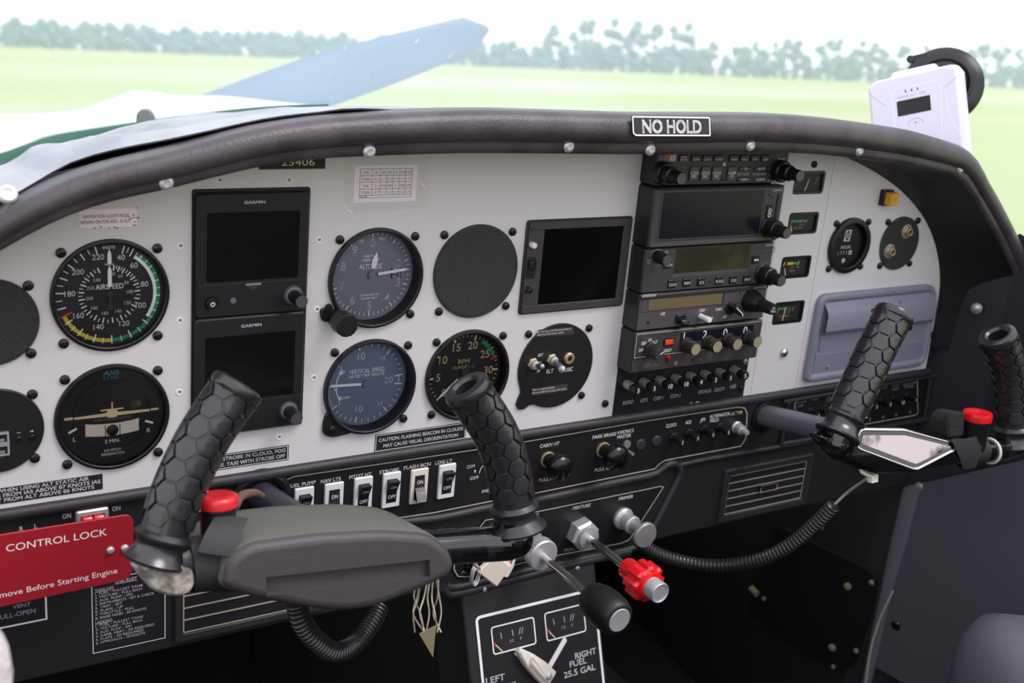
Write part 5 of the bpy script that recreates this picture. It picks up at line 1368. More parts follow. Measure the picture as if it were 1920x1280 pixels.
# scratches and splashes dried on the acrylic
def on_screen(px, py):
    best = None; r = ray(px, py)
    for k in range(8):
        for i in range(nB - 1):
            a, b, c, d = rings[k][i], rings[k][i + 1], rings[k + 1][i + 1], rings[k + 1][i]
            n_ = (b - a).cross(d - a)
            if abs(n_.dot(r)) < 1e-9: continue
            t_ = (a - CAM).dot(n_) / n_.dot(r); p = CAM + r * t_
            if t_ > 0 and (b - a).cross(p - a).dot(n_) >= -1e-3 and (c - b).cross(p - b).dot(n_) >= -1e-3 and (d - c).cross(p - c).dot(n_) >= -1e-3 and (a - d).cross(p - d).dot(n_) >= -1e-3:
                return p, n_.normalized()
    return None
rr = random.Random(11); spl = MB()
marks = [((782, 76), 15, 4, 62), ((845, 104), 13, 4, 62), ((966, 92), 16, 4, 30), ((646, 90), 8, 2.4, 62), ((92, 103), 12, 1.6, -4), ((235, 74), 20, 1, 3), ((192, 137), 9, 1.2, 0), ((1384, 131), 5, 4, 20), ((1622, 136), 6, 4, 30)]
for k in range(46): marks.append(((rr.gauss(1048, 22), rr.gauss(140, 18)), rr.uniform(1.5, 5), rr.uniform(1.5, 3.4), rr.uniform(0, 90)))
for k in range(60): marks.append(((rr.uniform(20, 1500), rr.uniform(40, 200)), rr.uniform(1.2, 3), rr.uniform(1.2, 2.4), rr.uniform(0, 90)))
for (px, py), L, w_, an in marks:
    h = on_screen(px, py)
    if not h: continue
    p, n_ = h
    if n_.dot(CAM - p) < 0: n_ = -n_
    X = Vector((1, 0, 0)); spl.T = frame(p + n_ * .4, X, n_)
    k = .55; ca_, sa_ = cos(RAD(an)), sin(RAD(an)); pts = []
    for i in range(9):
        a = 2 * pi * i / 9; u, v = L * .5 * k * cos(a), w_ * .5 * k * sin(a) * (1 if cos(a) < 0 else .6); pts.append((u * ca_ - v * sa_, u * sa_ + v * ca_))
    spl.flat(pts, 0, 'smear')
sm = spl.build('dried_splashes', win); sm['kind'] = 'stuff'
# rubber seal along the base
s = MB(); bs2 = [p for p in bs if p.x < 300]
s.loft([[p + Vector((0, 2, 1)) for p in bs2], [p + Vector((0, -1, 2.4 if p.x > -25 else 1.2)) for p in bs2], [p + Vector((0, -8, 2.5)) for p in bs2], [p + Vector((0, -12, -3)) for p in bs2]], 'seal_green', False)
s.build('window_seal', loc=bs[20], label='green edge seal along the bottom of the windscreen at upper left', category='seal', smooth=60)
# crumpled grey dash cover, its near edge lifting off the roll on the left
frontpx = [(-90, 424), (0, 376), (40, 357), (70, 338), (103, 319), (150, 297), (225, 277), (300, 263), (345, 254), (420, 238), (500, 221), (600, 209), (700, 203)]
fr_ = []
for k, (px, py) in enumerate(frontpx): fr_.append(q3(px, py, 52 - (26 * sin(pi * min(1, max(0, (px + 20) / 380)))) if px < 360 else 46))
fr_ += [Vector((300, -30, 126)), Vector((420, -30, 122)), Vector((520, -20, 119)), Vector((620, 0, 114)), Vector((700, 6, 98))]
FS = Spline(fr_, 4).sample(60)
backs = [p + Vector((0, -12, -2)) for p in bs[:60]]
bk = [p for p in bs if p.x < 760]
BS = Spline(bk, 2).sample(60)
rings = []; rw = random.Random(5)
for k in range(13):
    t_ = k / 12; row = []
    for i in range(60):
        a, b = FS[i], BS[i] + Vector((0, -10, -3.6 + (2.5 * sin(i * .9) + 1.6 * sin(i * 2.3)) * (1 if i < 32 else .3)))
        p = a.lerp(b, t_)
        fall = 1 if i < 30 else max(0, 1 - (i - 30) / 8)
        sag = -26 * sin(pi * t_) * (1 - fall) + fall * (5 * sin(pi * t_) + 2.4 * sin(t_ * 9 + i * .55) * sin(pi * t_))
        row.append(p + Vector((0, 0, sag)))
    rings.append(row)
lip0 = [p + Vector((0, 8, -2.2)) for p in rings[0]]
s = MB(); s.loft([lip0, [p + Vector((0, 2, -1.6)) for p in rings[0]]] + rings, 'cloth_grey', False, flip=False)
s.build('dash_cover', loc=FS[5], label='crumpled grey dashboard cover lifting off behind the roll at upper left', category='cover', smooth=70)
c = q3(14, 364, 57); s = MB(); s.T = frame(c, (1, 0, 0), (0, -1, .75)); s.lathe(0, 0, [(6, -1), (6, .6), (5, 2), (2.6, 2.6), (2.4, 1.6), (.01, 1.5)], 'steel', 20)
s.build('snap', loc=c, label='bright metal snap fastener on the dash cover at the left picture edge', category='fastener')
# grey tab sticking up from the dash cover
p = onplane(277, 234, (0, 150, 0), (0, 1, 0)); s = MB(); s.T = frame(p, (1, .3, 0), (-.3, -1, .1))
o = rpoly([(-9, -4), (8.5, -4), (5, 8), (2, 12), (-4, 12), (-7.5, 9)], 3); s.prism(o, -8, 4, 'tab_grey', 1.2); s.build('defroster_tab', loc=p, label='small grey tab standing on the dash cover at upper left', category='tab')
# dark shelf under the cover
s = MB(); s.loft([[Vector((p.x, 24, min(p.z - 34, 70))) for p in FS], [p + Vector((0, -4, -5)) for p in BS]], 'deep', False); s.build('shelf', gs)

# ---------------------------------------------------------------- cowling and propeller beyond the windscreen
def cowl_ring(y, pts):
    L = [Vector((375 + x, y, z)) for x, z in pts]; Rr = [Vector((375 - x, y, z)) for x, z in pts[-2::-1]]
    return Spline(L + Rr, 4).sample(49)
secs = [(250, [(-470, -150), (-430, -20), (-340, 50), (-240, 76), (-110, 80), (0, 82)]), (420, [(-500, -180), (-460, -60), (-360, 30), (-240, 64), (-110, 66), (0, 69)]),
        (760, [(-500, -240), (-460, -100), (-380, -12), (-260, 10), (-150, 22), (0, 26)]), (1080, [(-440, -290), (-400, -140), (-330, -50), (-190, -38), (-150, -28), (-95, -9), (0, -7)]), (1180, [(-330, -300), (-290, -200), (-230, -110), (-150, -70), (-90, -50), (0, -44)]), (1190, [(-200, -280), (-180, -220), (-140, -160), (-100, -130), (-60, -100), (0, -92)])]
s = MB(); s.loft([cowl_ring(*k) for k in secs], 'aircraft_white', False, flip=False)
s.build('engine_cowling', loc=(375, 700, -150), label='glossy white engine cowling outside the windscreen at left', category='cowling', smooth=50)
pt = thing('propeller', 'blurred blue-grey propeller blade rising to the right outside the windscreen', 'propeller', (375, 1250, -95))
def blade(sg):
    L = 676; A = Vector((.9525, 0, .3045)) * sg; W_ = Vector((-.3045, 0, .9525)) * sg; rings = []
    for k in range(15):
        t_ = k / 14; r = 60 + (L - 60) * t_
        ch_ = (38 + 12 * sin(pi * min(1, t_ * 1.2) * .8)) * (1 - .34 * max(0, t_ - .35)); ch_ = ch_ if t_ < .9 else ch_ * math.sqrt(max(.03, 1 - ((t_ - .9) / .1) ** 2))
        th = 10 * (1 - t_) + 4; tw = RAD(30 - 18 * t_); C_ = Vector((375, 1250, -95)) + A * r
        rings.append([C_ + W_ * (ch_ * cos(a) * cos(tw) - th * sin(a) * sin(tw)) + Vector((0, 1, 0)) * (ch_ * cos(a) * sin(tw) + th * sin(a) * cos(tw)) for a in [2 * pi * i / 16 for i in range(16)]])
    s = MB(); s.loft(rings, 'prop_grey', True, True, True); s.build('blade', pt, smooth=50)
blade(1); blade(-1)
s = MB(); s.T = Matrix.Translation((375, 1250, -95)); s.lathe(0, 0, [(70, 30), (69, -10), (58, -110), (32, -180), (.01, -205)][::-1], 'aircraft_white', 32); s.build('spinner', pt)

# ---------------------------------------------------------------- trees far across the field (metres)
def world_thing(o, loc, rz=0.0, sc=1.0):
    o.location = loc; o.rotation_euler = (0, 0, rz); o.scale = (sc, sc, sc)
rt = random.Random(21)
def blob(s, c, r, m, sq):
    n, k = 9, 6; v = []; f = []
    for a in range(k + 1):
        t_ = pi * a / k
        for i in range(n):
            p = 2 * pi * i / n; rr_ = r * rt.uniform(.78, 1.18)
            v.append((c[0] + rr_ * sin(t_) * cos(p), c[1] + rr_ * sin(t_) * sin(p), c[2] + rr_ * sq * cos(t_)))
    for a in range(k):
        for i in range(n): j = (i + 1) % n; f.append((a * n + i, (a + 1) * n + i, (a + 1) * n + j, a * n + j))
    s.add(v, f, m)
def tree(kind):
    tk = MB(); lf = MB()
    if kind == 'round':
        tk.lathe(0, 0, [(.3, 0), (.01, .1)], 'bark', 8)
        tk = MB(); tk.sweep([(0, 0, 0), (0, 0, 4), (.2, 0, 8)], [(0, .35), (4, .28), (8, .1)], 'bark', 8)
        for k in range(15):
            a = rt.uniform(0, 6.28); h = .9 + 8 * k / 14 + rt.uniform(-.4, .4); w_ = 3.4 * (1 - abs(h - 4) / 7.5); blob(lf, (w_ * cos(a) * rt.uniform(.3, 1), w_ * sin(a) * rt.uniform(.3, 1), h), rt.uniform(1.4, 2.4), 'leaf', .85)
    else:
        H_ = 14; tk.sweep([(0, 0, 0), (.2, 0, 6), (.1, 0, H_)], [(0, .3), (6, .24), (H_, .08)], 'bark', 8)
        for k in range(24):
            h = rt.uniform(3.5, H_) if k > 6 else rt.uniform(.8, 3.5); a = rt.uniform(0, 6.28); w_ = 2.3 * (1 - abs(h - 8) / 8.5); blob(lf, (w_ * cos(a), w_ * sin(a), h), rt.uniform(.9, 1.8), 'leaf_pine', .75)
    t = bpy.data.objects.new(kind + '_tree', None); COL.objects.link(t); LOC[t] = Vector((0, 0, 0))
    o = tk.build('trunk', scale=1.0); o.location = (0, 0, 0); o.rotation_euler = (0, 0, 0); o.parent = t
    o = lf.build('crown', scale=1.0, smooth=80); o.location = (0, 0, 0); o.rotation_euler = (0, 0, 0); o.parent = t
    t['category'] = 'tree'
    return t
def cp(root):
    r = root.copy(); COL.objects.link(r)
    for k in [k for k in bpy.data.objects if k.parent == root]:
        c = k.copy(); COL.objects.link(c); c.parent = r
    return r
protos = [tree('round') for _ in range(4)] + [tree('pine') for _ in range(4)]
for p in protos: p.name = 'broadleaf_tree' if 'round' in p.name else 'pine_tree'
used = set(); n_ = 0
camw = cam.matrix_world.translation
for k in range(150):
    row = k % 4
    ang = 33.1 + (-38 + 71 * (k + .5) / 150) + rt.uniform(-.08, .08)
    right = ang > 33.1 + .4 and (row % 2 == 1 or rt.random() < .35)
    dist = 438 + 17 * row + rt.uniform(-1, 1)
    pr_ = protos[4 + k // 2 % 4] if right else protos[k // 2 % 4]
    o = pr_ if pr_.name not in used else cp(pr_)
    used.add(pr_.name)
    sc = rt.uniform(.8, 1.1) * ((1.3 if ang < 40 else 1.0) if right else .92)
    world_thing(o, (camw.x + dist * sin(RAD(ang)), camw.y + dist * cos(RAD(ang)), 0), rt.uniform(0, 6.28), sc)
    o['label'] = 'tall thin pine with sparse crown in the hazy far tree line' if right else 'dense rounded green tree in the hazy far tree line'
    o['group'] = 'pines of the far tree line' if right else 'broadleaf trees of the far tree line'

# ---------------------------------------------------------------- portable receiver on its suction cup
O = onplane(1716, 205, (0, -5, 0), (0, 1, 0)); toC = (CAM - O).normalized()
Nn = (toC + _R * -.30 + _U * .25).normalized(); Xr = (_R * cos(RAD(3)) + _U * sin(RAD(3)))
dist = (O - CAM).dot(_F); mm = dist / FPX
rc = thing('portable_receiver', 'white portable receiver box with small black screen at upper right behind the roll', 'receiver', O - _U * 60)
T0 = frame(O, Xr, Nn)
s = MB(); s.T = T0; w2 = 85 * mm; hT = 72 * mm; hB = -98 * mm
def ro(k, zt=0): return rpoly([(-w2 + k, hB + k), (w2 - k, hB + k), (w2 - k, hT - k - 6 * mm), (w2 - 12 * mm - k, hT - k), (-w2 + 14 * mm + k, hT - k), (-w2 + k, hT - k - 10 * mm)], 5 * mm)
s.loft([[(x, -d, z) for x, z in ro(k)] for k, d in ((3, -26), (0, -22), (0, -4), (1, 0), (4, 3))], 'receiver_white', True, True, True)
s.prism(rpoly([(-50 * mm, hT - 4), (50 * mm, hT - 4), (40 * mm, hT + 13 * mm), (-40 * mm, hT + 13 * mm)], 3), -24, -8, 'receiver_white', 1.5)
s.line(rpoly([(-36 * mm, hB), (-40 * mm, 34 * mm), (-32 * mm, 44 * mm), (42 * mm, 44 * mm), (50 * mm, 34 * mm), (44 * mm, hB)], 4), .9, 3.1, 'receiver_line')
s.line([(58 * mm, 28 * mm), (62 * mm, -30 * mm), (80 * mm, -70 * mm)], .8, 3.1, 'receiver_line'); s.line([(58 * mm, 28 * mm), (82 * mm, 44 * mm)], .5, 3.1, 'ink_grey'); s.line([(-80 * mm, 46 * mm), (-52 * mm, 16 * mm)], .4, 3.1, 'ink_grey')
for k in (-13, -2, 9): s.flat(rrect((k - 1) * mm, 34 * mm, (k + 1) * mm, 39 * mm), 3.15, 'ink_black')
s.text('ADS-B', -19 * mm, 27 * mm, 3.15, 4.4 * mm, 'ink_grey', 20 * mm); s.text('CO', 0, 27 * mm, 3.15, 4.4 * mm, 'ink_grey', 10 * mm); s.text('GPS', 17 * mm, 27 * mm, 3.15, 4.4 * mm, 'ink_grey', 13 * mm)
s.arc(0, -34 * mm, 15 * mm, 16 * mm, -70, 70, 3.15, 'ink_grey'); s.flat(rrect(-2 * mm, -27 * mm, 2 * mm, -25.6 * mm), 3.15, 'ink_black')
s.build('body', rc)
s = MB(); s.T = T0; s.prism(rrect(-31 * mm, -9 * mm, 30 * mm, 20 * mm, 1), 2.6, 3.3, 'ink_black'); s.build('screen', rc)
cO = onplane(1768, 160, O - Nn * 34, Nn); s = MB(); s.T = frame(cO, Xr, (Nn + Xr * .25).normalized())
r0 = 74 * mm; s.lathe(0, 0, [(r0, -3), (r0, 0), (r0 * .97, 1.4), (r0 * .72, 5), (r0 * .70, 7), (r0 * .66, 7.4), (r0 * .6, 5.6), (r0 * .56, 9), (r0 * .36, 13), (.01, 14)], 'cup_rubber', 48)
s.build('suction_cup', rc)
s = MB(); s.T = frame(onplane(1708, 112, O - Nn * 30, Nn), Xr, Nn); s.lathe(0, 0, [(7 * mm, -3), (7 * mm, 3), (.01, 4)], 'cup_rubber', 18); s.box(0, -4, 30 * mm, 3, -3, 2, 'cup_rubber', 1); s.build('release_tab', rc)
s = MB(); s.tube([cO + Nn * 10, O - Nn * 22], 12, 'cup_rubber', 16); s.build('arm', rc)
# ---------------------------------------------------------------- control yokes
SV = Vector((0, -1, .2)).normalized()         # shaft direction, toward the pilot
XV = Vector((1, 0, 0)); ZV = SV.cross(XV)
def hexgrip(par, path, r=14.4, fl=0):
    "rubber grip with raised hexagon pads, flared open top and flanged foot"
    P = Spline(path); L = P.len
    s = MB()
    base = [(-19, r + 2 + fl), (-18, r + 4.4 + fl), (-16.4, r + 4.8 + fl), (-14, r + 3 + fl * .6), (-10.5, r + .8), (-7, r + .3), (-4.5, r + 1), (-3, r + 3), (-1.5, r + 3.3), (0, r + 1.6), (1.5, r)]
    base += [(L * k / 24, r) for k in range(1, 24)] + [(L - 4, r + .4), (L - 1.5, r + 1.8), (L + 1.5, r + 2.6), (L + 4, r + 1.8), (L + 5.4, r - .8), (L + 5.2, r - 4), (L + 3, r - 6), (L - 24, r - 6.6)]
    s.sweep(path, base, 'rubber', 40)
    nc = 8; sz = 2 * pi * r / nc / 1.5; 
    rows = int((L - 8) / (sz * 1.732))
    st = (L - 8) / (rows + .5); h = 1.9
    for c in range(nc):
        a0 = 2 * pi * c / nc
        for k in range(rows + (0 if c % 2 else 1)):
            Lc = 5 + st * (k + (1.0 if c % 2 else .5))
            def pt(u, v, hh):
                o, X, Y, Tn = P.frame(min(max(Lc + v, 1.5), L - 2.5)); a = a0 + u / r
                rr = r + hh + (max(0, (Lc + v - (L - 5)) / 5) * 1.2); return o + X * (rr * cos(a)) + Y * (rr * sin(a))
            hexa = []
            for i in range(12):
                a = pi * i / 6; rad = 1.0 if i % 2 == 0 else .866; hexa.append((rad * cos(a), rad * sin(a)))
            rings = []
            for f_, hh in ((.915, -.6), (.90, h * .8), (.885, h * .96), (.855, h), (.825, h), (.42, h)):
                rings.append([pt(u * sz * f_ * .97, v * sz * f_ * (st / (sz * 1.732)), hh) for u, v in hexa])
            s.loft(rings, 'rubber', True); b_ = len(s.v); s.add(rings[-1] + [pt(0, 0, h)], [(i, (i + 1) % 12, 12) for i in range(12)], 'rubber')
    return s.build('grip', par, smooth=38)
def yoke_frame(H): return lambda px, py, out=0.0: onplane(px, py, H + SV * out, SV)

# left yoke
HL = Vector((110, -158, -138)); yl = yoke_frame(HL)
yk = thing('control_yoke', 'left control yoke with padded leather hub and two hexagon-patterned grips', 'control yoke', HL)
s = MB(); root = Vector((110, 10, -170)); s.tube([root, HL], 11, 'shaft_shaded', 24, 10); s.build('shaft', yk)
s = MB(); s.lathe(110, -170, [(24, 0), (24, 3), (20, 5), (17, 4.4), (15.5, 0)], 'bezel', 36); s.disc(110, -170, 15.6, .6, 'deep'); s.build('shaft_collar', con)
gl = [yl(308, 1000), yl(338, 912), yl(382, 820), yl(441, 732)]
gr = [yl(963, 947), yl(953, 882), yl(930, 814), yl(878, 733)]
cl_, cr_ = yl(303, 1055), yl(966, 1010)
s = MB(); s.sweep([yl(600, 1030), yl(760, 1030), yl(880, 1022), yl(955, 1018)], [(0, 12)] + [(Spline([yl(600, 1030), yl(760, 1030), yl(880, 1022), yl(955, 1018)]).len * k / 10, 12.5) for k in range(1, 11)] , 'gloss_black', 24, squash=(1, .95))
s.ball(tuple(yl(962, 1010)), 14.5, 'gloss_black', 24, 14); s.sweep([yl(963, 1012), yl(961, 972)], [(0, 14), (8, 14), (16, 14)], 'gloss_black', 24); s.build('arm', yk, smooth=60)
s = MB(); pa = [yl(330, 1055), yl(420, 1052), yl(520, 1045), yl(620, 1035)]; s.sweep(pa, [(Spline(pa).len * k / 10, 13.5) for k in range(11)], 'rubber_dark', 24); s.build('arm', yk, smooth=60)
s = MB(); ax = (gl[0] - gl[1]).normalized()
cb_ = [((p - HL).dot(XV), (p - HL).dot(ZV)) for p in (yl(a, b) for a, b in ((256, 1040), (352, 1046), (359, 1078), (347, 1102), (326, 1109), (296, 1106), (270, 1092), (255, 1068)))]
s.sweep([gl[0] + ax * 8, gl[0] + ax * 30], [(0, 12.5), (8, 13.5), (14, 13.5)], 'worn_cast', 28); s.T = frame(HL, XV, SV); s.loft([[(x, -d, z) for x, z in (inset(pl_, k) if k else pl_)] for pl_ in [rpoly(cb_, 9, 4) if area(cb_) > 0 else rpoly(cb_[::-1], 9, 4)] for k, d in ((0, -15), (0, 9), (.7, 11.4), (1.8, 13.2), (3, 14))], 'worn_cast', True, True, True); s.build('corner_casting', yk, smooth=60)
hexgrip(yk, gl); hexgrip(yk, gr, fl=2.6)
# hub pad: foam block under leather
fo = [(417, 1098), (428, 1045), (470, 1017), (600, 1000), (720, 994), (812, 1000), (847, 1030), (858, 1060), (846, 1084), (790, 1110), (705, 1143), (655, 1150), (590, 1146), (500, 1130), (432, 1112)]
OUT = 26; fp = [yl(px, py, OUT) for px, py in fo]
fr2 = [((p - HL).dot(XV), (p - HL).dot(ZV)) for p in fp]
rp_ = rpoly(fr2, 9, 3)
if area(rp_) < 0: rp_ = rp_[::-1]
W3 = lambda pl, o: [HL + XV * x + ZV * z + SV * o for x, z in pl]
cxp = sum(x for x, z in rp_) / len(rp_); czp = sum(z for x, z in rp_) / len(rp_)
i1, i2 = inset(rp_, 2.2), inset(rp_, 7)
rings = [W3(inset(rp_, 4), -56), W3(inset(rp_, 1), -52), W3(rp_, -40), W3(rp_, OUT - 9), W3(inset(rp_, .8), OUT - 5), W3(i1, OUT - 2), W3(inset(rp_, 4.4), OUT - .3), W3(i2, OUT)]
s = MB(); s.loft(rings[:5], 'pad_sponge', True, True, False); s.loft(rings[4:], 'pad', True, False, False)
slot = [((p - HL).dot(XV), (p - HL).dot(ZV)) for p in (yl(500, 1118, OUT), yl(807, 1082, OUT), yl(806, 1049, OUT), yl(499, 1082, OUT))]
def bridge(s, outer, inner, o, m):
    "flat face with a hole, stitched from the two outlines"
    c = bpy.data.curves.new('c', 'CURVE'); c.dimensions = '2D'; c.fill_mode = 'FRONT'
    for pl in (outer, inner):
        q_ = c.splines.new('POLY'); q_.points.add(len(pl) - 1); q_.use_cyclic_u = True
        for p, (x, z) in zip(q_.points, pl): p.co = (x, z, 0, 1)
    ob = bpy.data.objects.new('c', c); me = bpy.data.meshes.new_from_object(ob)
    vv = [HL + XV * v.co.x + ZV * v.co.y + SV * o for v in me.vertices]
    s.add(vv, [tuple(p.vertices) if p.normal.z > 0 else tuple(p.vertices)[::-1] for p in me.polygons], m)
    bpy.data.objects.remove(ob); bpy.data.curves.remove(c); bpy.data.meshes.remove(me)
bridge(s, i2, slot, OUT, 'pad')
if area(slot) < 0: slot = slot[::-1]
sl2 = inset(slot, .6)
s.loft([W3(slot, OUT), W3(sl2, OUT - 5)], 'pad', True, False, True); s.build('hub_pad', yk, smooth=50)
# push-to-talk button strapped to the left arm
bc = yl(408, 945, -6)
s = MB(); s.T = frame(bc, XV, ZV * .99 + SV * .04); s.lathe(0, 0, [(11, -24), (11, -4), (12, -3), (12, -1)], 'rubber_dark', 28)
b = s.build('button_housing', yk)
s = MB(); s.T = frame(bc, XV, ZV * .99 + SV * .04); s.lathe(0, 0, [(12.6, -1), (12.8, 3.4), (12.2, 5.4), (10, 6.4), (6, 6.4), (.01, 6.2)], 'red', 32); s.build('push_button', b, smooth=50)
st_ = [yl(388, 1000, 17), yl(405, 975, 18), yl(440, 972, 14)]
s = MB(); O1 = yl(408, 1002, 20)
s.loft([[yl(370, 1034, 20), yl(386, 996, 17), yl(403, 968, 4)], [yl(404, 1040, 21), yl(418, 1000, 19), yl(434, 967, 7)], [yl(437, 1044, 22), yl(450, 1006, 20), yl(466, 971, 10)]], 'webbing', False, flip=True)
s.loft([[HL + (yl(352, 1058) - HL) + ZV * (17 * cos(a)) + SV * (15.5 * sin(a)) for a in [2 * pi * i / 20 for i in range(20)]], [HL + (yl(436, 1052) - HL) + ZV * (19 * cos(a)) + SV * (16.5 * sin(a)) for a in [2 * pi * i / 20 for i in range(20)]]], 'webbing', True)
s.build('strap', yk, smooth=60)
s = MB(); s.tube([yl(440, 950, -20), yl(452, 930, -40), yl(475, 924, -70), yl(490, 930, -95)], 3, 'cord_brown', 10); s.build('cord', yk, smooth=60)

# right yoke
HR = Vector((645, -190, -134)); yr = yoke_frame(HR)
yk = thing('control_yoke', 'right control yoke with glossy black hub plate and bare hexagon-patterned grips', 'control yoke', HR)
s = MB(); s.tube([Vector((638, 10, -173)), HR], 11, 'shaft_grey', 24, 10); s.build('shaft', yk)
s = MB(); s.lathe(638, -172, [(17, 0), (17, 2), (14, 3), (12.5, 0)], 'bezel', 36); s.disc(638, -172, 12.6, .5, 'deep'); s.build('shaft_collar', con)
gl = [yr(1586, 780), yr(1616, 714), yr(1645, 650), yr(1674, 594)]
gr = [yr(1900, 800), yr(1899, 745), yr(1892, 690), yr(1872, 634)]
hexgrip(yk, gl); hexgrip(yk, gr)
hub = [(1552, 818), (1556, 836), (1590, 868), (1640, 890), (1700, 888), (1800, 868), (1850, 852), (1846, 836), (1800, 822), (1706, 806), (1616, 808), (1590, 812)]
L2 = lambda pts, o=0: [((p - HR).dot(XV), (p - HR).dot(ZV)) for p in (yr(a, b, o) for a, b in pts)]
W4 = lambda pl, o: [HR + XV * x + ZV * z + SV * o for x, z in pl]
W5 = lambda pl, o: [HR + XV * x + ZV * z + SV * (o - .24 * (z - 8)) for x, z in pl]
ho = rpoly(L2(hub, 8), 4, 3)
if area(ho) < 0: ho = ho[::-1]
s = MB(); s.loft([W4(inset(ho, 4), -16), W4(ho, -10), W5(ho, 3), W5(inset(ho, 1.6), 7), W5(inset(ho, 4), 8.5)], 'gloss_black', True, True, True); s.build('hub', yk, smooth=50)
p5 = L2([(1614, 836), (1624, 812), (1704, 812), (1792, 836), (1712, 874)], 9)
p5 = p5 if area(p5) > 0 else p5[::-1]
plt = rpoly(p5, 4, 3)
if area(plt) < 0: plt = plt[::-1]
s = MB(); s.loft([W5(inset(plt, -3.2), 8.4), W5(inset(plt, -2.4), 9.4), W5(inset(plt, -1.6), 9.4), W5(inset(plt, -.8), 8.7)], 'chrome', True); s.add(W5(inset(plt, -.8), 8.7), [tuple(range(len(plt)))], 'gloss_black'); p6 = rpoly(inset(p5, 2.4), 3, 3); s.add(W5(p6, 9), [tuple(range(len(p6)))], 'plate_reflection'); s.build('hub_plate', yk)
s = MB(); pa = [yr(1780, 848), yr(1840, 846), yr(1880, 842), yr(1898, 836)]; s.sweep(pa, [(Spline(pa).len * k / 8, 10.5) for k in range(9)], 'gloss_black', 20); s.ball(tuple(yr(1900, 832)), 12, 'gloss_black', 18, 10); s.sweep([yr(1900, 834), yr(1900, 808)], [(0, 12), (14, 12)], 'gloss_black', 20); s.build('arm', yk, smooth=60)
s = MB(); s.sweep([yr(1572, 836), yr(1578, 806), yr(1586, 782)], [(0, 13), (12, 13.5), (26, 13.5)], 'gloss_black', 20); s.ball(tuple(yr(1572, 832)), 13, 'gloss_black', 18, 10); s.build('arm', yk, smooth=60)
bc = yr(1832, 783, 6)
A = (ZV * .98 + SV * .14).normalized(); s = MB(); s.T = frame(bc, XV, A); s.lathe(0, 0, [(11.4, -34), (11.8, -5), (12.4, -4), (12.4, -1.5)], 'rubber_dark', 30); b = s.build('button_housing', yk)
s = MB(); s.T = frame(bc, XV, A); s.lathe(0, 0, [(12.6, -1.5), (12.9, 3), (12.4, 5.2), (10.4, 5.4), (6, 4.4), (.01, 4)], 'red_bright', 36); s.build('push_button', b, smooth=50)
s = MB(); o = rpoly([(-11, -11), (11, -12), (11, 10), (-5, 11), (-11, 4)], 4, 3); s.T = frame(yr(1780, 793, 0), XV, SV); s.prism(o, -12, 8, 'foam', 2); s.build('foam_pad', yk)
s = MB()
for c_, w_ in (((1818, 846), 9),):
    o = yr(*c_); t1 = XV
    s.loft([[o + XV * k + ZV * (13 * cos(a)) + SV * (13.5 * sin(a)) for a in [2 * pi * i / 20 for i in range(20)]] for k in (-11, 13)], 'webbing', True)
s.loft([[yr(1783, 822, 11), yr(1800, 860, 13), yr(1806, 880, 10)], [yr(1808, 822, 13), yr(1815, 855, 15), yr(1822, 878, 12)], [yr(1846, 815, 12), yr(1838, 850, 15), yr(1830, 876, 12)]], 'webbing', False, flip=True)
s.build('strap', yk, smooth=60)
s = MB(); o = yr(1856, 845); s.sweep([o + ZV * (11.2 * cos(a)) + SV * (11.2 * sin(a)) for a in [2 * pi * i / 18 for i in range(19)]], [(2 * pi * 11.2 * i / 18, 1.4) for i in range(19)], 'zip_tie', 8); s.build('zip_tie', yk, smooth=60)
s = MB(); s.tube([yr(1612, 868, -4), yr(1616, 884, 2), yr(1634, 893, 2)], 1.8, 'zip_tie', 8); s.T = frame(yr(1636, 896, 2), XV, SV); s.box(-4, -3.5, 4, 3.5, -2, 3, 'zip_tie', .6, .4); s.T = Matrix(); s.build('zip_tie', yk)

# ---------------------------------------------------------------- push-pull controls on the console
def pull(name, label, px, py, cap):
    x, z = q(px, py, 1.4); t = thing(name, label, 'knob', (x, -1, z - 8))
    s = MB(); s.tubelathe(x, z, [(7.6, 1), (7.4, 2.6), (6.4, 3), (5.6, 2)], 'brass', 28); s.lathe(x, z, [(5.4, 1), (5.2, 12), (4.6, 13)], 'knob', 20); s.build('shaft', t)
    s = MB(); s.lathe(x, z + 1, [(6, 12), (11.4, 16), (12.6, 20), (12.2, 24), (9.4, 27.4), (5, 29.2), (.01, 29.6)], 'knob_gloss', 36); s.build('knob_head', t, smooth=60)
pull('cabin_heat_knob', 'glossy black mushroom knob under the CABIN HT lettering', 1027, 861, 0)
pull('parking_brake_knob', 'glossy black mushroom knob under the PARK BRAKE lettering', 1131, 843, 0)
x, z = q(872, 915, 1.4)

# throttle
t = thing('throttle_control', 'throttle plunger with steel rod and large black barrel knob', 'throttle', (362, -2, -276))
x, z = 362, -258
s = MB(); s.lathe(x, z + 2, [(13, 0), (13, 10), (11, 12), (11, 22)], 'dull_steel', 32); s.lathe(x, z + 1, [(14.6, 22), (14.8, 23), (14.8, 31), (13.8, 32.2), (.01, 32.4)], 'steel', 60, .03); s.build('friction_collar', t)
s = MB(); s.tube([(x, -30, z), (x, -108, z)], 3.6, 'chrome', 18, 20); s.build('rod', t)
s = MB(); s.lathe(x, z, [(5, 98), (9, 101), (14, 107), (16.4, 116), (17.2, 126), (16.4, 136), (14.6, 142.6), (12.8, 144.6), (10.8, 144.8), (10.6, 143.6)], 'rubber_dark', 44); s.build('knob_head', t, smooth=60)
s = MB(); s.lathe(x, z, [(10.6, 143), (10.4, 145), (9.8, 145.4), (.01, 145)], 'steel', 36); s.build('end_cap', t)
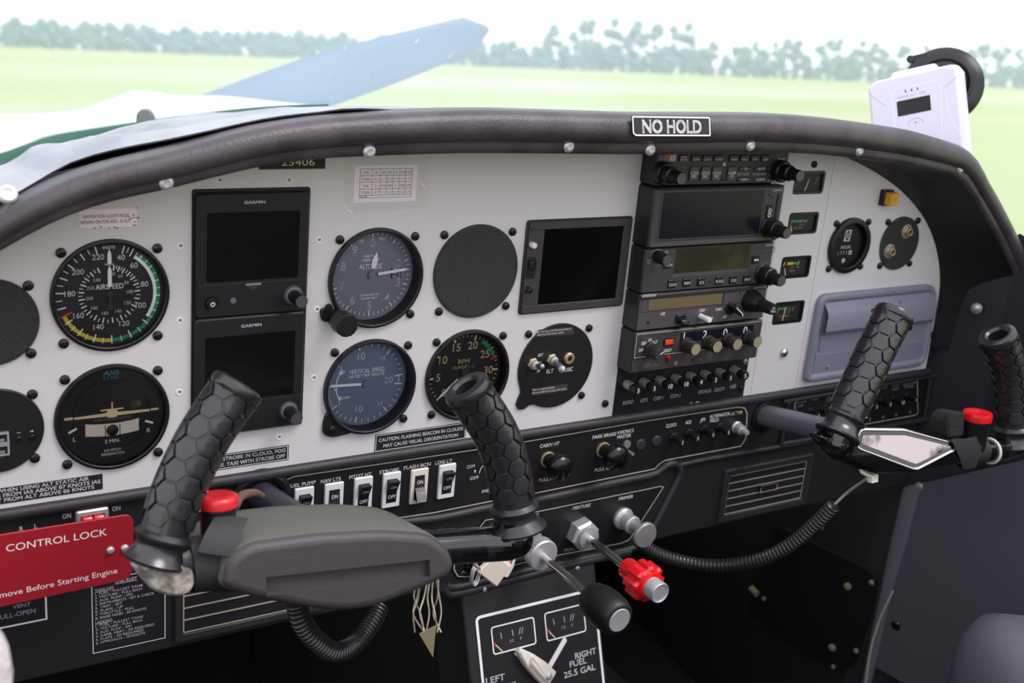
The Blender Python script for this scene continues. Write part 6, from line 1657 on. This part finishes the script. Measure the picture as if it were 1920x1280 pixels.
# mixture
t = thing('mixture_control', 'mixture plunger with big hexagonal nut and bright red vernier knob', 'mixture control', (422, -2, -276))
x, z = 422, -259
s = MB(); s.prism([(x + 15 * cos(RAD(a)), z + 15 * sin(RAD(a))) for a in range(15, 375, 60)], 0, 13, 'steel', 2); s.lathe(x, z, [(11, 13), (10.6, 17), (5.4, 18)], 'steel', 30); s.build('hex_nut', t)
s = MB(); s.tube([(x, -16, z), (x, -88, z)], 3.8, 'chrome', 18, 20); s.build('rod', t)
s = MB(); s.lathe(x, z, [(9, 74), (9.6, 76), (9.8, 91), (10.6, 93)], 'red_bright', 32)
pp = [(x + (17.5 if k % 2 == 0 else 15.3) * cos(2 * pi * k / 24), z + (17.5 if k % 2 == 0 else 15.3) * sin(2 * pi * k / 24)) for k in range(24)]
pp = [];
for k in range(8):
    for da, r_ in ((-16, 15), (-9, 17.4), (9, 17.4), (16, 15)): a = RAD(45 * k + da); pp.append((x + r_ * cos(a), z + r_ * sin(a)))
s.prism(pp, 92, 108, 'red_bright', 2.2); s.lathe(x, z, [(12.6, 107.5), (12, 110.5), (10, 111)], 'red_bright', 32); s.build('knob_head', t)
s = MB(); s.lathe(x, z, [(9.4, 108), (9.4, 122), (8.8, 123), (8.2, 123), (8, 122), (.01, 122)], 'steel', 36); s.build('release_button', t)
# primer
t = thing('primer_pump', 'primer plunger with small round grey handle at the right end of the lower plate', 'primer', (472, -2, -268))
x, z = 471, -254
s = MB(); s.lathe(x, z, [(10.6, 0), (11, 4), (9.4, 6.4), (8, 6.6), (8, 13), (8.8, 13.6), (8.8, 18), (7.8, 18.8)], 'steel', 36, .02); s.lathe(x, z, [(5.4, 14), (5.2, 32)], 'dull_steel', 20); s.build('barrel', t)
s = MB(); s.lathe(x, z - 1, [(5, 30), (11, 33), (12.6, 35), (12.6, 37.6), (11.6, 39), (.01, 39.6)], 'dull_steel', 40); s.build('handle', t)
# ignition key with tags
t = thing('ignition_key', 'ignition lock and key with a square cream plastic tag, below the left yoke', 'key', (310, -2, -290))
x, z = 313, -270
s = MB(); s.lathe(x, z, [(13, 0), (13, 3), (11.4, 5), (8, 5.2), (7.4, 4), (.01, 4)], 'gloss_black', 36); s.build('lock', t)
s = MB(); e = q3(889, 1076, 24)
for k in range(3): s.sweep([e + Vector((0, -2 * k, 0)) + Vector((5.4 * sin(a), 3 * sin(a), 9 * cos(a))) for a in [2 * pi * i / 24 for i in range(25)]], [(46 * i / 24, .7) for i in range(25)], 'steel', 8)
s.build('key_ring', t, smooth=60)
s = MB(); D = 26; P = [q(*p, D) for p in ((932, 1101), (896, 1073), (930, 1040), (960, 1062))]; s.prism(rpoly(P, 1.6), D - 4, D, 'cream', 1); s.build('key_tag', t)
s = MB(); D = 19; P = [q(*p, D) for p in ((952, 1083), (938, 1078), (948, 1035), (970, 1030), (964, 1062))]; s.prism(rpoly(P, 2), D - 1, D, 'paper', .2)
s.flat([q(*p, D) for p in ((952, 1040), (966, 1040), (958, 1058))], D + .1, 'ink_red'); s.flat([q(*p, D) for p in ((944, 1040), (950, 1036), (952, 1052))], D + .1, 'ink_blue'); s.build('sticker', t)
s = MB(); x, z = q(892, 1048, 6); s.lathe(x, z, [(7, 0), (7, 4), (.01, 5)], 'orange', 20); s.build('orange_cap', t)
# ---------------------------------------------------------------- ribbed cable sleeves
def ribbed(name, label, pts, r, pitch, cat='cable', m='rubber'):
    P = Spline(pts); n = int(P.len / pitch); pr_ = []
    for k in range(n):
        a = k * pitch; pr_ += [(a, r * .8), (a + pitch * .2, r * .84), (a + pitch * .38, r), (a + pitch * .72, r), (a + pitch * .88, r * .84)]
    s = MB(); s.sweep(pts, pr_, m, 14); return s.build(name, loc=P.p[0], label=label, category=cat, smooth=40)
ribbed('cable_sleeve', 'ribbed black cable sleeve looping below the left yoke pad', [onplane(*p, (0, -y, 0), (0, 1, 0)) for p, y in (((556, 1130), 130), ((566, 1165), 130), ((590, 1198), 128), ((628, 1222), 120), ((668, 1205), 105), ((698, 1165), 90), ((712, 1135), 80))], 7.6, 3.4)
o = ribbed('cable_sleeve', 'ribbed black cable sleeve sagging beneath the right air vent', [onplane(*p, (0, -y, 0), (0, 1, 0)) for p, y in (((1195, 1012), 20), ((1230, 1036), 26), ((1290, 1055), 40), ((1355, 1060), 60), ((1420, 1050), 85), ((1480, 1022), 110), ((1530, 980), 130), ((1566, 944), 145))], 6.6, 4.0)
s = MB(); e = [onplane(*p, (0, -y, 0), (0, 1, 0)) for p, y in (((1566, 944), 145), ((1590, 922), 155), ((1625, 897), 185))]; s.tube(e, 1.3, 'wire', 8); s.build('wire', o)

# ---------------------------------------------------------------- fuel selector pedestal (face leans back toward the pilot at its foot)
PN = Vector((0, -1, .38)).normalized(); PO = Vector((380, -4, -292))
pq = lambda px, py, out=0: onplane(px, py, PO + PN * out, PN)
PX = Vector((1, 0, 0)); PZ = PN.cross(PX)
pl2 = lambda px, py, out=0: ((pq(px, py, out) - PO).dot(PX), (pq(px, py, out) - PO).dot(PZ))
t = thing('fuel_selector_pedestal', 'black pedestal below the console with white framed fuel selector plate', 'pedestal', (380, -60, -560))
s = MB(); s.T = frame(PO, PX, PN)
a, b = pl2(866, 1115)[0], pl2(1115, 1050)[0]
s.prism(rrect(a, -260, b, 6, 3), -60, 0, 'console_black', 1.5)
s.build('body', t)
s = MB(); s.T = frame(PO, PX, PN)
tl_, tr_, bl_, br_ = pl2(888, 1158), pl2(1115, 1101), pl2(906, 1280), pl2(1131, 1280)
x0, x1 = (tl_[0] + bl_[0]) / 2, (tr_[0] + br_[0]) / 2; z1 = (tl_[1] + tr_[1]) / 2; z0 = z1 - 190
s.prism(rrect(x0, z0, x1, z1, 4), 0, .8, 'plate_black', .2); s.line(rrect(x0 + .8, z0, x1 - .8, z1 - .8, 4), 2.6, .9, 'ink_white', True)
g1 = [pl2(*p) for p in ((919, 1176), (1000, 1156), (1002, 1205), (925, 1227))]; g2 = [pl2(*p) for p in ((1019, 1149), (1093, 1132), (1096, 1182), (1025, 1201))]
def tp2(tx, px, py, h, w_, **k):
    u, v = pl2(px, py); ww = pl2(px + w_ / 2, py)[0] - pl2(px - w_ / 2, py)[0]; s.text(tx, u, v, .95, h, 'ink_white', ww, **k)
tp2('RIGHT', 1097, 1224, 5.4, 40, bo=.02); tp2('FUEL', 1083, 1241, 5.4, 32, bo=.02); tp2('25.5 GAL', 1086, 1257, 5.4, 60, bo=.02); tp2('LEFT', 928, 1272, 5.4, 36, bo=.02); tp2('FUEL', 952, 1287, 5.4, 40, bo=.02)
c1_ = pl2(960, 1217); c2_ = pl2(1063, 1190); pv = pl2(1022, 1262)
for c_ in (c1_, c2_): s.line([c_, pv], 5.2, .9, 'ink_white'); s.flat([(c_[0] - 2.4, c_[1] - 1), (c_[0] + 2.4, c_[1] - 1), (c_[0] + (.6 if c_ is c1_ else -.6), c_[1] - 6.5)], 1, 'plate_black')
s.build('selector_plate', t)
for gp, nm in ((g1, 0), (g2, 1)):
    xs = [p[0] for p in gp]; zs = [p[1] for p in gp]; a0, a1 = (xs[0] + xs[3]) / 2, (xs[1] + xs[2]) / 2; b0, b1_ = (zs[2] + zs[3]) / 2, (zs[0] + zs[1]) / 2
    s = MB(); s.T = frame(PO, PX, PN); w_, h_ = a1 - a0, b1_ - b0
    s.box(a0, b0, a1, b1_, .5, 1.4, 'dial_black', 2); s.line(rrect(a0, b0, a1, b1_, 2.4), 1.3, 1.5, 'ink_white', True)
    for k in (.2, .47): s.line([(a0 + w_ * (k + .015), b0 + h_ * .5), (a0 + w_ * k, b0 + h_ * .74)], .8, 1.5, 'ink_grey')
    for k in (.62, .68): s.line([(a0 + w_ * k, b0 + h_ * .5), (a0 + w_ * (k + .05), b0 + h_ * .74)], .7, 1.5, 'ink_grey')
    s.text('1/2', a0 + w_ * .44, b0 + h_ * .34, 1.5, 2.6, 'ink_grey'); s.text('F', a0 + w_ * .66, b0 + h_ * .34, 1.5, 2.6, 'ink_grey')
    s.flat([(a0 + 1, b0 + h_ * .46), (a0 + 3.4, b0 + h_ * .4), (a0 + 1, b0 + h_ * .3)], 1.55, 'ink_red'); s.line([(a0 + w_ * .06, b0 + h_ * .34), (a0 + w_ * .2, b0 + 1)], 1, 1.6, 'ink_cream'); s.build('fuel_gauge', t)
s = MB(); s.T = frame(PO, PX, PN); tip = Vector(pl2(973, 1219, 8)); pvv = Vector(pl2(1034, 1276, 8)); ax = (pvv - tip).normalized(); nn = Vector((-ax.y, ax.x))
k_ = lambda a, b: tuple(tip + ax * a + nn * b)
s.prism(rpoly([k_(0, 2.6), k_(0, -2), k_(16, -6.4), k_(34, -8), k_(46, -8), k_(46, 9), k_(30, 9), k_(14, 6.6)], 2), 2, 10, 'bone', 1.6); s.prism(rpoly([k_(12, 3), k_(16, -3.4), k_(34, -5), k_(44, -5), k_(44, 6), k_(28, 6)], 2), 10, 13.5, 'bone', 1.6)
s.build('selector_lever', t)
s = MB(); s.T = frame(PO, PX, PN); u, v = k_(38, 0); s.lathe(u, v, [(3.4, 13), (3.2, 14.6), (2, 15.6), (.01, 15.8)], 'steel', 18); s.build('screw', t)
for p in ((908, 1104), (1082, 1063)):
    s = MB(); s.T = frame(PO, PX, PN); u, v = pl2(*p); s.lathe(u, v, [(2.6, 0), (2.4, 1), (1.4, 1.7), (.01, 1.8)], 'steel', 16); s.build('screw', t)
s = MB(); s.T = frame(PO, PX, PN); u, v = pl2(1048, 1290); s.box(u - 60, -300, u + 60, -262, -60, 0, 'console_black', 2, 1); s.build('base', t)

# ---------------------------------------------------------------- cabin shell
def quad(name, pts, m, parent=None, **k):
    s = MB(); s.add([Vector(p) for p in pts], [(0, 1, 2, 3)], m); o = s.build(name, parent, loc=pts[0], **k); return o
def st(o): o['kind'] = 'structure'; return o
s = MB(); s.box(-330, -760, 1000, -752, 0, 1, 'floor_dark'); s.v = []; s.f = []; s.mi = []
s.add([(-330, 620, -760), (-330, -1500, -760), (1010, -1500, -760), (1010, 620, -760), (-330, 620, -772), (-330, -1500, -772), (1010, -1500, -772), (1010, 620, -772)], [(0, 1, 2, 3), (7, 6, 5, 4), (0, 4, 5, 1), (1, 5, 6, 2), (2, 6, 7, 3), (3, 7, 4, 0)], 'floor_dark')
st(s.build('floor', loc=(300, -400, -766)))
s = MB(); s.add([(-330, 620, -760), (1010, 620, -760), (1010, 620, -320), (-330, 620, -320), (-330, 630, -760), (1010, 630, -760), (1010, 630, -320), (-330, 630, -320)], [(0, 1, 2, 3), (7, 6, 5, 4), (3, 2, 6, 7)], 'floor_dark'); st(s.build('wall_front', loc=(340, 625, -440)))
s = MB(); s.add([(-330, -1400, -760), (1010, -1400, -760), (1010, -1400, 200), (-330, -1400, 200), (-330, -1412, -760), (1010, -1412, -760), (1010, -1412, 200), (-330, -1412, 200)], [(3, 2, 1, 0), (4, 5, 6, 7), (2, 3, 7, 6)], 'cabin_trim'); st(s.build('wall_back', loc=(340, -1406, -300)))
s = MB(); s.add([(-330, 620, -760), (-330, -1400, -760), (-330, -1400, -110), (-330, -500, -110), (-330, -100, -60), (-330, 620, -140), (-342, 620, -760), (-342, -1400, -760), (-342, -1400, -110), (-342, -500, -110), (-342, -100, -60), (-342, 620, -140)], [(0, 1, 2, 3, 4, 5), (11, 10, 9, 8, 7, 6), (5, 4, 10, 11), (4, 3, 9, 10), (3, 2, 8, 9)], 'wall_vinyl'); st(s.build('wall_left', loc=(-336, -400, -400)))
# right side wall: dark forward trim, lighter kick panel aft, with a padded post between
wr = lambda px, py, x=900: onplane(px, py, (x, 0, 0), (1, 0, 0))
s = MB()
s.add([(884, 30, -760), (884, 30, -60), (900, -60, 20), (925, -400, -80), (945, -1400, -90), (945, -1400, -760), (925, -400, -760), (908, -60, -760), (908, -60, -200)],
      [(0, 1, 2, 8, 7), (7, 8, 2, 3, 6), (6, 3, 4, 5)], 'wall_vinyl')
s.add([(884, 30, -760), (884, 30, -140), (950, 620, -140), (950, 620, -760)], [(0, 1, 2, 3)][::-1], 'wall_vinyl')
st(s.build('wall_right', loc=(900, -100, -400), smooth=10))
XW = 896
kp = [wr(*p, XW) for p in ((1727, 906), (1920, 862), (2050, 880), (2100, 1400), (1740, 1300), (1642, 1246), (1668, 1120), (1698, 1010))]
t = thing('kick_panel', 'grey vinyl side panel at lower right of the cockpit, held by a black screw', 'side panel', kp[5])
s = MB(); rg = [kp, [p + Vector((-5, 0, 0)) for p in kp]]; s.loft(rg, 'kick_vinyl', True, False, True, flip=False); s.build('panel_sheet', t, smooth=20)
def bolt(par, P, r, N, m='gloss_black', name='screw'):
    s = MB(); s.T = frame(P, Vector((0, 1, 0)) if abs(Vector(N).x) > .5 else XV, N); s.lathe(0, 0, [(r, -1), (r, .6), (r * .8, r * .28), (r * .4, r * .4), (.01, r * .42)], m, 18); return s.build(name, par)
bolt(t, wr(1680, 1172, XW - 6), 6, (-1, -.3, 0)); bolt(t, wr(1723, 912, XW - 6), 5, (-1, -.3, 0), 'dull_steel', 'clip')
t = thing('door_post_trim', 'vertical grey padded post strip left of the lower right side panel', 'trim', wr(1630, 1280, 897))
s = MB(); L_ = [wr(*p, 892) for p in ((1690, 915), (1672, 990), (1652, 1090), (1636, 1160), (1612, 1290))]; R_2 = [wr(*p, 889) for p in ((1726, 905), (1700, 1010), (1672, 1105), (1655, 1180), (1628, 1290))]
s.loft([[p + Vector((8, 0, 0)) for p in L_], L_, [a.lerp(b, .5) + Vector((-5, 0, 0)) for a, b in zip(L_, R_2)], R_2, [p + Vector((10, 0, 0)) for p in R_2]], 'post_vinyl', False, flip=False); s.build('strip', t, smooth=60)
s = MB(); s.tube([wr(*p, 886) for p in ((1674, 1108), (1650, 1160), (1632, 1220), (1622, 1290))], 1.3, 'wire', 8); s.build('wire', t)
# forward right trim and boxed foot-well cover
t = thing('footwell_panel', 'dark foot-well trim panel under the console at right, with bolts', 'trim panel', wr(1560, 1100))
pp = [wr(*p, 899) for p in ((1520, 945), (1692, 912), (1640, 1092), (1600, 1075), (1500, 1010), (1470, 985))]
s = MB(); s.loft([pp, [p + Vector((-3, 0, 0)) for p in pp]], 'wall_vinyl', True, False, True); s.build('panel_sheet', t, smooth=20); bolt(t, wr(1545, 988, 895), 4.4, (-1, -.4, 0), 'steel', 'bolt')
pp = rpoly([(wr(*p, 880).y, wr(*p, 880).z) for p in ((1455, 985), (1615, 1062), (1640, 1080), (1628, 1150), (1598, 1245), (1575, 1262), (1400, 1150))], 12)
s = MB(); s.loft([[(888, y, z) for y, z in pp], [(880, y, z) for y, z in pp]], 'gloss_black' if 0 else 'black', True, False, False); n_ = len(pp); s.add([(880, y, z) for y, z in pp], [tuple(range(n_))], 'black'); s.build('cover', t, smooth=20)
for p, r, m_ in (((1634, 1092), 3.2, 'dull_steel'), ((1605, 1220), 3.2, 'dull_steel'), ((1562, 1250), 2.8, 'dull_steel'), ((1589, 1099), 4.6, 'tan_wear'), ((1560, 1214), 4.6, 'tan_wear'), ((1432, 1122), 3, 'dull_steel')): bolt(t, wr(*p, 877), r, (-1, -.4, 0), m_, 'bolt')
s = MB(); s.tube([wr(1408, 1102, 870), wr(1420, 1114, 870)], 4.4, 'tan_wear', 12); s.build('peg', t)
bolt(gs, wr(1831, 578, 886), 5.8, (-1, -.5, .1), 'dull_steel', 'washer'); bolt(gs, wr(1831, 577, 883), 3, (-1, -.5, .1), 'steel', 'screw')
# tunnel between the foot wells, lower left skirt
t = thing('centre_tunnel', 'black centre tunnel running forward behind the pedestal', 'tunnel', (500, 100, -760))
s = MB(); s.prism([(330, -752), (330, -330), (445, -330), (560, -560), (560, -752)], -600, -60, 'floor_dark', 1); s.build('shell', t)
s = MB(); s.prism([(560, -755), (560, -560), (700, -640), (700, -755)], -500, -120, 'wall_vinyl', 1); s.build('side_flare', t)

# wires hanging under the console, with a paper tag
t = thing('wire_bundle', 'bundle of thin cream wires hanging under the console left of the pedestal', 'wires', onplane(800, 1100, (0, -20, 0), (0, 1, 0)))
rw = random.Random(4)
for k in range(9):
    x0 = rw.uniform(775, 822); s = MB()
    pts = [(x0, 1085 + rw.uniform(-10, 6)), (x0 + rw.uniform(-8, 8), 1120), (x0 + rw.uniform(-16, 14), 1150), (x0 + rw.uniform(-10, 14), 1185)]
    s.tube([onplane(*p, (0, -20 + rw.uniform(-10, 10), 0), (0, 1, 0)) for p in pts], .75, 'wire', 6); s.build('wire', t, smooth=60)
t = thing('paper_tag', 'small tan paper tag hanging from the cream wires', 'tag', onplane(800, 1230, (0, -26, 0), (0, 1, 0)))
s = MB(); D = 30; P = [q(*p, D) for p in ((786, 1188), (818, 1172), (812, 1232))]; s.prism(P, D - .6, D, 'tag_tan'); s.build('tag', t)
# seat corners that cut into the frame
P0 = onplane(8, 1230, (0, -330, 0), (0, 1, 0))
s = MB(); rings = []; rf = random.Random(8)
for k in range(9):
    z = P0.z - 70 + 100 * k / 8; w_ = 26 * (1 if k < 7 else (.8 if k == 7 else .35)); rings.append([Vector((P0.x - 24 + (w_ + rf.uniform(-1.5, 1.5)) * cos(a), P0.y + (w_ + rf.uniform(-1.5, 1.5)) * sin(a), z)) for a in [2 * pi * i / 18 for i in range(18)]])
s.loft(rings, 'fleece', True, True, True); s.build('fleece_cover', loc=P0, label='white fleece cover corner at the bottom left of the picture', category='cover', smooth=70)
P0 = onplane(1935, 1250, (0, -300, 0), (0, 1, 0))
s = MB(); rings = []
for z, w_ in ((-120, 30), (-60, 36), (-20, 36), (6, 30), (18, 18), (22, 4)): rings.append([Vector((P0.x + 8 + w_ * 1.5 * cos(a), P0.y + w_ * 2 * sin(a), P0.z + z + 10)) for a in [2 * pi * i / 24 for i in range(24)]])
s.loft(rings, 'kick_vinyl', True, True, True); s.build('seat_cushion', loc=P0, label='grey vinyl seat cushion corner at the bottom right of the picture', category='seat', smooth=70)
